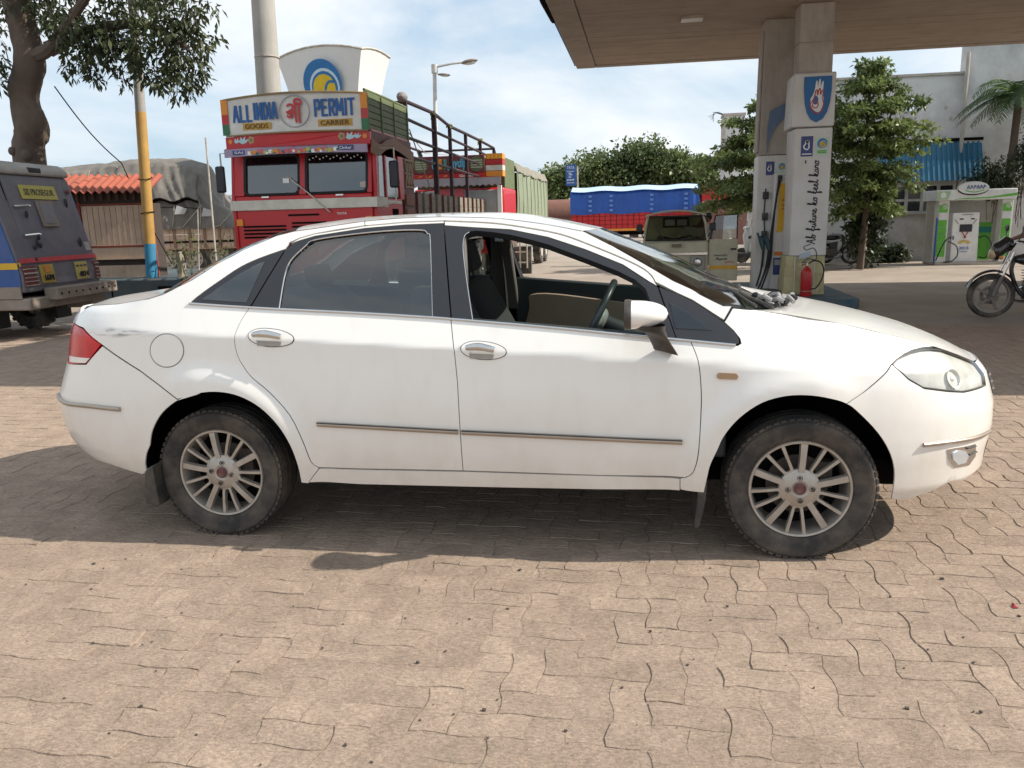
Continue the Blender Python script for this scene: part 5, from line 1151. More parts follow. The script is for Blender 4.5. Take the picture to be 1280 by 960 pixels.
    for i in range(17):
        x = -.70+i*.085; blob(x, 2.53+.012*((i*7) % 3-1), .036, .028, fl[i % 4 if abs(x) > .12 else 2], par=vz, base=vb, k=8); blob(x+.03, 2.525-.015*(i % 2), .018, .018, fl[(i*3+1) % 5], par=vz, base=vb, k=8, d=.008)
    # box over the cab, seen from its side: olive planks with a wavy maroon valance
    X = 1.10
    for k in range(6):
        z0 = 2.80+.094*k; mb = MB(); mb.bb(X-.04, X, .02, 2.15, z0+.004, z0+.09); mb.build('side_plank', M_OLIVE, t, bev=.006)
    for y in (.05, .7, 1.35, 2.1): mb = MB(); mb.bb(X+.001, X+.018, y-.02, y+.02, 2.80, 3.35); mb.build('upright', M_OLIVE, t)
    mb = MB(); mb.bb(-1.10, -1.06, .02, 2.15, 2.8, 3.35); mb.bb(-1.06, X-.041, 2.1, 2.15, 2.8, 3.35); mb.build('box_wall', M_OLIVE, t); mb = MB(); mb.tube([(X-.02, .0, 3.37), (X-.02, 1.0, 3.385), (X-.02, 2.15, 3.38)], .022, 6); mb.build('box_rail', M_OLIVE, t)
    wave = catmull([(0, 2.62), (.35, 2.57), (.7, 2.66), (1.1, 2.72), (1.6, 2.66), (2.15, 2.58)], 4)
    mb = MB(); mb.prism([tuple(p) for p in wave]+[(2.15, 2.80), (0, 2.80)], lambda a, b: (X-.01, a, b), lambda a, b: (X+.03, a, b)); mb.build('valance', M_MAROON, t, smooth=False)
    w2 = catmull([(-.1, 2.47), (.25, 2.44), (.6, 2.55), (1.0, 2.60), (1.6, 2.54), (2.15, 2.44)], 4)
    mb = MB(); mb.prism([tuple(p) for p in w2]+[(a, b+.05) for a, b in [tuple(q) for q in wave][::-1]], lambda a, b: (X+.06, a, b), lambda a, b: (X+.075, a, b)); mb.build('fringe_board', pmat('fringe_brown', (.24, .14, .10), .7), t, smooth=False)
    # side of the cab
    X = hw
    side = [((.12, 1.1), (.62, 1.1), (.62, 1.84), (.12, 1.84)), ((1.55, .9), (2.08, .9), (2.08, 2.55), (1.55, 2.55))]
    mb = MB(); mb.hexa([(X-.06, .0, .8), (X, .0, .8), (X, .12, .8), (X-.06, .12, .8), (X-.06, .10, 2.5), (X, .10, 2.5), (X, .22, 2.5), (X-.06, .22, 2.5)]); mb.build('corner_post', M_TRED, t, bev=.01)
    dr = flat([(.14, .85), (1.35, .85), (1.35, 1.82), (.16, 1.82)], X-.05, .05, 'door', M_TRED, t, 'yz')
    flat([(.24, 1.84), (.52, 1.84), (.52, 2.46), (.29, 2.46)], X-.03, .01, 'quarter_pane', G_CAB, t, 'yz'); flat([(.60, 1.84), (1.28, 1.84), (1.22, 2.46), (.60, 2.46)], X-.03, .01, 'door_pane', G_CAB, t, 'yz')
    mb = MB(); mb.bb(X-.05, X, .53, .59, 1.821, 2.47); mb.hexa([(X-.05, 1.28, 1.82), (X, 1.28, 1.82), (X, 1.5, 1.82), (X-.05, 1.5, 1.82), (X-.05, 1.22, 2.5), (X, 1.22, 2.5), (X, 1.5, 2.5), (X-.05, 1.5, 2.5)]); mb.build('door_post', M_TRED, t)
    mb = MB(); mb.bb(X-.05, X, 1.5, 2.1, .9, 2.5); mb.build('rear_quarter', M_MAROON, t)
    for k in range(4): 
        mb = MB(); mb.bb(X+.001, X+.02, 1.55, 2.05, 1.0+.24*k, 1.19+.24*k); mb.build('painted_block', pmat('block_brown', (.20, .08, .06), .7), t, bev=.008)
    for k in range(3):
        for s in (1, -1): mb = MB(); mb.tube([(X+.012, 1.58+.15*k, 2.45 if s > 0 else 2.05), (X+.012, 1.58+.15*(k+1), 2.05 if s > 0 else 2.45)], .016, 4); mb.build('lattice', pmat('lattice_buff', (.36, .27, .19), .7), t)
    for z in (2.03, 2.25, 2.47): mb = MB(); mb.bb(X+.001, X+.02, 1.56, 2.05, z-.012, z+.012); mb.build('lattice_bar', MATS['lattice_buff'], t)
    for k in range(4): mb = MB(); mb.bb(X+.001, X+.012, .8+.08*k, .84+.08*k, 1.52, 1.66); mb.build('vent_slot', M_DARK, t)
    flat([(.55, 1.74), (1.3, 1.74), (1.3, 1.79), (.55, 1.79)], X+.001, .008, 'door_line', M_CREAM, t, 'yz')
    # mirrors on arms
    for x, y, z, sx in ((-1.30, -.02, 2.16, -1), (1.42, .18, 2.16, 1)):
        mb = MB(); mb.bb(x-.075, x+.075, y-.04, y+.03, z-.20, z+.20); m_ = mb.build('cab_mirror', M_BLKP, t, bev=.03)
        mb = MB(); mb.tube([(sx*(hw+.0), y+.05, 2.55), (x, y+.04, 2.55), (x, y+.04, 1.75), (sx*hw, y+.06, 1.68)], .012, 6); mb.build('mirror_arm', M_RIM, m_)
    # cargo body: plank sides and open tubular rails
    y0, y1 = 2.25, 10.9; X = 1.14
    for s in (1, -1):
        for k in range(9):
            a = y0+(y1-y0)*k/9; b = y0+(y1-y0)*(k+1)/9-.012
            for j in range(4):
                z0 = 1.12+.21*j; m_ = M_MAROON if j < 2 else M_PLANK
                mb = MB(); mb.bb(s*(X-.05), s*X+rnd.uniform(-.004, .004), a, b, z0+.003, z0+.205); mb.build('side_board', m_, t)
        for k in range(19):
            a = y0+.04+(y1-y0-.1)*k/18; mb = MB(); mb.bb(s*(X+.008), s*(X+.04), a-.025, a+.025, 1.1, 1.97); mb.build('stake', M_PLANK if k % 2 else M_MAROON, t)
    mb = MB(); mb.bb(-X+.051, X-.051, y0, y1, 1.02, 1.12); mb.build('load_floor', M_PLANK, t); mb = MB(); mb.bb(-X+.06, X-.06, y1-.05, y1-.002, 1.13, 1.95); mb.bb(-X+.06, X-.06, y0+.002, y0+.05, 1.13, 2.2); mb.build('end_board', M_PLANK, t)
    ys = [2.2, 4.15, 5.45, 7.0, 8.7, 10.55]; zt = [3.50, 3.53, 3.42, 3.42, 3.41, 3.38]; Xr = 1.05
    for s in (1, -1):
        for i, y in enumerate(ys):
            w = .034 if i != 1 else .044; mb = MB(); mb.bb(s*Xr-w, s*Xr+w, y-w, y+w, 1.9, zt[i]); mb.build('rail_post', M_RAIL, t)
        mb = MB(); mb.tube([(s*Xr, y, z) for y, z in zip(ys, zt)]+[(s*Xr, 10.75, 3.25)], .034, 8); mb.build('top_rail', M_RAIL, t)
        for dz in (.29, .60, .92):
            mb = MB(); mb.tube([(s*Xr, ys[0], zt[0]-dz), (s*Xr, ys[-1], zt[-1]-dz*.95)], .029, 6); mb.build('side_rail', M_RAIL, t)
    for i, y in enumerate((ys[0], ys[-1])):
        for z in ((3.48, 2.9) if i == 0 else (3.36, 2.9)): mb = MB(); mb.tube([(-Xr, y, z), (Xr, y, z)], .032, 6); mb.build('cross_rail', M_RAIL, t)
    mb = MB(); mb.tube([(Xr, 2.4, 3.05), (Xr-.3, 4.8, 2.1)], .012, 5); mb.tube([(Xr, 2.3, 3.0), (-.2, 8.0, 3.1), (Xr, 10.4, 3.12)], .01, 5); mb.build('lashing', M_RIM, t)
    for y, z in ((4.15, 3.56), (5.45, 3.46), (8.7, 3.45)):
        mb = MB()
        for k in range(9): a = rnd.uniform(0, 6.28); mb.tube([(Xr, y, z), (Xr+.07*math.cos(a), y+.09*math.sin(a), z-.05+.16*rnd.random()-.1)], [.02, .012], 5)
        mb.build('rope_tuft', pmat('tuft_green', (.16, .20, .04), .8), t)
    mb = MB(); mb.ball((Xr-.03, 2.15, 3.56), (.10, .12, .09), 10); mb.build('tied_bundle', pmat('bundle_grey', (.25, .24, .23), .8), t)
    mb = MB(); mb.bb(-.45, -.35, .3, 10.6, .8, 1.0); mb.bb(.35, .45, .3, 10.6, .8, 1.0); mb.build('chassis', M_DARK, t)
    for y in (1.0, 8.2, 9.4):
        for s in (-1, 1): truck_wheel(t, s*1.0, y, .5, s)
red_truck()
M_TARPG = pmat('tarp_green', (.20, .25, .165), .8, var=.15, scale=2, bump=.5, bscale=9, dirt=((.27, .27, .20), .6, 1.5))
M_TARPD = pmat('tarp_edge_grey', (.22, .20, .165), .85, bump=.5, bscale=12)
M_TARPK = pmat('tarp_charcoal', (.135, .122, .108), .8, var=.2, scale=1.5, bump=.7, bscale=14, dirt=((.195, .178, .157), .6, 3))
M_TARPB = pmat('tarp_blue', (.012, .075, .34), .45, var=.2, scale=1.2, bump=.6, bscale=10)
def green_truck():
    t = thing('goods_truck', 'goods truck under a green tarpaulin with a painted header in yellow, red and blue lettering', 'truck', (-4.05, 16.3, 0))
    hw = 1.18
    mb = MB(); mb.bb(-hw, hw, .05, 1.9, .7, 2.25); mb.build('cab', M_TRED, t, bev=.05)
    mb = MB(); mb.bb(-1.0, 1.0, .02, .06, 1.55, 2.2); mb.build('windscreen', pmat('pale_screen', (.35, .37, .37), .15, coat=1), t, bev=.03)
    mb = MB(); mb.bb(-.55, .15, -.01, .018, 1.95, 2.24); mb.build('cloth_hanging', M_PINK, t)
    mb = MB(); mb.bb(hw-.16, hw-.06, -.06, .04, .9, 2.3); mb.build('white_post', M_WHITE, t)
    mb = MB(); mb.bb(-1.15, .72, -.12, -.04, 2.62, 3.05); hd = mb.build('header_board', pmat('header_maroon', (.16, .03, .03), .6), t, bev=.01)
    for x in (-.92, .52):
        disc2(x, 2.84, .185, -.121, M_OLIVE, 'header_roundel', hd, 18)
        for k in range(4): flat([(x-.14, 2.74+.055*k), (x+.14, 2.74+.055*k), (x+.14, 2.765+.055*k), (x-.14, 2.765+.055*k)], -.128, -.006, 'roundel_bar', pmat('bar_pale', (.48, .50, .36), .6), hd)
    for ch, x, m_ in (('U', -.58, pmat('sky_paint', (.10, .42, .58), .5)), ('I', -.42, M_ORANGE), ('R', -.27, pmat('teal_paint', (.05, .35, .33), .5))): text(ch, (x, -.124, 2.85), (1, 0, 0), (0, 0, 1), .25, .10, m_, hd, 'lettering', .008, .03)
    text('Jaydip', (.03, -.124, 2.84), (1, 0, 0), (0, 0, 1), .30, .50, MATS['sky_paint'], hd, 'lettering', .008, .03, .2)
    mb = MB(); mb.bb(-1.15, .72, -.14, -.05, 2.50, 2.615); b2 = mb.build('red_strip', M_TRED, t)
    text('Goods', (.25, -.145, 2.555), (1, 0, 0), (0, 0, 1), .06, .35, M_WHITE, b2, 'lettering', .005, .02)
    for x in (-.95, -.7, -.3): flat([(x-.05, 2.53), (x+.04, 2.545), (x+.08, 2.585), (x, 2.575)], -.145, -.005, 'painted_bird', M_ORANGE, b2)
    n = 15; pl = [(-1.17, 2.5)]+[(-1.17+2.3*i/(2*n), 2.33-.04*(i % 2)) for i in range(2*n+1)]+[(1.13, 2.5)]
    flat(pl, -.16, .02, 'scalloped_visor', pmat('visor_grey', (.36, .33, .36), .6), t)
    # painted side flank of the header
    for k, m_ in enumerate((M_ORANGE, M_CREAM, M_REDP, M_ORANGE)):
        mb = MB(); mb.bb(.74, 1.17, -.08, .3, 2.52+.14*k, 2.65+.14*k); mb.build('flank_panel', m_, t)
    for k in range(4): flat([(.78+.1*k, 2.95), (.85+.1*k, 2.95), (.83+.1*k, 3.04), (.80+.1*k, 3.04)], -.082, -.005, 'flank_motif', M_YEL, t)
    mb = MB(); mb.bb(-1.15, 1.15, .31, 1.9, 2.25, 3.0); mb.build('cab_box', M_OLIVE, t)
    # covered load
    y0, y1 = 1.95, 9.0
    def fn(a, b):
        y = y0+(y1-y0)*a; q = b
        pts = [(hw+.02, 1.1), (hw+.03, 2.0), (hw, 2.78), (hw-.12, 2.97), (.4, 3.12), (-.4, 3.12), (-hw+.12, 2.97), (-hw, 2.78), (-hw-.03, 2.0), (-hw-.02, 1.1)]
        k = q*9; i = min(8, int(k)); f = k-i; x = pts[i][0]*(1-f)+pts[i+1][0]*f; z = pts[i][1]*(1-f)+pts[i+1][1]*f
        x += .02*math.sin(y*7.3+z*2)*(1 if x > 0 else -1)+.015*math.sin(y*19+z)
        return (x, y, z+.03*math.sin(y*2.4))
    mb = MB(); mb.grid(fn, 60, 36); mb.prism([(hw, 1.1), (hw, 2.78), (.4, 3.1), (-.4, 3.1), (-hw, 2.78), (-hw, 1.1)], lambda a, b: (a, y1, b), lambda a, b: (a, y1+.02, b)); tp = mb.build('tarpaulin', M_TARPG, t, angle=60)
    for k in range(9):
        y = y0+.2+k*.82; mb = MB(); mb.tube([(hw+.055, y, 1.1), (hw+.055, y+.02, 2.0), (hw+.03, y, 2.75)], .012, 5); mb.build('lashing', pmat('rope_pale', (.34, .32, .26), .9), tp)
    def fe(a, b):
        y = y0+(y1-y0)*a; return (hw+.045+.02*math.sin(y*11)-.10*b, y, 2.72+.25*b+.02*math.sin(y*3.1))
    mb = MB(); mb.grid(fe, 50, 3); mb.build('tarp_edge', M_TARPD, t, fix=False)
    for k in range(12):
        a = y0+(y1-y0)*k/12; mb = MB(); mb.bb(hw-.03, hw, a, a+.56, .95, 1.12); mb.build('side_board', M_MAROON, t)
    mb = MB(); mb.bb(-.45, -.35, .3, 8.8, .7, .95); mb.bb(.35, .45, .3, 8.8, .7, .95); mb.build('chassis', M_DARK, t)
    mb = MB(); mb.bb(-hw, hw+.12, -.2, -.02, .62, .95); mb.build('bumper', M_TRED, t, bev=.03)
    for y in (1.0, 6.6, 7.8):
        for s in (-1, 1): truck_wheel(t, s*1.15, y, .5, s)
    # step frame beside the front wheel
    mb = MB()
    for z in (.35, .62, .9): mb.bb(hw+.14, hw+.5, .30, .34, z-.02, z+.02)
    for x in (hw+.14, hw+.32, hw+.5): mb.bb(x-.015, x+.015, .295, .345, .2, 1.0)
    mb.build('step_frame', M_CREAM, t); mb = MB(); mb.bb(hw+.1, hw+.6, .36, .5, .05, .75); mb.build('mud_flap', M_RUBBER, t)
green_truck()
def loaded_truck():
    """side on, behind the stall; x along the truck"""
    t = thing('loaded_truck', 'long truck with a load heaped under grey tarpaulin over pinkish side boards', 'truck', (-14.0, 18.6, 0), R(14))
    x0, x1 = -5.5, 2.6; M_BUFF = pmat('board_buff', (.50, .36, .27), .75, dirt=((.33, .24, .18), .5, 4))
    mb = MB(); mb.bb(x0, x1, .05, 2.3, .80, .92); mb.build('load_floor', M_BUFF, t)
    n = 18
    for k in range(n):
        a = x0+(x1-x0)*k/n; b = x0+(x1-x0)*(k+1)/n-.015
        for j in range(3): mb = MB(); mb.bb(a, b, 0, .05, .84+.21*j, .84+.21*j+.2); mb.build('side_board', M_BUFF, t)
        mb = MB(); mb.bb(a+.1, a+.17, -.045, -.002, .84, 1.44); mb.build('stake', pmat('stake_brown', (.22, .13, .09), .8), t)
    mb = MB(); mb.bb(x1-.05, x1, .05, 2.3, .92, 1.45); mb.build('head_board', M_BUFF, t)
    # heaped sheet
    def top(x):
        xs = [-5.5, -3.6, -2.6, -1.9, -.9, .2, .9, 1.3, 1.75, 2.1, 2.55]; zs = [3.08, 3.12, 3.2, 3.24, 3.36, 3.36, 3.30, 3.14, 2.2, 1.75, 1.55]
        return float(np.interp(x, xs, zs))
    def fn(a, b):
        x = x0+(x1-x0-.02)*a; zt = top(x); q = b
        if q < .5: u = q/.5; z = 1.42+(zt-1.42)*min(1, u*1.0); y = -.06+.55*u**2.2
        else: u = (q-.5)/.5; z = zt+.25*math.sin(u*3.14)*(zt > 2.4); y = .49+1.7*u
        rg = lambda p: 1-2*abs(mnoise.noise(Vector(p)))
        f = .055*rg((x*1.5, z*.45, 2.0))+.06*rg((x*3.6+z*1.2, z*1.0, 7.0))+.016*rg((x*8, z*5, 1.0))-.04
        return (x+.05*math.sin(z*4), y-f*(1.2 if q < .5 else .2), z+(.045*mnoise.noise(Vector((x*2.4, 5.0, y)))+.02*mnoise.noise(Vector((x*7, 3.0, y*6))))*(q > .3)-(.06 if z > 2.2 and q < .5 and int(x*2) % 3 == 0 else 0))
    mb = MB(); mb.grid(fn, 150, 44); tp = mb.build('tarpaulin', M_TARPK, t, angle=70, fix=False)
    mb = MB()   # upper sheet overlapping with a loose hem
    def f2(a, b):
        x = -1.6+2.9*a; zt = top(x); z = 2.28+.06*math.sin(x*8)+(zt-2.3)*b; p = fn((x-x0)/(x1-x0-.02), .5*(z-1.42)/(zt-1.42)); return (p[0], p[1]-.10-.05*(1-b)-.02*math.sin(x*11)*(1-b), z)
    mb.grid(f2, 60, 12); mb.build('upper_sheet', M_TARPK, tp, angle=70, fix=False)
    for x, z in ((-.02, 1.95), (.75, 1.98), (1.5, 1.9)):
        p = fn((x-x0)/(x1-x0), .5*(z-1.42)/(top(x)-1.42)); mb = MB(); mb.grid(lambda a, b: (x-.14+.28*a+.1*b, p[1]-.11+.04*a, z-.12+.26*b*(1-.4*a)), 3, 3); mb.build('faded_patch', pmat('patch_pale', (.42, .42, .42), .8), tp, fix=False)
    mb = MB(); mb.tube([f2(k/40, 0) for k in range(41)], .022, 5); mb.tube([(f2(k/40, .02)[0], f2(k/40, 0)[1]+.09, f2(k/40, 0)[2]-.04) for k in range(41)], .03, 4); mb.build('hem_and_gap_shade', M_DARK, tp)  # black sheet edge, plus a dark strip painting the shaded gap below it
    for k in range(11):
        x = -5.0+k*.62; c = [np.array(fn((x+.12*math.sin(k*2+q*4)-x0)/(x1-x0-.02), q))+np.array([0, -.035, 0]) for q in np.linspace(.02, .50, 12)]
        mb = MB(); mb.tube(c, .011, 4); mb.build('lashing', MATS['rope_pale'], tp)
    for zq in (.17, .36):
        mb = MB(); mb.tube([np.array(fn(a_, zq))+np.array([0, -.02, 0]) for a_ in np.linspace(.0, .84, 120)], .010, 4); mb.build('sheet_seam', M_DARK, tp)
    for x in (.9, 2.0): mb = MB(); mb.tube([(x+.5, -.12, 2.1), (x-.1, -.08, 1.5), (x-.3, -.08, 1.45)], .014, 5); mb.build('lashing', MATS['rope_pale'], tp)
    mb = MB(); mb.bb(x0, x1, .5, .62, .55, .8); mb.bb(x0, x1, 1.7, 1.82, .55, .8); mb.build('chassis', M_DARK, t)
    for x in (.15, .92, 1.72, -3.6, -4.5):
        for y in (.30, 2.0):
            w = truck_wheel(t, 0, 0, .52, -1); w.location = (x, y, .52); w.rotation_euler = (0, 0, R(90))
    mb = MB(); mb.bb(.0, 2.55, -.02, .15, 1.06, 1.0); mb.build('side_lamp', M_DARK, t)
loaded_truck()
def far_truck():
    p = onp(275, 260, 1, 30.0)
    t = thing('far_truck', 'distant truck whose blue and white header is glimpsed between the tarpaulin and the red cab', 'truck', (p[0], 30.0, 0))
    mb = MB(); mb.bb(-1.1, 1.1, .1, 2.0, .7, 2.2); mb.build('cab', pmat('cab_grey', (.22, .18, .17), .7), t, bev=.05); mb = MB(); mb.bb(-1.05, 1.05, -.1, 2, 2.3, 2.85); h = mb.build('header_board', pmat('board_white', (.66, .65, .62), .5), t)
    text('INDIA', (0.05, -.104, 2.6), (1, 0, 0), (0, 0, 1), .34, 1.35, M_DBLUE, h, 'lettering', .01, .02); mb = MB(); mb.bb(-1.05, 1.05, -.14, -.101, 2.25, 2.34); mb.build('header_edge', M_REDP, h)
    mb = MB(); mb.bb(-1, 1, .02, .1, 1.4, 2.0); mb.build('windscreen', pmat('dark_screen', (.04, .045, .05), .2), t)
    mb = MB(); mb.bb(-1.15, 1.15, 2.1, 8, .9, 2.7); mb.build('body', M_MAROON, t)
    mb = MB(); mb.prism([(.55, 1.95), (.85, 1.95), (.7, 1.65)], lambda a, b: (a, -.02, b), lambda a, b: (a, .0, b)); mb.build('warning_triangle', M_WHITE, t)
    for y in (1.0, 6.5):
        for s in (-1, 1): truck_wheel(t, s*1.0, y, .5, s)
far_truck()
def blue_truck():
    t = thing('covered_truck', 'red truck with a bright blue tarpaulin parked across the far side of the yard', 'truck', (0, 39.4, 0))
    n = 22; x0, x1 = -3.25, 3.32
    for k in range(n):
        a = x0+(x1-x0)*k/n
        for j in range(4): mb = MB(); mb.bb(a, a+(x1-x0)/n-.03, .0, .06, .85+.22*j, 1.05+.22*j); mb.build('side_board', M_TRED, t)
    mb = MB(); mb.bb(x0, x1, -.01, .05, .72, .84); mb.build('side_sill', M_ORANGE, t); mb = MB(); mb.bb(x0, x1, .08, 2.4, .7, 1.72); mb.build('body', M_MAROON, t)
    def fn(a, b):
        x = x0-.06+(x1-x0+.12)*a; pts = [(-.05, 1.62), (-.06, 2.0), (-.03, 2.62), (.06, 2.80), (1.2, 3.02), (2.4, 2.8), (2.45, 1.7)]
        k = b*6; i = min(5, int(k)); f = k-i; y = pts[i][0]*(1-f)+pts[i+1][0]*f; z = pts[i][1]*(1-f)+pts[i+1][1]*f
        return (x, y-.03*math.sin(x*6.1+z)-.02*math.sin(x*17), z+.03*math.sin(x*3))
    mb = MB(); mb.grid(fn, 90, 30); mb.prism([(-.05, 1.62), (-.03, 2.62), (1.2, 3.0), (2.4, 2.8), (2.45, 1.7)], lambda a, b: (x0-.06, a, b), lambda a, b: (x0-.05, a, b)); tp = mb.build('tarpaulin', M_TARPB, t, angle=60)
    def fr(a, b): x = x0+(x1-x0)*a; return (x, -.05+.9*b-.1*(1-b), 2.74+.26*b+.03*math.sin(x*3)+.05)
    mb = MB(); mb.grid(fr, 60, 3); mb.build('tarp_fold', pmat('tarp_pale', (.42, .55, .74), .6, var=.15), tp, fix=False)
    for x in (-2.25, -1.15, .95, 2.7):
        for k in range(4): mb = MB(); mb.bb(x-.09, x+.09, -.13, -.09, 1.75+.24*k, 1.87+.24*k); mb.build('eyelet_strip', pmat('tarp_mark', (.10, .22, .55), .6), tp)
    mb = MB(); mb.bb(3.5, 5.0, .0, 2.4, .7, 2.9); cb = mb.build('cab', M_TRED, t, bev=.06); mb = MB(); mb.bb(3.55, 4.9, -.02, .0, 1.85, 2.1); mb.build('cab_stripe', M_WHITE, cb); strokes([[(k*.13, 0), (k*.13+.06, .12*(k % 2)), (k*.13+.09, .02)] for k in range(9)], (3.65, -.024, 1.93), (1, 0, 0), (0, 0, 1), 1.0, .022, M_REDP, cb, 'faded_lettering')
    mb = MB(); mb.bb(x0, 5.0, .4, .55, .5, .7); mb.build('chassis', M_DARK, t)
    for x in (-2.4, -1.3, 2.2, 4.2):
        for y in (.2, 2.1): w = truck_wheel(t, 0, 0, .5, -1); w.location = (x, y, .5); w.rotation_euler = (0, 0, R(90))
blue_truck()
def others():
    p = onp(695, 262, 1, 48)
    mb = MB(); t = thing('tanker', 'rust brown tanker wagon beyond the end of the green tarpaulin', 'tanker', (p[0]-1.0, 48, 0))
    mb.lathe([(0, -3), (.95, -2.9), (1.0, -2.7), (1.0, 2.7), (.95, 2.9), (0, 3)], (0, 1, 1.65), 'X', 24); mb.build('tank', pmat('tank_rust', (.19, .085, .06), .8, dirt=((.1, .06, .05), .5, 3)), t)
    mb = MB(); mb.bb(-3, 3, .3, 1.7, .6, .75); mb.bb(-3, 3, -.05, .0, 1.5, 1.58); mb.build('chassis', M_MAROON, t)
    for x in (-2, -1, 2):
        w = truck_wheel(t, 0, 0, .5, -1); w.location = (x, .2, .5); w.rotation_euler = (0, 0, R(90))
    # brown corrugated hoarding on the far side
    y = 36; q0, q1 = onp(880, 265, 1, y), onp(955, 265, 1, y)
    f = thing('hoarding', 'tall reddish brown corrugated fence behind the parked scooters', 'fence', (q0[0], y, 0))
    x = 0; 
    while x < q1[0]-q0[0]+.5:
        mb = MB(); mb.prism([(x, 0), (x+.06, -.04), (x+.18, -.04), (x+.24, 0), (x+.24, .03), (x, .03)], lambda a, b: (a, b, 0), lambda a, b: (a, b, 2.15)); mb.build('fence_sheet', pmat('sheet_brown', (.20, .095, .075), .75, rand=.12), f); x += .246
    mb = MB(); mb.bb(0, x, .031, .08, 1.9, 1.98); mb.build('fence_rail', M_MAROON, f)
others()
# ================================================================= left side: plinth, stall, cash van, posts, totem
M_PLINTH = pmat('plinth_teal', (.055, .085, .10), .8, var=.2, dirt=((.12, .11, .10), .7, 3))
def stall():
    mb = MB(); mb.bb(-15.5, -6.6, 10.05, 13.6, -.02, .50)
    pl = mb.build('plinth', M_PLINTH, None, bev=.03); tag(pl, 'low teal painted masonry plinth carrying the metal stall and the yellow post', 'plinth')
    for x in (-9.6, -8.1): 
        mb = MB(); mb.bb(x, x+.02, 10.035, 10.049, 0, .49); mb.build('joint', M_DARK, pl)
    mb = MB(); mb.bb(-8.6, -7.9, 10.03, 10.049, .30, .36); mb.build('broken_edge', M_DARK, pl)
    M_SHEET = pmat('stall_sheet', (.60, .44, .32), .75, var=.1, dirt=((.33, .235, .17), .6, 2.5), stretch=(6, 1, .4)); M_RUST = pmat('rust_red', (.27, .055, .035), .75, var=.2)
    t = thing('market_stall', 'small brown sheet metal stall with a red corrugated roof beside the tarpaulin truck', 'stall', (-10.4, 10.6, .50), R(7))
    # local: x -2.4 .. 1.42
    xs = [-3.0, -1.7, -.30, -.20, 1.40]
    for (x0, x1, z0, z1) in ((-3.0, -1.72, .02, 1.55), (-1.66, -.28, .02, 1.52), (-.05, 1.36, .63, 1.42), (-.05, 1.36, .38, .60), (-.05, 1.36, -.01, .24)):
        mb = MB(); mb.bb(x0, x1, 0, .03, z0, z1); mb.build('sheet_panel', M_SHEET, t, bev=.006)
        n = int((x1-x0)/.11)
        for k in range(1, n): 
            if z1-z0 > .5: mb = MB(); mb.bb(x0+(x1-x0)*k/n-.004, x0+(x1-x0)*k/n+.004, -.004, -.0005, z0+.02, z1-.02); mb.build('seam', pmat('sheet_seam', (.24, .165, .115), .8), t)
    for (x0, x1, z0, z1) in ((-.26, -.20, 0, 1.56), (-.10, -.06, 0, 1.50), (1.365, 1.40, 0, 1.5), (-.2, 1.36, 1.43, 1.455), (-.2, 1.36, .605, .625), (-1.66, -.27, 1.53, 1.56), (-1.71, -1.67, 0, 1.56)):
        mb = MB(); mb.bb(x0, x1, -.025, .02, z0, z1); mb.build('frame_bar', M_RUST, t)
    mb = MB(); mb.bb(-.05, 1.36, .05, .08, .24, .38); mb.build('dark_slot', M_DARK, t); mb = MB(); mb.bb(-.05, 1.36, -.04, .05, .36, .385); mb.build('slot_ledge', M_SHEET, t)
    mb = MB(); mb.ball((-.13, -.04, .5), (.03, .02, .045), 8); mb.build('padlock', M_CHROME, t); mb = MB(); mb.bb(-.18, -.05, -.04, -.02, .58, .61); mb.build('hasp', M_RUST, t)
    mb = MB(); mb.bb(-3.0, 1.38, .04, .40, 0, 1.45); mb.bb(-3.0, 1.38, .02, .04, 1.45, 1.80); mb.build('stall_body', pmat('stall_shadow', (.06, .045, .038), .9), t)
    for k in range(26):   # bamboo fringe under the eave
        x = -2.9+k*.165; mb = MB(); mb.cyl((x, .0, 1.52), (x, .0, 1.70), .03, n=6); mb.build('eave_stick', pmat('stick_brown', (.12, .08, .055), .9), t)
    # corrugated roof sheets
    M_ROOF = pmat('roof_red', (.36, .085, .045), .7, var=.15, dirt=((.24, .10, .07), .5, 3), rand=.12)
    nx = 6
    for k in range(nx):
        xa = -3.3+k*.80; xb = xa+.83
        def fn(a, b):
            x = xa+(xb-xa)*a; w = .028*math.sin(x*2*math.pi/.155); return (x, -.38+.75*b, 1.70+.36*b+w+.006*(k % 2)-.12*(x+1)/2.4*.4)
        mb = MB(); mb.grid(fn, 40, 3)
        def f2(a, b): p = fn(a, b); return (p[0], p[1], p[2]-.012)
        mb.grid(f2, 40, 3); mb.build('roof_sheet', M_ROOF, t, angle=60)
    return t
stall()
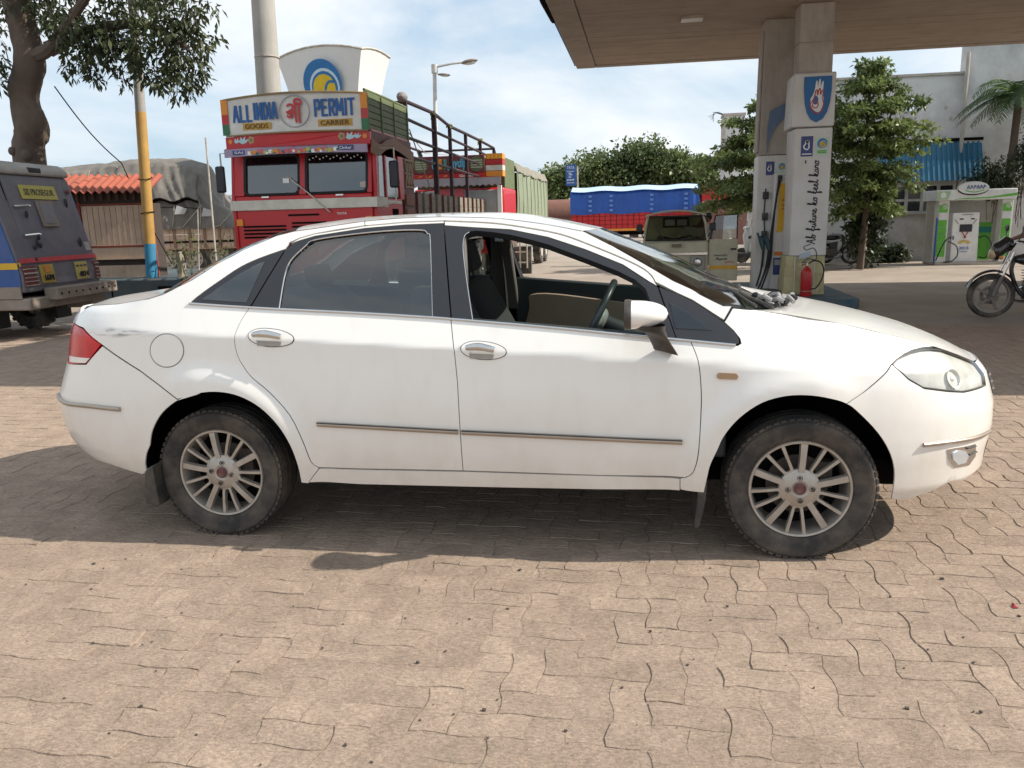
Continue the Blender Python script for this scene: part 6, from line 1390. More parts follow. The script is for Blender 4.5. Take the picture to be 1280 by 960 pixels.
def post():
    a = onp(190, 345, 1, 10.45); b = onp(166, 0, 1, 10.45); d = (b-a)/np.linalg.norm(b-a)
    t = thing('lamp_post', 'tall steel post painted blue at the foot, yellow above and bare grey at the top', 'post', (a[0], a[1], .50)); top = b+d*2.0
    P = lambda z: tuple((a+d*((z-a[2])/d[2]))-np.array([a[0], a[1], .5]))
    for z0, z1, r0, r1, m, n in ((.50, 1.16, .108, .104, pmat('post_blue', (.03, .24, .42), .6, dirt=((.06, .12, .16), .6, 5)), 'blue_foot'), (1.161, 3.62, .103, .097, pmat('post_yellow', (.46, .27, .07), .6, dirt=((.38, .22, .07), .6, 3)), 'yellow_shaft'), (3.621, 7.6, .093, .082, pmat('post_grey', (.33, .315, .29), .6, dirt=((.22, .2, .18), .5, 3)), 'grey_shaft')):
        mb = MB(); mb.cyl(P(z0), P(z1), r0, r1, n=20); mb.build(n, m, t)
    mb = MB(); mb.tube([Vector(P(2.4))+Vector((.125*math.cos(q), .125*math.sin(q), .03*math.sin(q))) for q in np.linspace(0, 6.28, 13)[:-1]], .008, 5, closed=True); mb.tube([Vector(P(1.75))+Vector((.126*math.cos(q), .126*math.sin(q), .02*math.cos(q))) for q in np.linspace(0, 6.28, 13)[:-1]], .008, 5, closed=True); mb.build('wire_wrap', M_DARK, t)
    # overhead wire from the tree to the post
    w0, w1 = onp(68, 108, 1, 9.6), onp(152, 204, 1, 11.0); w2 = onp(215, 330, 1, 10.6)
    mb = MB(); c = [w0+(w1-w0)*k/10+np.array([0, 0, -.12*math.sin(math.pi*k/10)]) for k in range(11)]; mb.tube(c, .012, 5); mb.tube(catmull([w1, (w1+w2)/2+np.array([0, 0, -.1]), w2], 6), .010, 5)
    tag(mb.build('overhead_wire', M_DARK), 'thin slack wire hanging from the big tree down past the yellow post', 'wire')
    for (u0, v0, u1, v1, y, nm) in ((257, 172, 268, 300, 13.2, 0), (247, 262, 249, 345, 12.9, 1)):
        p0, p1 = onp(u1, v1, 1, y), onp(u0, v0, 1, y); dd = p1-p0; p0 = p0-dd*(p0[2]-.5)/dd[2]; mb = MB(); mb.tube([p0, p1], .02 if nm == 0 else .012, 6)
        tag(mb.build('thin_pole', M_RIM), 'thin leaning rod standing between the tarpaulin truck and the red cab' if nm == 0 else 'short thin stake among the weeds on the plinth', 'pole')
post()
def cash_van():
    """armoured van: local +x forward, tail at x = 0, y to its own left; it faces away to the far left"""
    t = thing('cash_van', 'dusty blue armoured cash van seen from behind with a yellow name plate', 'van', (-7.50, 6.18, 0), math.pi+R(4.3))
    t.scale = (1, 1, 1.045)
    M_V = pmat('van_blue', (.13, .13, .155), .6, var=.10, dirt=((.215, .195, .18), .8, 1.3)); M_VS = pmat('van_side_blue', (.02, .075, .26), .5, dirt=((.10, .11, .15), .4, 4))
    M_VG = pmat('van_grey', (.38, .36, .33), .6, dirt=((.25, .22, .19), .6, 3)); M_DU = pmat('van_dust', (.24, .20, .165), .85, var=.2)
    hw = .875; ln = 4.6
    sl = lambda z: .02+.34*max(0, (z-.85))/1.3       # tail leans forward towards the roof
    # body
    prof = [(0.02, .62), (.02, .85), (sl(2.12), 2.12), (ln, 2.12), (ln, .62)]
    mb = MB(); mb.prism(prof, lambda a, b: (a, -hw+.02, b), lambda a, b: (a, hw-.02, b)); mb.build('body', M_V, t, bev=.03)
    for s in (1, -1):
        mb = MB(); p2 = [(.04, .70), (.04, .86), (sl(2.08)+.02, 2.08), (ln, 2.08), (ln, .70)]; mb.prism(p2, lambda a, b: (a, s*(hw-.019), b), lambda a, b: (a, s*hw, b)); sd_ = mb.build('side_panel', M_VS, t, smooth=False)
        mb = MB(); mb.bb(.05, ln-.02, s*(hw+.001), s*(hw+.006), .92, 1.0); mb.build('yellow_band', pmat('band_yellow', (.6, .36, .02), .5), sd_)
        mb = MB(); mb.bb(.05, ln, s*(hw-.01), s*(hw+.01), .55, .70); mb.build('skirt', M_DU, t)
    mb = MB(); mb.prism([(sl(2.1)-.03, 2.121), (sl(2.1)-.02, 2.2), (sl(2.1)+.10, 2.29), (ln, 2.31), (ln, 2.121)], lambda a, b: (a, -hw, b), lambda a, b: (a, hw, b)); mb.build('roof', M_VG, t, bev=.03)
    mb = MB(); mb.box((sl(2.2)-.03, -.12, 2.19), (.06, .26, .07)); mb.build('roof_lamp', M_BLKP, t, bev=.015)
    # things on the tail: plane following the slope. q(y, z, out)
    nx = -1/math.hypot(1, .34/1.3); nz = .34/1.3/math.hypot(1, .34/1.3)
    def q(y, z, o=0.0): 
        x = sl(z)
        return (x+nx*o, y, z+nz*o) if z > .86 else (x-o, y, z)
    def plate(y0, y1, z0, z1, o0, o1, name, m, par=t, sm=False):
        mb = MB(); mb.prism([(y0, z0), (y1, z0), (y1, z1), (y0, z1)], lambda a, b: q(a, b, o0), lambda a, b: q(a, b, o1)); return mb.build(name, m, par, smooth=sm)
    # own left (+y) is on the viewer's left... the tail is seen from behind: own left = viewer's left
    dr = plate(-.66, .60, .70, 2.06, .002, .02, 'rear_door', M_V)
    plate(.603, .618, .70, 2.06, .0, .008, 'door_gap', M_DARK)
    plate(-.685, -.663, .70, 2.06, .0, .006, 'door_gap', M_DARK)
    np_ = plate(-.44, .32, 1.80, 1.98, .021, .032, 'name_plate', pmat('plate_yellow', (.42, .37, .06), .5, dirt=((.4, .33, .1), .4, 6)), dr)
    text('SIS PROSEGUR', q(-.06, 1.89, .033), (0, -1, 0), (.25, 0, 1), .085, .62, pmat('plate_dark', (.06, .06, .05), .6), np_, 'lettering', .004, .004)
    fr = plate(-.25, .09, 1.44, 1.78, .021, .04, 'window_frame', M_DU, dr); plate(-.21, .05, 1.48, 1.74, .041, .046, 'window_pane', pmat('van_pane', (.13, .13, .14), .3), fr)
    for z in (1.70, 1.33):
        mb = MB(); mb.tube([q(.56, z, .03), q(.30, z+.01, .05), q(.26, z, .05)], .015, 6); mb.build('handle', M_CHROME, dr); mb = MB(); mb.ball(q(.36, z-.10, .03), (.02, .02, .05), 8); mb.build('lock', M_BLKP, dr)
    for y, z in ((.28, 1.30), (.42, 1.18), (.30, 1.20), (.5, 1.02)): mb = MB(); mb.ball(q(y, z, .02), (.015, .03, .035), 8); mb.build('paint_chip', M_BLKP, dr)
    for z in (1.76, 1.22): mb = MB(); mb.bb(*[0]*6) if False else mb.ball(q(-.60, z, .02), (.02, .03, .07), 8); mb.build('hinge', M_BLKP, dr)
    plate(-.81, -.69, 1.10, 1.22, .002, .012, 'filler_plate', M_VG)
    rs = plate(-.84, .84, .985, 1.045, .022, .027, 'red_stripe', pmat('stripe_red', (.45, .03, .04), .5, dirt=((.3, .12, .1), .4, 6))); plate(.841, .87, .95, 1.0, .022, .027, 'yellow_end', MATS['band_yellow'])
    plate(.30, .42, .86, .935, .033, .036, 'orange_square', pmat('square_orange', (.50, .20, .04), .6), dr)
    for k in range(3): plate(-.52+.09*k, -.46+.09*k, .885, .905, .033, .036, 'plate_mark', M_BLKP, dr)
    for y0, y1, s1, s2, m in ((.22, .50, '1317', '562ML', pmat('number_yellow', (.42, .31, .06), .5)), (-.55, -.27, 'MH12', '4874', pmat('number_buff', (.45, .38, .12), .5))):
        pz = plate(y0, y1, .72, .95, .021, .032, 'number_plate', m, dr); 
        text(s2, (-.02, (y0+y1)/2, .79), (0, -1, 0), (0, 0, 1), .075, .21, M_BLKP, pz, 'lettering', .012)
    for y in (.70, -.80):
        w_ = .13 if y > 0 else .06; tl = plate(y-w_, y+w_, .70, .95, .003, .02, 'tail_lamp', pmat('lamp_dull_red', (.16, .05, .045), .5)); 
        for k in range(5): plate(y-w_, y+w_, .705+.05*k, .715+.05*k, .021, .032, 'lamp_grille', M_VG, tl)
    for z in (1.92,):
        for y in (.76, -.72): mb = MB(); mb.lathe([(0, -.03), (.03, -.025), (.035, 0)], q(y, z, .02), 'X', 12); mb.build('marker_lamp', MATS['lamp_dull_red'], t)
    mb = MB(); mb.bb(-.20, .0, -.93, .50, .50, .66); bp = mb.build('rear_step', M_DU, t, bev=.015)
    for k in range(9): mb = MB(); mb.cyl((-.202, -.86+.16*k, .58), (-.21, -.86+.16*k, .58), .014, n=8); mb.build('bolt', M_DARK, bp)
    mb = MB(); mb.bb(-.05, .5, -.85, .87, .40, .55); mb.build('under_frame', M_DU, t, bev=.02); mb = MB(); mb.bb(.5, ln, -.5, .5, .35, .6); mb.build('chassis', M_DARK, t)
    mb = MB(); mb.bb(-.02, .4, -.85, -.55, .30, .42); mb.build('tow_bracket', M_DU, t)
    for s in (1, -1):
        for x in (1.05, 3.7):
            w = truck_wheel(t, 0, 0, .38, s, .2); w.location = (x, s*.70, .38); w.rotation_euler = (0, 0, R(90))
        mb = MB(); mb.bb(.55, .58, s*.5, s*.85, .15, .5); mb.build('mud_flap', M_SEAL, t)
cash_van()
def weeds():
    lm = leafmat('weed_leaf', (.12, .17, .05))
    for k, (u, v, y, h) in enumerate(((240, 345, 10.3, .85), (275, 345, 10.25, .95), (224, 345, 10.35, .6))):
        p = onp(u, v, 1, y); t = thing('weed', ['tall leafy weed growing on the plinth beside the blue post foot', 'taller straggling weed on the plinth next to the red truck', 'small pale weed tuft sprouting at the foot of the blue post'][k], 'plant', (p[0], y, .5), 0, 'weeds growing on the plinth')
        mb = MB(); tips = []
        for s in range(4):
            a = rnd.uniform(0, 6.28); l = h*rnd.uniform(.6, 1.1); c = [(0, 0, 0), (.06*math.cos(a), .06*math.sin(a), l*.5), (.2*math.cos(a), .2*math.sin(a), l)]
            mb.tube(catmull(c, 3), .007, 4); tips += [np.array(c[1])*(1-f)+np.array(c[2])*f for f in (0.1, .4, .7, 1.0)]
        mb.build('stem', pmat('weed_stem', (.16, .15, .07), .8), t)
        leaf_mesh('leaves', [(q_, .09) for q_ in tips], 3, .075, lm, t, rs=k)
    p = onp(228, 345, 1, 10.2); mb = MB(); mb.tube(catmull([(p[0], 10.2, .5), (p[0]+.02, 10.2, .75), (p[0]-.02, 10.2, 1.0)], 4), [.10, .09, .07, .07, .07, .06, .06, .05, .05], 8); tag(mb.build('stump', pmat('stump_grey', (.30, .27, .19), .9)), 'pale weathered stump on the plinth near the blue post foot', 'stump')
def leafmat(name, c, tr=.25):
    if name in MATS: return MATS[name]
    m = bpy.data.materials.new(name); m.use_nodes = True; nt = m.node_tree; N, L = nt.nodes, nt.links; N.clear()
    out = N.new('ShaderNodeOutputMaterial'); d = N.new('ShaderNodeBsdfPrincipled'); d.inputs['Roughness'].default_value = .45; d.inputs['Specular IOR Level'].default_value = .4; t = N.new('ShaderNodeBsdfTranslucent'); mx = N.new('ShaderNodeMixShader'); mx.inputs[0].default_value = tr
    g = N.new('ShaderNodeNewGeometry'); n = N.new('ShaderNodeTexNoise'); n.inputs['Scale'].default_value = 1.7; n.inputs['Detail'].default_value = 5; L.new(g.outputs['Position'], n.inputs['Vector'])
    rp = N.new('ShaderNodeValToRGB'); rp.color_ramp.elements[0].position = .32; rp.color_ramp.elements[0].color = (c[0]*.5, c[1]*.55, c[2]*.55, 1); rp.color_ramp.elements[1].position = .70; rp.color_ramp.elements[1].color = (c[0]*1.45, c[1]*1.35, c[2]*1.2, 1)
    L.new(n.outputs[0], rp.inputs[0]); L.new(rp.outputs[0], d.inputs['Base Color']); L.new(rp.outputs[0], t.inputs[0]); L.new(d.outputs[0], mx.inputs[1]); L.new(t.outputs[0], mx.inputs[2]); L.new(mx.outputs[0], out.inputs[0])
    MATS[name] = m; return m
def leaf_mesh(name, clusters, per, size, mat, parent, rs=0, droop=.35, flat=1.0, aspect=.42):
    """clusters: [(centre, radius)]; each carries `per` pointed leaves of two halves"""
    r = np.random.RandomState(rs+11); K = len(clusters)
    c = np.repeat(np.array([np.asarray(a, float) for a, _ in clusters]), per, 0); rad = np.repeat(np.array([b for _, b in clusters]), per)
    d = r.normal(size=(K*per, 3)); d /= np.linalg.norm(d, axis=1, keepdims=True); u = r.rand(K*per)**.5
    p = c+d*(rad*u)[:, None]*np.array([1, 1, flat])
    dr = d*.8+r.normal(size=d.shape)*.6; dr[:, 2] -= droop; dr /= np.linalg.norm(dr, axis=1, keepdims=True)
    up = r.normal(size=d.shape)*.55+np.array([0, 0, 1.0]); sd = np.cross(dr, up); sd /= np.maximum(1e-6, np.linalg.norm(sd, axis=1, keepdims=True)); nn = np.cross(sd, dr)
    s = size*(.6+.8*r.rand(K*per))[:, None]
    v = np.stack([p, p+dr*s*.45+sd*s*aspect*.5+nn*s*.06, p+dr*s, p+dr*s*.45-sd*s*aspect*.5+nn*s*.06], 1).reshape(-1, 3)
    n = K*per; i = np.arange(n)*4; f = np.stack([i, i+1, i+2, i+3], 1)
    me = bpy.data.meshes.new(name); me.vertices.add(4*n); me.vertices.foreach_set('co', v.ravel()); me.loops.add(4*n); me.loops.foreach_set('vertex_index', f.ravel().astype(np.int32)); me.polygons.add(n); me.polygons.foreach_set('loop_start', i.astype(np.int32)); me.polygons.foreach_set('loop_total', np.full(n, 4, np.int32)); me.materials.append(mat); me.update(calc_edges=True)
    o = bpy.data.objects.new(name, me); col.objects.link(o); o.parent = parent; return o
def in_blobs(blobs, n, rs, shell=.55):
    """points in ellipsoids, crowded towards their skins"""
    r = np.random.RandomState(rs); out = []; w = np.array([b[1][0]*b[1][1]*b[1][2] for b in blobs])**.67; w /= w.sum()
    for k in r.choice(len(blobs), n, p=w):
        cc, rr = blobs[k]; d = r.normal(size=3); d /= np.linalg.norm(d); u = shell+(1-shell)*r.rand()
        out.append(np.array(cc)+d*np.array(rr)*u*(.85+.25*r.rand()))
    return out
def big_tree():
    base = onp(40, 230, 1, 8.9)
    t = thing('shade_tree', 'large roadside tree with a thick knotted trunk and long drooping leaves above the cash van', 'tree', (base[0], 8.9, 0))
    B = lambda u, v, y=8.9: np.array(onp(u, v, 1, y))-np.array([base[0], 8.9, 0])
    M_BARK = pmat('bark_brown', (.115, .085, .065), .95, var=.3, scale=4, bump=1.0, bscale=16, dirt=((.07, .055, .045), .6, 3), stretch=(1, 1, .4))
    c = [np.array([0.02, 0, -.1]), B(36, 205), B(40, 160), B(30, 120), B(38, 70), B(30, 35), B(15, -20), B(-10, -90)]
    mb = MB(); cc = catmull(c, 7); k = len(cc); rr = [.275-.08*i/k+.012*math.sin(i*.55) for i in range(k)]; mb.tube(cc, rr, 26)
    mb.v = [tuple(np.array(p)+np.array([1, .6, 0])*(.05*mnoise.noise(Vector((p[0]*2.6, p[1]*2.6, p[2]*1.1)))+.045*mnoise.noise(Vector((p[0]*9, p[1]*9, p[2]*2.5))))*np.sign(p[0]-cc[min(range(k), key=lambda i: abs(cc[i][2]-p[2]))][0])) for p in mb.v]
    for (u, v, s) in ((43, 195, .10), (44, 158, .08), (26, 190, .07)): p = B(u, v); mb.ball((p[0], p[1]-.20, p[2]), (s, s*.7, s*1.1), 12)
    tr = mb.build('trunk', M_BARK, t, angle=70)
    for br in ([B(38, 70), B(60, 62, 8.7), B(85, 30, 8.4), B(130, -30, 8.0), B(200, -70, 7.5)], [B(32, 40), B(10, 0, 9.2), B(-30, -40, 9.6)], [B(15, -20), B(60, -60, 8.4), B(140, -110, 7.2)], [B(60, 62, 8.7), B(110, 40, 8.9), B(180, 30, 8.7), B(235, 60, 8.4)], [B(-10, -90), B(100, -220, 7.5), B(300, -330, 6.2), B(480, -400, 5.2)], [B(140, -110, 7.2), np.array([4.2, -2.0, 5.3]), np.array([6.0, -2.4, 5.6]), np.array([7.8, -2.5, 5.8])]):  # last limb is added to carry the unseen shading foliage
        cb = catmull(br, 6); mb = MB(); mb.tube(cb, [.13*(1-.75*i/len(cb)) for i in range(len(cb))], 8); mb.build('limb', M_BARK, tr)
    lm = leafmat('broad_leaf', (.075, .098, .048))
    blobs = [(B(60, -60, 9.2), (2.6, 1.8, 1.5)), (B(170, -30, 8.8), (1.7, 1.4, 1.2)), (B(-60, -60, 9.6), (2.2, 1.6, 1.4)), (B(130, 45, 8.6), (.75, .7, .5)), (B(195, 55, 8.5), (.8, .7, .55)), (B(215, 10, 8.6), (.8, .8, .8)), (B(90, 20, 9.0), (.8, .7, .6)), (B(80, -200, 8), (3.6, 2.4, 1.6)), (B(320, -300, 6.4), (3.0, 1.9, 1.2)), (B(440, -360, 5.6), (2.2, 1.5, 1.0)), (np.array([7.0, -2.5, 5.7]), (1.9, 1.7, .7)), (np.array([5.4, -2.4, 5.6]), (1.5, 1.5, .6)), (B(-20, 15, 9.3), (.5, .6, .35))]  # includes unseen clumps added out of view to shade the van
    cl = [(p, .24) for p in in_blobs(blobs, 860, 3, .2)]
    # drooping sprays along the visible lower edge
    for (u, v) in ((75, 55), (95, 90), (110, 95), (150, 100), (165, 85), (205, 105), (212, 118), (235, 95), (250, 80), (255, 55), (185, 100), (130, 80), (120, 100), (225, 110), (245, 105), (60, 30), (140, 60), (170, 50), (200, 70), (228, 60), (242, 30), (100, 60), (5, 95), (3, 110), (215, 88), (160, 70), (100, 75)):
        p = B(u, v, 8.6); cl += [(p+np.array([rnd.uniform(-.12, .12), rnd.uniform(-.3, .3), .13*j]), .15) for j in range(3)]
    leaf_mesh('added_shade_crown', [(p, .3) for p in in_blobs([(np.array([7.2, -2.6, 5.9]), (2.3, 1.9, .8)), (np.array([5.4, -2.5, 5.7]), (1.8, 1.8, .7))], 420, 8, .1)], 30, .24, lm, t, 6, droop=.5, aspect=.55)  # unseen foliage added out of view to keep the cash van shaded
    leaf_mesh('crown', cl, 28, .132, lm, t, 5, droop=.9, aspect=.36)
    tw = MB()
    for p, _ in cl[860::3]: tw.tube([p, p+np.array([rnd.uniform(-.1, .1), 0, .5])], .008, 4)
    tw.build('twigs', M_BARK, t)
big_tree(); weeds()
def masts():
    p = onp(337, 118, 1, 16.0); x = p[0]
    t = thing('concrete_mast', 'thick grey concrete mast rising behind the ALL INDIA PERMIT board', 'mast', (x-.1, 16.0, 0)); mb = MB()
    mb.cyl((0, 0, 0), (.22, 0, 12), .34, .24, n=24); mb.build('shaft', pmat('mast_concrete', (.36, .34, .31), .85, var=.1, bump=.3, dirt=((.26, .245, .22), .5, 2), stretch=(4, 4, .3)), t)
    for z in (2.0, 5.6, 9.0): mb = MB(); mb.lathe([(.30, -.02), (.31, -.02), (.31, .02), (.30, .02)], (.02*z, 0, z), 'Z', 24); mb.build('joint_ring', M_CONC, t)
    # petroleum totem
    c = onp(420, 122, 1, 20.0); t = thing('totem_sign', 'flared white petroleum sign with a round blue and yellow badge above the red truck', 'sign', (c[0], 20.0, 0), R(-14))
    def sec(z): return 1.08+.42*max(0, (z-4.2)/2.1)**1.6
    top = 6.28; nz = 12; MW = pmat('totem_white', (.72, .71, .68), .4, var=.03)
    for (ang, nm, wd) in ((0, 'front_face', 1.0), (1, 'side_face', .62)):
        def fn(a, b):
            z = .3+(top-.3)*b; w = sec(z); d = .55*w/1.08
            if ang == 0: return ((2*a-1)*w, -d+.10*(1-(2*a-1)**2)*-1, z+(.20*(1-(2*a-1)**2)*b**3))
            return (w, -d+2*d*a, z+(.10*(1-(2*a-1)**2)*b**3))
        mb = MB(); mb.grid(fn, 10, 30); mb.build(nm, MW, t, fix=False)
    mb = MB(); mb.grid(lambda a, b: (-sec(.3+5.98*b), -.55*sec(.3+5.98*b)/1.08+1.1*sec(.3+5.98*b)/1.08*a, .3+5.98*b), 4, 20); mb.grid(lambda a, b: ((2*a-1)*sec(.3+5.98*b), .55*sec(.3+5.98*b)/1.08, .3+5.98*b), 4, 20); mb.build('rear_face', MW, t, fix=False)
    mb = MB(); mb.tube([((2*a-1)*sec(top), -.55*sec(top)/1.08-.10*(1-(2*a-1)**2), top+.20*(1-(2*a-1)**2)) for a in np.linspace(0, 1, 9)]+[(sec(top), .55*sec(top)/1.08*(2*a-1), top+.10*(1-(2*a-1)**2)) for a in np.linspace(0, 1, 7)], .03, 6); mb.build('rim', M_RIM, t)
    logo(t, (.12, -.80, 5.45), (1, 0, 0), (0, -.20, 1), .66)
    mb = MB(); mb.bb(-.5, .5, -.3, .3, 0, .3); mb.build('footing', M_CONC, t)
    # street lamp
    b = onp(542, 200, 1, 22.0); t = thing('street_lamp', 'pale street lamp with one long arm rising behind the cargo rails', 'street lamp', (b[0], 22.0, 0)); P = lambda u, v: np.array(onp(u, v, 1, 22.0))-np.array([b[0], 22.0, 0])
    tp = P(543, 84); M_LP = pmat('lamp_pole_white', (.55, .54, .52), .5, dirt=((.35, .3, .26), .5, 3))
    mb = MB(); mb.cyl((0, 0, 0), tuple(tp), .09, .06, n=12); mb.build('pole', M_LP, t); mb = MB(); mb.cyl(tuple(tp-np.array([0, 0, .18])), tuple(tp+np.array([0, 0, .08])), .10, .10, n=12); mb.build('collar', M_LP, t)
    e = P(580, 78); mb = MB(); mb.tube([tp, tp*.4+e*.6+np.array([0, 0, .02]), e], [.04, .035, .03], 6); mb.build('arm', M_LP, t)
    def head(a, bq, r, n):
        a, bq = np.array(a), np.array(bq); mb = MB(); cs = [a+(bq-a)*k/8 for k in range(9)]; mb.tube(cs, [r*v for v in (.35, .7, .9, 1, 1, .95, .85, .6, .2)], 10, flat=.45); mb.build(n, pmat('lantern_brown', (.22, .17, .14), .5), t)
        mb = MB(); mb.tube([c_-np.array([0, 0, r*.3]) for c_ in cs[2:8]], [r*.5, r*.75, r*.8, r*.8, r*.7, r*.3], 8, flat=.35); mb.build('lens', pmat('lantern_lens', (.55, .53, .5), .3), t)
    head(P(577, 79), P(597, 75), .16, 'lantern'); head(P(547, 93), P(563, 94), .10, 'spare_lantern')
masts()
# ================================================================= far trees, roadside board, three-wheeler
def far_trees():
    lm = leafmat('far_leaf', (.155, .205, .082)); lm2 = leafmat('far_leaf_dark', (.125, .17, .075)); M_BARK = MATS['bark_brown']
    def tree(x, y, h, blobs, lab, n, mat, rs, size=.27, nm='broad_tree'):
        t = thing(nm, lab, 'tree', (x, y, 0), 0, 'trees beyond the yard'); mb = MB(); mb.tube([(0, 0, 0), (.1, 0, h*.3), (-.1, 0, h*.55)], [.35, .28, .2], 10); tr = mb.build('trunk', M_BARK, t)
        for b in blobs: mb = MB(); mb.tube([(0, 0, h*.3), np.array(b[0])*.6+np.array([0, 0, h*.15]), b[0]], [.16, .1, .04], 6); mb.build('limb', M_BARK, tr)
        leaf_mesh('crown', [(p, .75) for p in in_blobs(blobs, n, rs, .35)], 44, size, mat, t, rs, aspect=.6, flat=.7)
    tree(-4.4, 55, 6, [((-1.2, 0, 3.9), (1.6, 1.6, 1.2)), ((.6, 0, 4.6), (2.0, 1.8, 1.2)), ((1.8, .5, 3.6), (1.8, 1.6, 1.2)), ((-.4, 0, 3.0), (2.0, 1.6, .8))], 'broad round topped tree behind the blue roadside board', 260, lm, 1)
    tree(-.2, 56, 7, [((-1.6, 0, 4.9), (1.8, 1.8, 1.3)), ((.6, 0, 5.7), (2.0, 1.8, 1.3)), ((2.3, 0, 4.9), (1.8, 1.7, 1.2)), ((0, 0, 3.9), (3.0, 1.6, 1.3))], 'tallest spreading tree directly behind the blue covered truck', 330, lm2, 2)
    tree(3.8, 55, 6, [((-1.2, 0, 4.6), (1.5, 1.5, 1.2)), ((.5, 0, 4.2), (1.6, 1.5, 1.1)), ((1.6, 0, 3.2), (1.4, 1.4, 1.0)), ((-.2, 0, 3.2), (2.2, 1.4, 1.0))], 'lower spreading tree above the cab of the blue covered truck', 240, lm, 3)
    tree(-7.2, 62, 3, [((0, 0, 2.3), (1.6, 1.3, .8)), ((1.6, 0, 2.0), (1.2, 1.2, .7))], 'small pale tree low on the skyline between the green and blue trucks', 90, lm, 4)
    tree(7.6, 52, 4, [((0, 0, 3.0), (1.8, 1.5, 1.4)), ((1.6, 0, 2.4), (1.6, 1.5, 1.2)), ((-1.4, 0, 2.2), (1.2, 1.2, 1.0))], 'bushy tree beyond the brown hoarding', 150, lm2, 6)
    tree(-20, 70, 4, [((0, 0, 2.6), (3, 2, 1.2)), ((3, 0, 2.4), (2.5, 2, 1.0)), ((-3, 0, 2.4), (2.5, 2, 1.0))], 'low spreading tree far behind the tarpaulin truck', 160, lm2, 7)
    p0, p1 = onp(707, 206, 1, 44), onp(720, 232, 1, 44)
    t = thing('roadside_board', 'small blue board with white lines of writing standing against the trees', 'sign', ((p0[0]+p1[0])/2, 44, 0)); w = (p1[0]-p0[0])/2; z0, z1 = p1[2], p0[2]
    mb = MB(); mb.bb(-w, w, 0, .08, z0, z1); b = mb.build('panel', pmat('board_blue', (.03, .10, .30), .5), t); mb = MB(); mb.cyl((w+.08, .1, 0), (w+.08, .1, z1-.1), .05, n=8); mb.build('pole', M_RIM, t)
    text('TATA', (0, -.004, z1-.17), (1, 0, 0), (0, 0, 1), .15, w*1.5, M_WHITE, b); [strokes([[(-w*a+2*w*a*k/n, 0), (-w*a+2*w*a*(k+.6)/n, h_)] for k in range(n)], (0, -.004, z1-q), (1, 0, 0), (0, 0, 1), 1, .022, M_WHITE, b, 'small_print') for q, a, n, h_ in ((.38, .75, 6, 0), (.48, .45, 1, 0), (.60, .35, 3, .05), (.70, .45, 1, 0), (.90, .75, 5, .08), (1.04, .75, 6, .02))]
far_trees()
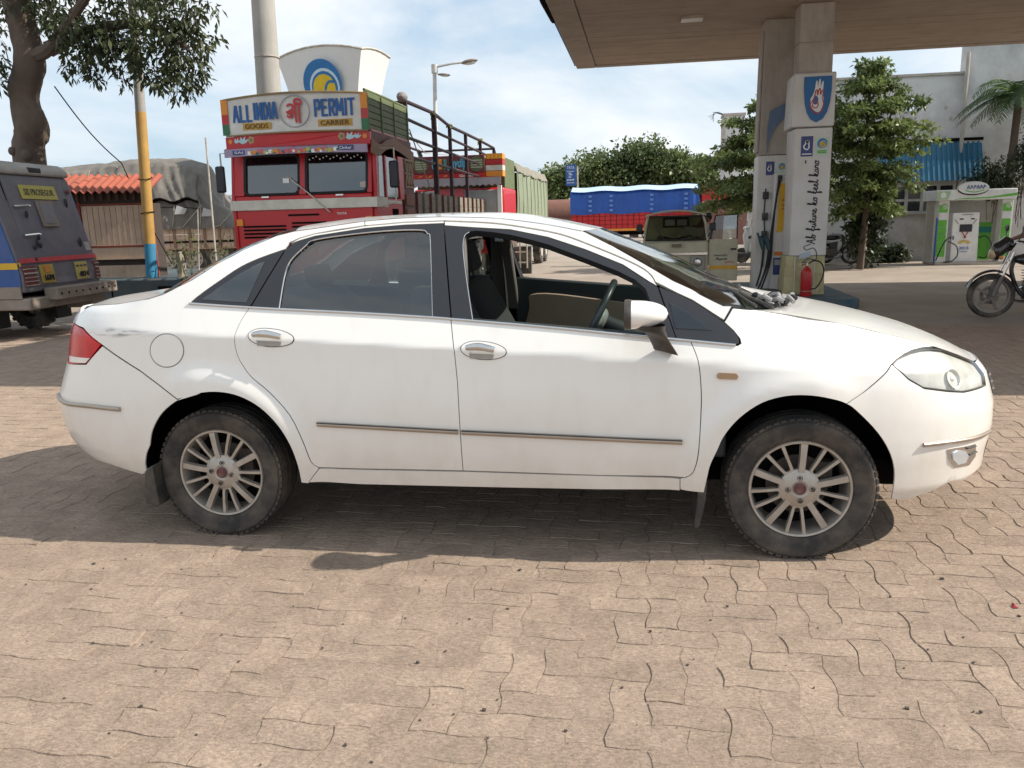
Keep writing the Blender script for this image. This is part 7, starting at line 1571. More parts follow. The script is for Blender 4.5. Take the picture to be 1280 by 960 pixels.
def three_wheeler():
    """seen head on; x to the viewer's right, front at y = 0"""
    t = thing('three_wheeler', 'khaki cargo three wheeler facing the pumps with its driver door swung open', 'three wheeler', (1.17, 10.25, 0))
    M_K = pmat('khaki_paint', (.50, .46, .33), .5, dirt=((.40, .36, .27), .5, 4)); hw = .56
    # nose and cab shell
    def sec(z): return (hw+.02 if z < .95 else hw-.06*(z-.95)/.5)
    mb = MB(); mb.hexa([(-hw, .02, .38), (hw, .02, .38), (hw, 1.15, .38), (-hw, 1.15, .38), (-hw, .06, 1.0), (hw, .06, 1.0), (hw, 1.15, 1.0), (-hw, 1.15, 1.0)]); mb.build('cab', M_K, t, bev=.04)
    mb = MB(); mb.hexa([(-hw+.02, 1.1, 1.0), (hw-.02, 1.1, 1.0), (hw-.02, 1.15, 1.0), (-hw+.02, 1.15, 1.0), (-hw+.07, 1.1, 1.44), (hw-.07, 1.1, 1.44), (hw-.07, 1.15, 1.44), (-hw+.07, 1.15, 1.44)]); bk = mb.build('cab_back', pmat('canvas_olive', (.46, .44, .29), .85), t)
    mb = MB(); mb.bb(-.20, .28, 1.07, 1.095, 1.22, 1.40); fr = mb.build('rear_window', M_SEAL, bk, bev=.02)
    for x0, x1 in ((-.16, .02), (.06, .24)): mb = MB(); mb.bb(x0, x1, 1.06, 1.069, 1.255, 1.365); mb.build('pane', pmat('bright_pane', (.55, .56, .55), .3), fr)
    for s in (-1, 1):
        mb = MB(); mb.tube([(s*(hw-.02), .05, 1.0), (s*(hw-.05), .16, 1.30), (s*(hw-.10), .24, 1.44)], .022, 8); mb.build('screen_post', M_K, t)
        mb = MB(); mb.tube([(s*(hw-.02), 1.12, 1.0), (s*(hw-.09), 1.12, 1.44)], .025, 6); mb.build('rear_post', M_K, t)
    cs = [(-hw+.04, 1.02), (hw-.04, 1.02), (hw-.11, 1.42), (-hw+.11, 1.42)]
    mb = MB(); mb.prism(cs, lambda a, b: (a, .06+.18*(b-1.0)/.44, b), lambda a, b: (a, .066+.18*(b-1.0)/.44, b)); w = mb.build('windscreen', glass('yard_glass', (.62, .64, .58), .03), t, smooth=False)
    mb = MB(); mb.tube([(a, .05+.18*(b-1.0)/.44, b) for a, b in cs], .016, 6, closed=True); mb.build('rubber', M_SEAL, w)
    mb = MB(); mb.tube([(-.18, .03, 1.01), (-.30, .06, 1.18), (-.36, .10, 1.32)], .009, 5); mb.build('wiper', M_BLKP, t)
    mb = MB(); mb.grid(lambda a, b: ((2*a-1)*(hw-.04), .16+1.05*b, 1.44+.085*(1-(2*a-1)**2)), 12, 6); mb.grid(lambda a, b: ((2*a-1)*(hw-.04), .16+1.05*b, 1.425+.08*(1-(2*a-1)**2)), 12, 6); mb.build('roof', pmat('canvas_khaki', (.30, .27, .17), .85), t, fix=False)
    mb = MB(); mb.tube([((2*a-1)*(hw-.04), .16, 1.435+.085*(1-(2*a-1)**2)) for a in np.linspace(0, 1, 9)], .018, 6); mb.build('roof_hem', M_K, t)
    mb = MB(); mb.bb(-hw+.02, hw-.02, -.01, .03, .76, .80); mb.build('bright_strip', M_CHROME, t); mb = MB(); mb.bb(-.06, .10, -.01, .04, .90, .95); mb.build('badge', pmat('badge_brown', (.15, .12, .07), .5), t)
    for s in (-1, 1):
        hb = MB(); hb.bb(s*.38-.13, s*.38+.13, -.01, .035, .50, .75); hs = hb.build('lamp_surround', pmat('surround_grey', (.28, .27, .24), .5), t, bev=.02); mb = MB(); mb.lathe([(0, -.05), (.05, -.045), (.075, -.02), (.08, -.005)], (s*.38, 0, .63), 'Y', 20); mb.build('headlight', M_CHROME, hs)
    mb = MB(); mb.bb(-.30, .30, .03, .10, .30, .40); mb.build('bumper', M_SEAL, t)
    for s in (-1, 1):
        mb = MB(); mb.tube([(s*(hw-.02), .06, 1.05), (s*(hw+.07), .04, 1.22)], .010, 5); mb.build('mirror_arm', M_BLKP, t); mb = MB(); mb.bb(s*(hw+.06)-.055, s*(hw+.06)+.055, .02, .05, 1.17, 1.30); mb.build('wing_mirror', M_BLKP, t, bev=.02)
    mb = MB(); mb.tube([(0, .45, 1.02), (-.25, .42, 1.08), (-.30, .46, 1.07)], .014, 6); mb.tube([(0, .45, 1.02), (.25, .42, 1.08), (.30, .46, 1.07)], .014, 6); mb.tube([(0, .3, .8), (0, .45, 1.02)], .02, 6); mb.build('handle_bar', M_BLKP, t)
    mb = MB(); mb.bb(-.48, .48, .62, 1.05, .62, .76); mb.build('seat', M_SEAL, t, bev=.03)
    mb = MB(); mb.bb(-.66, .66, 1.2, 2.9, .50, .62); mb.bb(-.66, -.62, 1.2, 2.9, .62, .95); mb.bb(.62, .66, 1.2, 2.9, .62, .95); mb.bb(-.62, .62, 1.2, 1.24, .62, .95); mb.build('cargo_tray', M_K, t, bev=.01)
    mb = MB(); mb.lathe([(.10, -.05), (.20, -.06), (.225, -.03), (.225, .03), (.20, .06), (.10, .05)], (0, 0, 0), 'X', 24); fw = mb.build('wheel', M_RUBBER, t); fw.location = (0, .35, .225)
    for s in (-1, 1): w2 = truck_wheel(t, s*.6, 2.2, .24, s, .12)
    # the door, opened square to the side
    x0, x1 = hw+.015, hw+.50
    mb = MB(); mb.bb(x0, x1, .10, .135, .30, 1.02); d = mb.build('door', M_K, t, bev=.012)
    mb = MB(); mb.bb(x0, x1, .096, .0995, .50, .565); mb.build('yellow_stripe', pmat('stripe_amber', (.62, .33, .03), .5), d)
    mb = MB(); mb.tube([(x0+.02, .118, 1.02), (x0+.10, .118, 1.42), (x1-.02, .118, 1.44), (x1-.02, .118, 1.02)], .015, 6); mb.build('window_frame', M_BLKP, d); mb = MB(); mb.prism([(x0+.04, 1.03), (x1-.03, 1.03), (x1-.03, 1.42), (x0+.11, 1.41)], lambda a, b: (a, .115, b), lambda a, b: (a, .121, b)); mb.build('pane', glass('yard_glass2', (.5, .55, .56), .10), d, smooth=False)
    mb = MB(); mb.prism([(x0+.22, 1.03), (x1-.03, 1.03), (x1-.03, 1.42), (x0+.24, 1.41)], lambda a, b: (a, .108, b), lambda a, b: (a, .112, b)); mb.build('sliding_pane', glass('yard_glass3', (.75, .78, .78), .22), d, smooth=False)
    text('PIAGGIO', (x0+.20, .094, .74), (1, 0, 0), (0, 0, 1), .03, .22, M_BLKP, d); text('Ape', (x0+.20, .094, .675), (1, 0, 0), (0, 0, 1), .06, .22, M_BLKP, d, 'lettering', .004, .01, .25)
    strokes([[(0, 0), (.5, .12), (1, 0)]], (x0+.27, .095, .61), (1, 0, 0), (0, 0, 1), .16, .006, M_REDP, d, 'swash'); mb = MB(); mb.bb(x1-.12, x1-.03, .08, .1, .83, .86); mb.build('door_handle', M_BLKP, d)
three_wheeler()
# ================================================================= right side: building, trees, kiosk, two-wheelers, people
def building():
    M_WALL = pmat('limewashed_wall', (.64, .64, .62), .9, var=.08, scale=1.5, bump=.3, dirt=((.36, .355, .345), .7, .9), stretch=(1, 1, .45)); M_LOW = pmat('stained_wall', (.46, .45, .44), .9, dirt=((.26, .22, .19), .7, 1.2))
    t = thing('workshop_building', 'long limewashed building with a row of windows under blue corrugated sheeting', 'building', (0, 21.0, 0))
    X0, X1 = 4.0, 15.0
    # the upper wall is built round its two square openings
    def wallbit(x0, x1, z0, z1, y0=0, y1=.25, m=M_WALL, n='wall'): mb = MB(); mb.bb(x0, x1, y0, y1, z0, z1); return mb.build(n, m, t, smooth=False)
    hs = [(7.10, 7.42, 4.22, 4.55), (7.72, 8.14, 4.16, 4.52)]
    wallbit(4.0, 7.10, 2.25, 5.06); wallbit(7.10, 7.42, 2.25, 4.22); wallbit(7.10, 7.42, 4.55, 5.06); wallbit(7.42, 7.72, 2.25, 5.06); wallbit(7.72, 8.14, 2.25, 4.16); wallbit(7.72, 8.14, 4.52, 5.06); wallbit(8.14, 9.30, 2.25, 5.06)
    wallbit(9.30, X1, 2.25, 5.85, -.12, .3); wallbit(3.55, X1, 5.061, 5.14, -.04, .29, M_CONC, 'coping') if False else None
    mb = MB(); mb.bb(3.95, 9.298, -.05, .30, 5.062, 5.13); mb.build('coping', M_CONC, t)
    wallbit(X0, 7.60, -.1, 2.249); wallbit(7.60, 9.75, -.1, 1.34, -.06, .25, M_LOW, 'low_wall'); wallbit(9.75, X1, -.1, 2.249, -.06, .25)
    wallbit(7.60, 9.75, 2.12, 2.249, -.02, .25); 
    mb = MB(); mb.bb(7.5, 9.85, -.16, -.061, 1.30, 1.345); mb.build('sill', M_CONC, t); mb = MB(); mb.bb(4.0, 15, 3, 3.2, 0, 4); mb.build('rear_wall', M_WALL, t)
    # windows: five bays of two panes each, white frames
    xs = np.linspace(7.62, 9.73, 6)
    for k in range(5):
        a, b = xs[k], xs[k+1]
        mb = MB()
        for (p0, p1, z0, z1) in ((a, a+.045, 1.345, 2.12), (b-.045, b, 1.345, 2.12), (a+.045, b-.045, 1.345, 1.385), (a+.045, b-.045, 2.08, 2.12), (a+.045, b-.045, 1.66, 1.73)): mb.bb(p0, p1, .02, .07, z0, z1)
        w = mb.build('window', pmat('frame_white', (.62, .62, .60), .6, dirt=((.4, .38, .35), .5, 4)), t, smooth=False)
        for (z0, z1) in ((1.385, 1.66), (1.73, 2.08)): mb = MB(); mb.bb(a+.045, b-.045, .04, .05, z0, z1); mb.build('pane', pmat('dark_pane', (.035, .038, .042), .12, coat=.5) if (k+int(z1*10)) % 3 else pmat('dusty_pane', (.16, .165, .165), .35), w)
    # corrugated blue sheets, leaning out
    M_SH = pmat('sheet_blue', (.025, .145, .25), .5, var=.15, dirt=((.05, .14, .22), .5, 2), rand=.15, stretch=(5, 1, .4))
    n = 10; x0, x1 = 7.15, 9.85
    for k in range(n):
        a = x0+(x1-x0)*k/n; b = x0+(x1-x0)*(k+1)/n+.02
        def fn(u, v): x = a+(b-a)*u; q = (x/.135) % 1; w = .03*(1 if .25 < q < .75 else 0); zt = 3.30-.05*(x-x0)/(x1-x0); return (x, -.10-.42*(1-v)-w-.004*(k % 2), 2.20+(zt-2.20)*v)
        mb = MB(); mb.grid(fn, 24, 2); mb.build('cladding_sheet', M_SH, t, smooth=False, fix=False)
    mb = MB(); mb.bb(x0-.05, x1+.05, -.14, -.001, 3.28, 3.36); mb.build('flashing', M_DARK, t)
    for x, z in ((8.9, 4.2), (9.05, 3.9), (8.5, 3.6)): mb = MB(); mb.ball((x, -.004, z), (.05, .006, .06), 8); mb.build('wall_patch', M_CONC, t)
    mb = MB(); mb.cyl((9.32, -.18, 0), (9.32, -.18, 5.6), .05, n=10); mb.build('downpipe', M_CONC, t)
building()
def tower():
    a, b = onp(905, 145, 1, 46), onp(931, 145, 1, 46); t = thing('tower', 'narrow weathered white tower block showing above the tiered tree by the concrete pillar', 'tower', (a[0], 46, 0)); w = b[0]-a[0]
    mb = MB(); mb.bb(0, w, 0, 1.4, 0, a[2]); mb.build('tower_wall', MATS['limewashed_wall'], t, bev=.02); mb = MB(); mb.bb(-.12, .1, -.05, .3, a[2]-1.6, a[2]-.2); mb.build('dark_stain_panel', M_CONC, t); mb = MB(); mb.bb(-.06, w+.06, -.06, 1.46, a[2]+.003, a[2]+.14); mb.build('parapet', M_CONC, t)
    for k in range(4): mb = MB(); mb.tube([(-.02, .1+.1*k, a[2]+.1), (-.3-.1*k, .1, a[2]+.25), (-.9+.1*k, 0, a[2]-.1*k)], .015, 4); mb.build('reinforcing_rod', M_DARK, t)
tower()
def tiered_tree(x, y, h, tiers, lab, rs, n=70, lean=0):
    t = thing('tiered_tree', lab, 'tree', (x, y, 0), 0, 'tiered trees in front of the workshop'); M_B = MATS['bark_brown']; lm = leafmat('tier_leaf', (.16, .215, .075), .38)
    mb = MB(); mb.tube(catmull([(0, 0, 0), (.06, 0, h*.4), (-.03, 0, h*.75), (0, 0, h)], 5), [.09-.07*i/15 for i in range(16)], 8); tr = mb.build('trunk', M_B, t)
    cl = []; r = random.Random(rs)
    for (z, rad, nb, th) in tiers:
        for k in range(nb):
            a = 2*math.pi*(k+r.random()*.6)/nb; L_ = rad*r.uniform(.65, 1.12); e = np.array([L_*math.cos(a), L_*math.sin(a)*.8, z+th+r.uniform(-.22, .14)]); s = np.array([0, 0, z+r.uniform(-.16, .10)])
            mb = MB(); mid = (s+e)/2+np.array([0, 0, .12]); mb.tube(catmull([s, mid, e], 4), [.035, .033, .03, .027, .024, .02, .016, .012, .006], 5); mb.build('limb', M_B, tr)
            for f in np.linspace(.30, 1.0, max(4, int(L_/.16))):
                p = (s*(1-f)**2+2*mid*f*(1-f)+e*f*f); cl.append((p+np.array([r.uniform(-.10, .10), r.uniform(-.12, .12), .02]), .20*(1.15-.45*f)))
                if r.random() < .8: cl.append((p+np.array([r.uniform(-.3, .3), r.uniform(-.3, .3), r.uniform(-.10, .05)]), .15))
    leaf_mesh('crown', cl, 25, .115, lm, t, rs, droop=.3, flat=.5, aspect=.5); return t
tiered_tree(5.95, 17.2, 4.75, [(4.72, .35, 6, .0), (4.35, .85, 9, -.02), (3.85, 1.15, 11, .02), (3.35, 1.45, 12, .05), (2.85, 1.35, 11, .08), (2.4, 1.25, 10, .0), (2.0, 1.1, 9, -.1), (1.6, .9, 8, -.15)], 'tiered tree with layered branches right beside the shield pillar', 21)
tiered_tree(3.75, 18.6, 4.4, [(4.2, .45, 6, .0), (3.75, 1.0, 9, .0), (3.3, 1.4, 11, .0), (2.85, 1.75, 12, -.08), (2.35, 1.85, 12, -.2), (1.9, 1.6, 10, -.3)], 'tiered tree with drooping layers half hidden behind the concrete pillar', 22)
def shrubs():
    lm = leafmat('creeper_leaf', (.040, .058, .028)); lf = leafmat('shrub_leaf', (.060, .105, .034))
    def bush(x, y, blobs, lab, n, m, rs, size, nm='bush', grp='shrubs along the workshop wall', aspect=.5, per=14):
        t = thing(nm, lab, 'bush', (x, y, 0), 0, grp); mb = MB()
        for b in blobs: mb.tube([(0, 0, 0), np.array(b[0])*.6, b[0]], [.04, .03, .01], 5)
        mb.build('stem', MATS['bark_brown'], t); leaf_mesh('foliage', [(p, .16) for p in in_blobs(blobs, n, rs, .3)], per, size, m, t, rs, aspect=aspect)
    bush(6.25, 17.9, [((0, 0, .8), (.5, .4, .8)), ((.1, -.3, 1.5), (.55, .4, .6)), ((-.1, -.4, 1.9), (.45, .35, .5)), ((-.3, -.5, 1.0), (.3, .3, .8))], 'dark climbing shrub swathing the trunk under the tiered tree', 230, lm, 31, .13)
    for k, (x, w, h, lab) in enumerate(((6.9, .5, .62, 'light green shrub with arching sprays against the low wall'), (7.55, .5, .38, 'low dark hedge bush under the workshop windows'), (5.3, .5, .5, 'small dark bush at the far side of the tiered tree'))):
        bush(x, 20.2, [((0, 0, h*.6), (w, .35, h*.6))], lab, 60, lf if k == 0 else lm, 40+k, .14, per=12, aspect=.3 if k == 0 else .5)
    # palm with hanging creepers
    t = thing('palm_tree', 'feathery palm with arching fronds and a dark mass of creepers below it', 'palm', (10.0, 19.35, 0)); fm = leafmat('frond_green', (.055, .10, .030), .3); M_B = MATS['bark_brown']
    mb = MB(); mb.tube(catmull([(0, 0, 0), (.05, 0, 2.1), (.10, 0, 4.2)], 5), [.11]*3+[.10]*4+[.09]*4, 10); mb.build('trunk', M_B, t)
    r = random.Random(9)
    for k in range(19):
        a = 2*math.pi*k/19+r.uniform(-.15, .15); L_ = r.uniform(1.3, 1.75); up = r.uniform(.5, 1.5) if k % 3 else r.uniform(-.1, .5)
        P = [np.array([.1, 0, 4.2])+np.array([math.cos(a)*L_*s, math.sin(a)*L_*s*.8, up*1.15*s-(up*.55+.75)*s*s*1.1]) for s in np.linspace(0, 1, 17)]
        mb = MB(); mb.tube(P, [.022-.018*i/16 for i in range(17)], 5)
        for i in range(2, 17):
            tg = P[i]-P[i-1]; tg /= np.linalg.norm(tg); sdv = np.cross(tg, (0, 0, 1)); sdv /= max(1e-6, np.linalg.norm(sdv))
            for s in (-1, 1):
                for q in (0, .5):
                    l = .42*math.sin(math.pi*min(1, (i+q)/17*.85+.15))+.08; d = sdv*s*.72+tg*.55+np.array([0, 0, -.35+.1*r.random()]); d /= np.linalg.norm(d); p0 = P[i]-tg*q*.1; w = tg*.018
                    mb.add([p0-w, p0+w, p0+d*l*.6+w*.9, p0+d*l, p0+d*l*.6-w*.9], [(0, 1, 2, 3, 4)])
        mb.build('frond', fm, t, smooth=False, fix=False)
    bl = [((-.5, -.1, 2.3), (.6, .5, .5)), ((-.1, 0, 2.0), (.6, .5, .35)), ((.3, 0, 2.6), (.6, .5, .6))]; leaf_mesh('creeper', [(p, .17) for p in in_blobs(bl, 150, 51, .2)], 14, .12, lm, t, 52, droop=.8)
    mb = MB()
    for k in range(30):
        x, y, z = r.uniform(-.65, .8), r.uniform(-.4, .3), r.uniform(1.9, 2.9); mb.tube([(x, y, z), (x+r.uniform(-.05, .05), y, z-.5), (x+r.uniform(-.1, .1), y, z-r.uniform(.8, 1.3))], .008, 4)
    mb.build('hanging_vine', M_B, t)
    t = thing('palm_tree', 'second palm leaning behind the kiosk at the photograph edge', 'palm', (11.6, 19.2, 0)); mb = MB(); mb.tube([(0, 0, 0), (.2, 0, 2.0), (.3, 0, 4.2)], [.12, .11, .09], 10); mb.build('trunk', M_B, t)
    for ch in list(bpy.data.objects['palm_tree'].children):
        if ch.name.startswith('frond'): c = ch.copy(); col.objects.link(c); c.parent = t; c.location = (.2, 0, .9)
    t['label'] = 'taller palm beyond the kiosk whose crown reaches up to the canopy edge'
    for (x0, x1) in (((9.95, 18.3, 0), (10.05, 18.3, 2.6)), ((10.1, 18.0, 0), (10.75, 18.0, 2.6))):
        pass
    mb = MB(); mb.cyl((10.02, 17.6, 0), (10.55, 17.6, 2.5), .07, .05, n=8); tag(mb.build('tree_trunk', pmat('black_bark', (.03, .026, .024), .9)), 'bare dark slanting trunk rising behind the motorcycle rider', 'trunk')
shrubs()
def air_kiosk():
    t = thing('air_kiosk', 'green and white tyre air kiosk with an oval sign over its fascia', 'kiosk', (9.0, 18.6, 0)); M_W = pmat('kiosk_white', (.68, .69, .67), .5, dirt=((.5, .5, .46), .4, 3))
    mb = MB(); mb.bb(-.85, .92, 0, 1.0, -.01, .05); mb.build('base', M_CONC, t); mb = MB(); mb.bb(-.85, .92, .95, 1.0, .05, 1.62); mb.build('back_panel', pmat('kiosk_inside', (.50, .49, .45), .7), t)
    mb = MB(); mb.bb(.28, .80, .93, .949, .06, 1.05); mb.build('green_panel', M_GREEN, t); mb = MB(); mb.bb(.28, .80, .92, .929, .78, .93); mb.build('teal_band', pmat('kiosk_teal', (.01, .20, .18), .5), t)
    for s, x in ((-1, -.72), (1, .80)):
        mb = MB(); mb.bb(x-.13, x+.13, .05, .35, .05, 1.63); c = mb.build('column', M_W, t, bev=.01)
        for k in range(7): mb = MB(); mb.bb(x-.115, x+.09, .035, .049, .20+.19*k, .38+.19*k); mb.build('green_block', M_GREEN if k != 5 else M_W, c)
        mb = MB(); mb.ball((x+.02, .04, 1.48), (.08, .012, .08), 12); mb.build('round_badge', pmat('badge_pale_green', (.35, .5, .3), .5), c)
    mb = MB(); mb.bb(-.875, -.853, .02, .10, .05, 1.2); mb.build('side_strip', pmat('kiosk_blue', (.03, .12, .4), .5), t)
    mb = MB(); mb.bb(-.95, .95, -.06, 1.05, 1.635, 1.90); f = mb.build('fascia', M_W, t, bev=.015)
    sw = [(-.55, 1.66), (.2, 1.665), (.95, 1.72), (.95, 1.79), (.3, 1.70), (-.3, 1.685)]; flat(sw, -.061, -.006, 'green_swoosh', M_GREEN, f); flat([(-.93, 1.66), (-.68, 1.66), (-.62, 1.87), (-.93, 1.87)], -.061, -.005, 'corner_badge', pmat('badge_pale_green', (.35, .5, .3), .5), f); disc2(-.80, 1.77, .07, -.067, M_W, 'badge_disc', f)
    el = [(-.10+.36*math.cos(a), 1.93+.15*math.sin(a)) for a in np.linspace(0, 2*math.pi, 33)[:-1]]; o = flat(el, -.10, .06, 'oval_sign', M_W, f)
    el2 = [(-.10+.385*math.cos(a), 1.925+.175*math.sin(a)) for a in np.linspace(0, 2*math.pi, 33)[:-1]]; flat(el2, -.06, .02, 'oval_rim', pmat('rim_pale', (.45, .48, .46), .5), f)
    strokes([[(.075*k, 0), (.075*k+.02, .085), (.075*k+.05, .02*(k % 3))] for k in range(6)], (-.25, -.102, 1.91), (1, 0, 0), (0, 0, 1), 1, .012, pmat('sign_slate', (.10, .16, .30), .5), o, 'blurred_lettering'); strokes([[(0, .1), (.5, 0), (1, .1)]], (-.30, -.102, 1.83), (1, 0, 0), (0, 0, 1), .45, .010, M_GREEN, o, 'sign_line')
    # machine
    m = thing('air_machine', 'white tyre inflator cabinet with dark screen and red garland inside the kiosk', 'machine', (8.89, 18.75, .05))
    mb = MB(); mb.hexa([(-.33, 0, 0), (.33, 0, 0), (.33, .4, 0), (-.33, .4, 0), (-.34, 0, 1.27), (.30, 0, 1.27), (.30, .4, 1.27), (-.34, .4, 1.27)]); b = mb.build('cabinet', pmat('cabinet_white', (.74, .74, .73), .4), m, bev=.015)
    mb = MB(); mb.bb(-.16, .14, -.012, 0, .78, .97); mb.build('screen', M_BLKP, b); 
    for x in (-.17, .10): mb = MB(); mb.bb(x, x+.09, -.008, 0, 1.09, 1.125); mb.build('indicator', M_PLAST, b)
    strokes([[(.05*k, 0), (.05*k+.035, .01*(k % 2))] for k in range(6)], (-.13, -.003, 1.215), (1, 0, 0), (0, 0, 1), 1, .012, pmat('print_grey', (.3, .3, .3), .5), b, 'small_print')
    mb = MB(); mb.tube([(-.10, -.012, .79), (-.02, -.02, .66), (.06, -.012, .79)], .012, 6); mb.ball((-.02, -.025, .64), .03, 8); mb.build('garland', pmat('garland_red', (.45, .03, .05), .7), b)
    for k in range(5): a = math.pi*k/4; mb = MB(); mb.ball((-.02+.10*math.cos(a), -.004, .50+.04*math.sin(a)), (.06, .006, .03), 8); mb.build('gold_petal', pmat('print_gold', (.60, .45, .10), .5), b)
    text('2015', (-.02, -.003, .36), (1, 0, 0), (0, 0, 1), .075, .24, pmat('print_blue', (.03, .12, .45), .5), b, 'lettering', .004, .02); strokes([[(.04*k, 0), (.04*k+.025, 0)] for k in range(5)], (-.12, -.003, .27), (1, 0, 0), (0, 0, 1), 1, .010, MATS['print_blue'], b, 'small_print')
    strokes([[(-.28, 1.10), (-.20, .98)], [(.24, 1.10), (.16, .98)]], (0, -.003, 0), (1, 0, 0), (0, 0, 1), 1, .006, M_PLAST, b, 'print_line'); mb = MB(); mb.bb(-.31, -.285, -.01, 0, .58, .68); mb.build('door_handle', M_BLKP, b)
    for c in ([(-.34, .05, .62), (-.46, -.25, .66), (-.62, -.3, .50), (-.78, -.3, .06)], [(-.50, -.25, .55), (-.30, -.3, .42), (-.27, -.3, .18), (-.42, -.3, .03), (-.6, -.3, .02)], [(.32, .1, .6), (.45, -.1, .66), (.58, -.15, .45), (.5, -.1, .12), (.38, .05, .12)]): mb = MB(); mb.tube(catmull(c, 5), .016, 6); mb.build('air_hose', M_SEAL, m)
air_kiosk()
def motorbike(name, label, loc, rotz, paint, group='motorcycles'):
    """x forward"""
    t = thing(name, label, 'motorcycle', loc, rotz, None); M_P = paint; M_F = pmat('bike_black', (.025, .025, .028), .35, coat=.3); M_E = pmat('engine_grey', (.16, .15, .14), .5, metal=.5, dirt=((.12, .10, .08), .6, 9)); M_T = pmat('bike_tyre', (.035, .03, .027), .9, dirt=((.17, .14, .11), .8, 6)); M_AL = pmat('bike_rim', (.20, .175, .15), .5, metal=.4, dirt=((.17, .13, .10), .6, 8))
    for i, (x, w) in enumerate(((.64, .042), (-.64, .052))):
        mb = MB(); mb.lathe([(.225, -w*.8), (.25, -w), (.275, -w*.8), (.290, -w*.3), (.292, 0), (.290, w*.3), (.275, w*.8), (.25, w), (.225, w*.8), (.222, 0)], (0, 0, 0), 'Y', 40, closed=True); wh = mb.build('wheel', M_T, t); wh.location = (x, 0, .292)
        mb = MB(); mb.lathe([(.205, -w*.7), (.226, -w*.8), (.226, w*.8), (.205, w*.7)], (0, 0, 0), 'Y', 40, closed=True)
        for k in range(5):
            a = 2*math.pi*k/5+.5; q = Matrix.Rotation(-a, 3, 'Y')
            mb.hexa([tuple(q @ Vector(p)) for p in ((.03, -.02, -.022), (.21, -.014, -.013), (.21, .014, -.013), (.03, .02, -.022), (.03, -.02, .022), (.21, -.014, .013), (.21, .014, .013), (.03, .02, .022))])
        mb.cyl((0, -.06, 0), (0, .06, 0), .04, n=14); mb.build('rim', M_AL, wh)
        mb = MB(); mb.lathe([(.075, -.052), (.12, -.052), (.12, -.046), (.075, -.046)], (0, (.0), 0), 'Y', 28, closed=True); mb.build('brake_disc', M_AL, wh)
    for s in (-1, 1):
        mb = MB(); mb.tube([(.64, s*.085, .29), (.545, s*.085, .56)], .026, 8); mb.build('fork_slider', M_E, t); mb = MB(); mb.tube([(.545, s*.085, .56), (.44, s*.085, .86)], .018, 8); mb.build('fork_tube', M_CHROME, t)
    mb = MB(); mb.grid(lambda a, b: (.64+.325*math.cos(R(20+135*a)), (-.065+.13*b)*(1), .292+(.315+.03*math.sin(math.pi*b))*math.sin(R(20+135*a))), 18, 6); mb.build('front_mudguard', M_P, t, fix=False)
    mb = MB(); mb.tube(catmull([(-.62, 0, .62), (-.80, 0, .60), (-.93, 0, .50)], 5), [.08, .085, .09, .09, .09, .085, .08, .07, .06, .05, .04], 8, flat=.4); mb.build('rear_mudguard', M_F, t)
    mb = MB(); mb.tube(catmull([(.38, 0, .80), (.42, 0, .60), (.25, 0, .28), (-.15, 0, .24), (-.28, 0, .42)], 6), .026, 8); mb.tube([(.38, 0, .80), (-.1, 0, .66), (-.55, 0, .70)], .024, 8); mb.tube([(-.28, 0.06, .40), (-.64, .09, .29)], .024, 8); mb.tube([(-.28, -.06, .40), (-.64, -.09, .29)], .024, 8); mb.build('frame', M_F, t)
    mb = MB(); mb.box((.10, 0, .34), (.30, .20, .22)); mb.box((.16, 0, .50), (.16, .16, .20), Matrix.Rotation(R(-15), 3, 'Y')); 
    for k in range(6): mb.box((.16+.004*k, 0, .42+.035*k), (.20, .20, .010), Matrix.Rotation(R(-15), 3, 'Y'))
    mb.lathe([(0, -.14), (.09, -.135), (.10, -.11), (.10, .11), (.09, .135), (0, .14)], (.0, 0, .33), 'Y', 20); mb.build('engine', M_E, t, bev=.012)
    def tank(a, b):
        q = 2*math.pi*b; w = math.sin(math.pi*min(1, max(0, a*.96+.03)))**.45; return (.40-.50*a, .125*w*math.cos(q), .76-.04*a+(.105*w*math.sin(q) if math.sin(q) > 0 else .075*w*math.sin(q)))
    mb = MB(); mb.grid(tank, 14, 20); mb.build('tank', M_P, t, angle=70); mb = MB(); mb.cyl((.14, 0, .845), (.14, 0, .865), .035, n=14); mb.build('filler_cap', M_CHROME, t)
    mb = MB(); mb.grid(lambda a, b: (-.10-.58*a, .115*math.cos(2*math.pi*b)*(1 if .02 < a < .98 else .3), .745+.035*a*a+.035*math.sin(2*math.pi*b)), 12, 14); mb.build('seat', pmat('seat_black', (.02, .02, .02), .7), t, angle=70)
    mb = MB(); mb.prism([(-.12, .70), (-.70, .78), (-.82, .80), (-.72, .66), (-.3, .52), (-.15, .56)], lambda a, b: (a, -.12, b), lambda a, b: (a, .12, b)); mb.build('side_cowl', M_P, t, bev=.02)
    mb = MB(); mb.box((-.84, 0, .76), (.04, .12, .06)); mb.build('tail_lamp', M_REDP, t, bev=.01); mb = MB(); mb.tube([(-.55, .10, .80), (-.86, .10, .84), (-.86, -.10, .84), (-.55, -.10, .80)], .012, 6); mb.build('grab_rail', M_CHROME, t)
    # bikini fairing with lamp
    def fair(a, b): q = math.pi*2*b; r = [.03, .10, .125, .115, .08][int(round(a*4))]; x = [.69, .67, .61, .53, .45][int(round(a*4))]; return (x, r*1.05*math.cos(q), .875+r*1.0*math.sin(q)+(.08 if a > .6 else .0))
    mb = MB(); mb.grid(fair, 4, 20); mb.build('fairing', M_P, t, angle=80); mb = MB(); mb.ball((.665, 0, .84), (.05, .105, .075), 14); mb.build('headlight', pmat('lamp_amber', (.62, .45, .25), .2, coat=1), t)
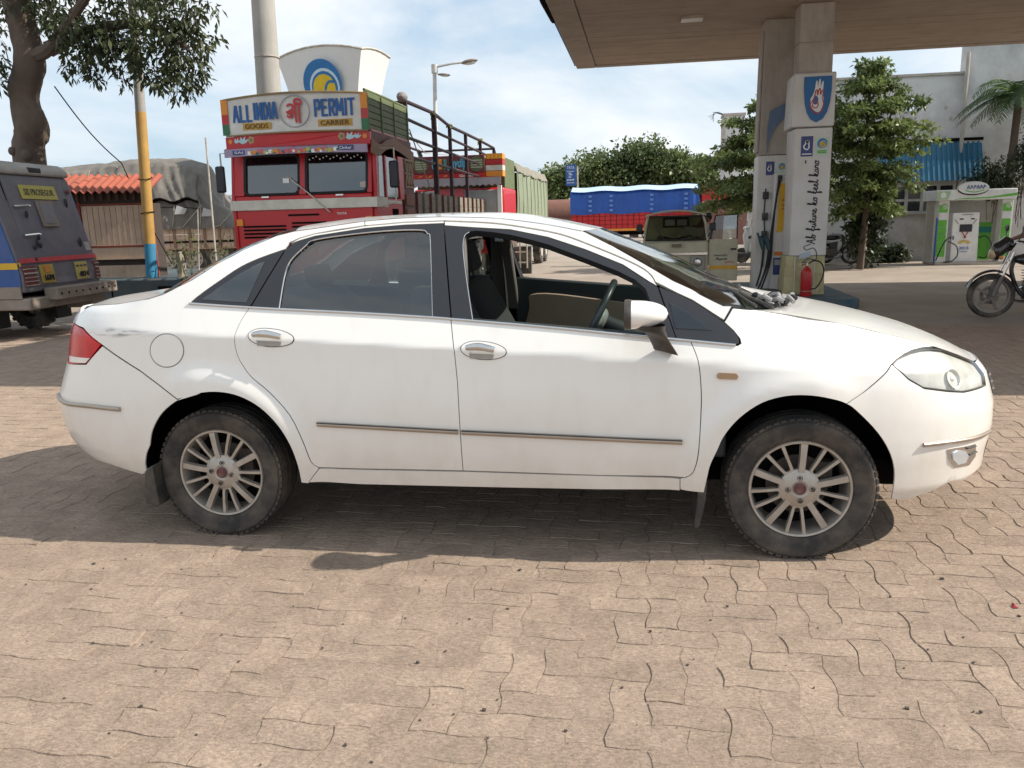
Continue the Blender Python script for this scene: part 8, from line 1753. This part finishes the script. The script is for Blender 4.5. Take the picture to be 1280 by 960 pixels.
    for s in (-1, 1): mb = MB(); mb.tube([(.59, s*.11, .80), (.62, s*.20, .80)], .010, 6); mb.ball((.625, s*.215, .80), (.025, .035, .025), 10); mb.build('indicator', M_ORANGE, t)
    mb = MB(); mb.tube(catmull([(.35, -.36, .98), (.45, -.22, 1.0), (.46, -.08, .92), (.46, .08, .92), (.45, .22, 1.0), (.35, .36, .98)], 4), .013, 7); mb.build('handlebar', M_F, t)
    for s in (-1, 1):
        mb = MB(); mb.cyl((.40, s*.29, .99), (.33, s*.385, .975), .019, n=10); mb.build('grip', M_SEAL, t); mb = MB(); mb.tube([(.44, s*.25, 1.0), (.50, s*.30, .99), (.46, s*.40, .975)], .007, 5); mb.build('lever', M_CHROME, t)
        mb = MB(); mb.tube([(.45, s*.23, 1.0), (.43, s*.29, 1.13)], .007, 5); mb.ball((.42, s*.31, 1.16), (.018, .07, .045), 10); mb.build('mirror', M_F, t)
        mb = MB(); mb.tube([(-.50, s*.12, .72), (-.62, s*.13, .34)], .02, 6); mb.tube([Vector((-.515, s*.12, .68))+Vector((-.10*k/40+.034*math.cos(k*1.1), .034*math.sin(k*1.1), -.27*k/40)) for k in range(40)], .008, 4); mb.build('shock_absorber', M_CHROME, t)
        mb = MB(); mb.cyl((-.02, s*.12, .27), (-.02, s*.26, .27), .016, n=8); mb.build('foot_peg', M_SEAL, t)
    mb = MB(); mb.tube(catmull([(.22, -.10, .42), (.36, -.12, .30), (.25, -.15, .20), (-.2, -.16, .22), (-.75, -.17, .33)], 5), [.02]*12+[.034]*9, 10); mb.build('exhaust', M_CHROME, t)
    mb = MB(); mb.tube([(0, .14, .22), (-.05, .24, .02)], .012, 5); mb.build('side_stand', M_F, t); mb = MB(); mb.bb(-.93, -.92, -.1, .1, .50, .60); mb.build('number_plate', M_WHITE, t)
    return t
BIKE = motorbike('motorcycle', 'black commuter motorcycle ridden by the man in the orange shirt', (5.80, 7.32, 0), math.pi-R(4), pmat('bike_gloss_black', (.016, .016, .02), .22, coat=.6, dirt=((.10, .085, .07), .4, 6)))
PB = copy_tree(BIKE, (5.62, 19.5, 0), R(-8), 'dark motorcycle parked under the tiered tree beside the slogan pillar')
for o in (BIKE, PB): o['group'] = 'motorcycles at the station'
BIKE.rotation_euler = (R(0), 0, math.pi-R(4)); PB.rotation_euler = (R(6), 0, R(-8))
p3 = copy_tree(BIKE, (4.95, 19.75, 0), R(-6), 'second parked motorcycle mostly hidden by the slogan pillar')
def scooter():
    t = thing('scooter', 'white motor scooter parked behind the three wheeler door', 'scooter', (3.45, 20.2, 0), R(165)); M_S = pmat('scooter_white', (.62, .63, .63), .3, coat=.5); M_D = pmat('scooter_grey', (.10, .10, .105), .5)
    for x in (.60, -.58): mb = MB(); mb.lathe([(.12, -.04), (.19, -.05), (.225, -.02), (.225, .02), (.19, .05), (.12, .04)], (0, 0, 0), 'Y', 26, closed=True); mb.cyl((0, -.03, 0), (0, .03, 0), .13, n=16); w = mb.build('wheel', M_RUBBER, t); w.location = (x, 0, .225)
    mb = MB(); mb.grid(lambda a, b: (.60+.26*math.cos(R(15+150*a)), -.08+.16*b, .225+(.25+.03*math.sin(math.pi*b))*math.sin(R(15+150*a))), 14, 6); mb.build('front_mudguard', M_S, t, fix=False)
    pf = [(.40, .30), (.34, .62), (.38, .95), (.50, .98), (.56, .80), (.50, .45), (.46, .30)]; mb = MB(); mb.prism(pf, lambda a, b: (a, -.17, b), lambda a, b: (a, .17, b)); mb.build('front_apron', M_S, t, bev=.05)
    mb = MB(); mb.bb(-.2, .42, -.14, .14, .26, .33); mb.build('foot_board', M_D, t, bev=.02); pr = [(-.18, .33), (-.25, .70), (-.85, .80), (-.92, .66), (-.70, .45), (-.35, .30)]; mb = MB(); mb.prism(pr, lambda a, b: (a, -.16, b), lambda a, b: (a, .16, b)); mb.build('rear_body', M_S, t, bev=.05)
    mb = MB(); mb.grid(lambda a, b: (-.15-.65*a, .13*math.cos(6.283*b), .77+.06*a+.045*math.sin(6.283*b)), 10, 12); mb.build('seat', M_SEAL, t, angle=70); mb = MB(); mb.tube([(.44, 0, .95), (.42, 0, 1.02)], .04, 8); mb.tube(catmull([(.34, -.33, 1.04), (.42, -.15, 1.06), (.43, 0, 1.04), (.42, .15, 1.06), (.34, .33, 1.04)], 4), .02, 7); mb.ball((.47, 0, 1.02), (.09, .12, .07), 12); mb.build('handlebar', M_S, t)
    mb = MB(); mb.ball((.55, 0, 1.02), (.03, .08, .05), 12); mb.build('headlight', M_CHROME, t)
    for s in (-1, 1): mb = MB(); mb.tube([(.42, s*.2, 1.05), (.40, s*.27, 1.20)], .007, 5); mb.ball((.40, s*.28, 1.22), (.015, .06, .04), 8); mb.build('mirror', M_D, t)
    mb = MB(); mb.bb(-.5, -.2, .12, .2, .2, .36); mb.tube([(-.3, -.18, .25), (-.85, -.19, .30)], .045, 10); mb.build('exhaust', M_D, t); mb = MB(); mb.tube([(-.1, .1, .25), (-.1, .16, 0)], .012, 5); mb.build('stand', M_D, t)
    t['group'] = 'scooters by the pumps'; c = copy_tree(t, (3.75, 20.6, 0), R(160), 'scooter standing closest to the concrete pillar beside the white one'); c.location = (4.05, 20.6, 0)
scooter()
def skin(name, verts, edges, rad, mat, parent, sub=2, root=0):
    me = bpy.data.meshes.new(name); me.from_pydata([tuple(map(float, v)) for v in verts], edges, []); o = bpy.data.objects.new(name, me); col.objects.link(o); o.parent = parent; me.materials.append(mat)
    s = o.modifiers.new('skin', 'SKIN'); s.use_smooth_shade = True; sv = me.skin_vertices[0].data
    for i, r in enumerate(rad): sv[i].radius = (r, r) if not hasattr(r, '__len__') else r; sv[i].use_root = (i == root)
    b = o.modifiers.new('subdivision', 'SUBSURF'); b.levels = sub; b.render_levels = sub; return o
M_SKIN = pmat('skin_brown', (.21, .11, .07), .55, var=.06); M_HAIR = pmat('hair_black', (.012, .010, .009), .5)
def person(label, loc, rotz, J, shirt, trouser, group=None):
    """J: joints in local space (x forward, y left): pelvis, chest, neck, head and lists per side for arm / leg"""
    t = thing('person', label, 'person', loc, rotz, group); v = []; e = []; r = []
    def add(p, rad, par=None):
        v.append(p); r.append(rad); 
        if par is not None: e.append((par, len(v)-1))
        return len(v)-1
    P, C, N_, H = (np.array(J[k], float) for k in ('pelvis', 'chest', 'neck', 'head'))
    ip = add(P, (.15, .12)); iw = add((P+C)/2, (.135, .105), ip); ic = add(C, (.165, .115), iw); inn = add(N_, .058, ic); hd = H-N_; hd /= np.linalg.norm(hd)
    ij = add(N_+hd*.07, .06, inn); ih = add(H, (.082, .095), ij); add(H+hd*.075, .072, ih)
    tips = []
    for k, s in (('arm_l', 1), ('arm_r', -1)):
        S, E, Wr, Hd = (np.array(q, float) for q in J[k]); a = add(S, .062, ic); b = add((S+E)/2, .050, a); c = add(E, .043, b); d = add((E+Wr)/2, .038, c); w = add(Wr, .028, d); h = add(Hd, (.040, .020), w); tips.append((Wr, Hd, s))
    for k in ('leg_l', 'leg_r'):
        Hp, K, An, To = (np.array(q, float) for q in J[k]); a = add(Hp, .092, ip); b = add((Hp+K)/2, .078, a); c = add(K, .058, b); d = add((K+An)/2, .052, c); f = add(An, .038, d)
    body = skin('body', v, e, r, M_SKIN, t)
    for Wr, Hd, s in tips:      # five fingers closing round what is held
        d = Hd-Wr; d /= np.linalg.norm(d); sd = np.cross(d, (0, 0, 1)); sd /= max(1e-6, np.linalg.norm(sd)); dn = np.cross(sd, d)
        if dn[2] > 0: dn = -dn
        for q, L_ in enumerate((.062, .072, .068, .052)):
            o = Hd+sd*(.030-.020*q)*s*-1; p = [o-d*.02, o+d*L_*.45, o+d*L_*.55+dn*.030, o+d*L_*.15+dn*.048]; skin('finger', p, [(0, 1), (1, 2), (2, 3)], [.0095, .0088, .008, .007], M_SKIN, body, 1)
        o = Hd-d*.035+sd*.03*s*-1; skin('thumb', [o, o+d*.03+dn*.025+sd*.012*s*-1, o+d*.04+dn*.05], [(0, 1), (1, 2)], [.011, .010, .008], M_SKIN, body, 1)
    # face
    fx = np.array(J['face'], float); fx /= np.linalg.norm(fx); fy = np.cross(hd, fx); mb = MB(); o = H+hd*.0
    mb.tube([o+fx*.085+hd*.03, o+fx*.112-hd*.012, o+fx*.088-hd*.022], [.010, .016, .012], 6); 
    for s in (-1, 1): mb.ball(o+fy*.085*s-hd*.005, (.014, .014, .03), 8)
    mb.build('nose_and_ears', M_SKIN, body)
    for s in (-1, 1): mb = MB(); mb.ball(o+fx*.088+fy*.032*s+hd*.018, (.011, .013, .008), 8); mb.build('eye', pmat('eye_white', (.5, .48, .45), .3), body); mb = MB(); mb.ball(o+fx*.097+fy*.032*s+hd*.018, (.004, .006, .006), 8); mb.build('iris', M_HAIR, body)
    mb = MB(); mb.tube([o+fx*.088+fy*.028-hd*.050, o+fx*.096-hd*.052, o+fx*.088-fy*.028-hd*.050], .006, 5); mb.build('mouth', pmat('lip_brown', (.20, .08, .06), .5), body)
    q = Matrix((tuple(fx), tuple(fy), tuple(hd))).transposed()
    mb = MB()
    def hair(a, b):
        th = math.pi*.56*a; ph = 2*math.pi*b; rr = .108+.006*math.sin(ph*9)*a; f = math.cos(ph); th *= (.72 if f > .55 else 1.12); p = q @ Vector((rr*math.sin(th)*math.cos(ph)-.012, rr*.88*math.sin(th)*math.sin(ph), rr*math.cos(th)*1.02+.022)); return tuple(np.array(H)+np.array(p))
    mb.grid(hair, 10, 24); mb.build('hair', M_HAIR, body, angle=80)
    # clothes follow the body
    v2 = [P+(C-P)*.02, (P+C)/2, C, C+(N_-C)*.55]; e2 = [(0, 1), (1, 2), (2, 3)]; r2 = [(.165, .135), (.152, .122), (.182, .132), (.085, .08)]
    for k in ('arm_l', 'arm_r'):
        S, E = np.array(J[k][0], float), np.array(J[k][1], float); b = len(v2); v2 += [S, (S+E)/2, S+(E-S)*.92]; e2 += [(2, b), (b, b+1), (b+1, b+2)]; r2 += [.080, .070, .066]
    skin('shirt', v2, e2, r2, shirt, body)
    v3 = [P]; e3 = []; r3 = [(.165, .135)]
    for k in ('leg_l', 'leg_r'):
        Hp, K, An, To = (np.array(q_, float) for q_ in J[k]); b = len(v3); v3 += [Hp, (Hp+K)/2, K, (K+An)/2, An+(K-An)*.12]; e3 += [(0, b), (b, b+1), (b+1, b+2), (b+2, b+3), (b+3, b+4)]; r3 += [.110, .095, .078, .072, .066]
        d = To-An; mb = MB(); mb.tube([An+np.array([0, 0, .02]), An-d*.15+np.array([0, 0, -.045]), An+d*.4+np.array([0, 0, -.035]), To], [.045, .05, .046, .03], 10, flat=.8); mb.build('shoe', M_SEAL, body)
    skin('trousers', v3, e3, r3, trouser, body)
    return t
M_ORSH = pmat('shirt_orange', (.52, .20, .10), .85, var=.1, bump=.3, bscale=20)
person('man in a faded orange shirt and dark trousers riding the black motorcycle', (5.80, 7.32, 0), math.pi-R(4), dict(
    pelvis=(-.28, 0, .88), chest=(-.13, 0, 1.20), neck=(-.07, 0, 1.41), head=(-.02, 0, 1.56), face=(1, .15, -.05),
    arm_l=((-.10, .19, 1.34), (.12, .30, 1.10), (.29, .325, 1.03), (.355, .345, 1.005)), arm_r=((-.10, -.19, 1.34), (.12, -.30, 1.10), (.29, -.325, 1.03), (.355, -.345, 1.005)),
    leg_l=((-.28, .10, .84), (.10, .20, .72), (-.04, .20, .34), (.12, .21, .30)), leg_r=((-.28, -.10, .84), (.10, -.20, .72), (-.04, -.20, .34), (.12, -.21, .30))), M_ORSH, pmat('trouser_dark', (.03, .03, .035), .9))
person('dark haired driver in a pale shirt sitting in the three wheeler by its open door', (1.17, 10.25, 0), -math.pi/2, dict(
    pelvis=(-.80, .30, .80), chest=(-.74, .38, 1.10), neck=(-.70, .46, 1.24), head=(-.62, .55, 1.37), face=(1, .25, -.15),
    arm_l=((-.70, .56, 1.18), (-.52, .64, .98), (-.44, .48, 1.00), (-.44, .36, 1.05)), arm_r=((-.74, .20, 1.18), (-.60, .08, .98), (-.50, -.16, 1.02), (-.46, -.27, 1.05)),
    leg_l=((-.76, .40, .80), (-.40, .42, .78), (-.36, .42, .48), (-.22, .42, .45)), leg_r=((-.78, .20, .80), (-.42, .16, .78), (-.38, .16, .48), (-.24, .16, .45))), pmat('shirt_pale', (.55, .54, .50), .85), pmat('trouser_grey', (.08, .08, .085), .9))
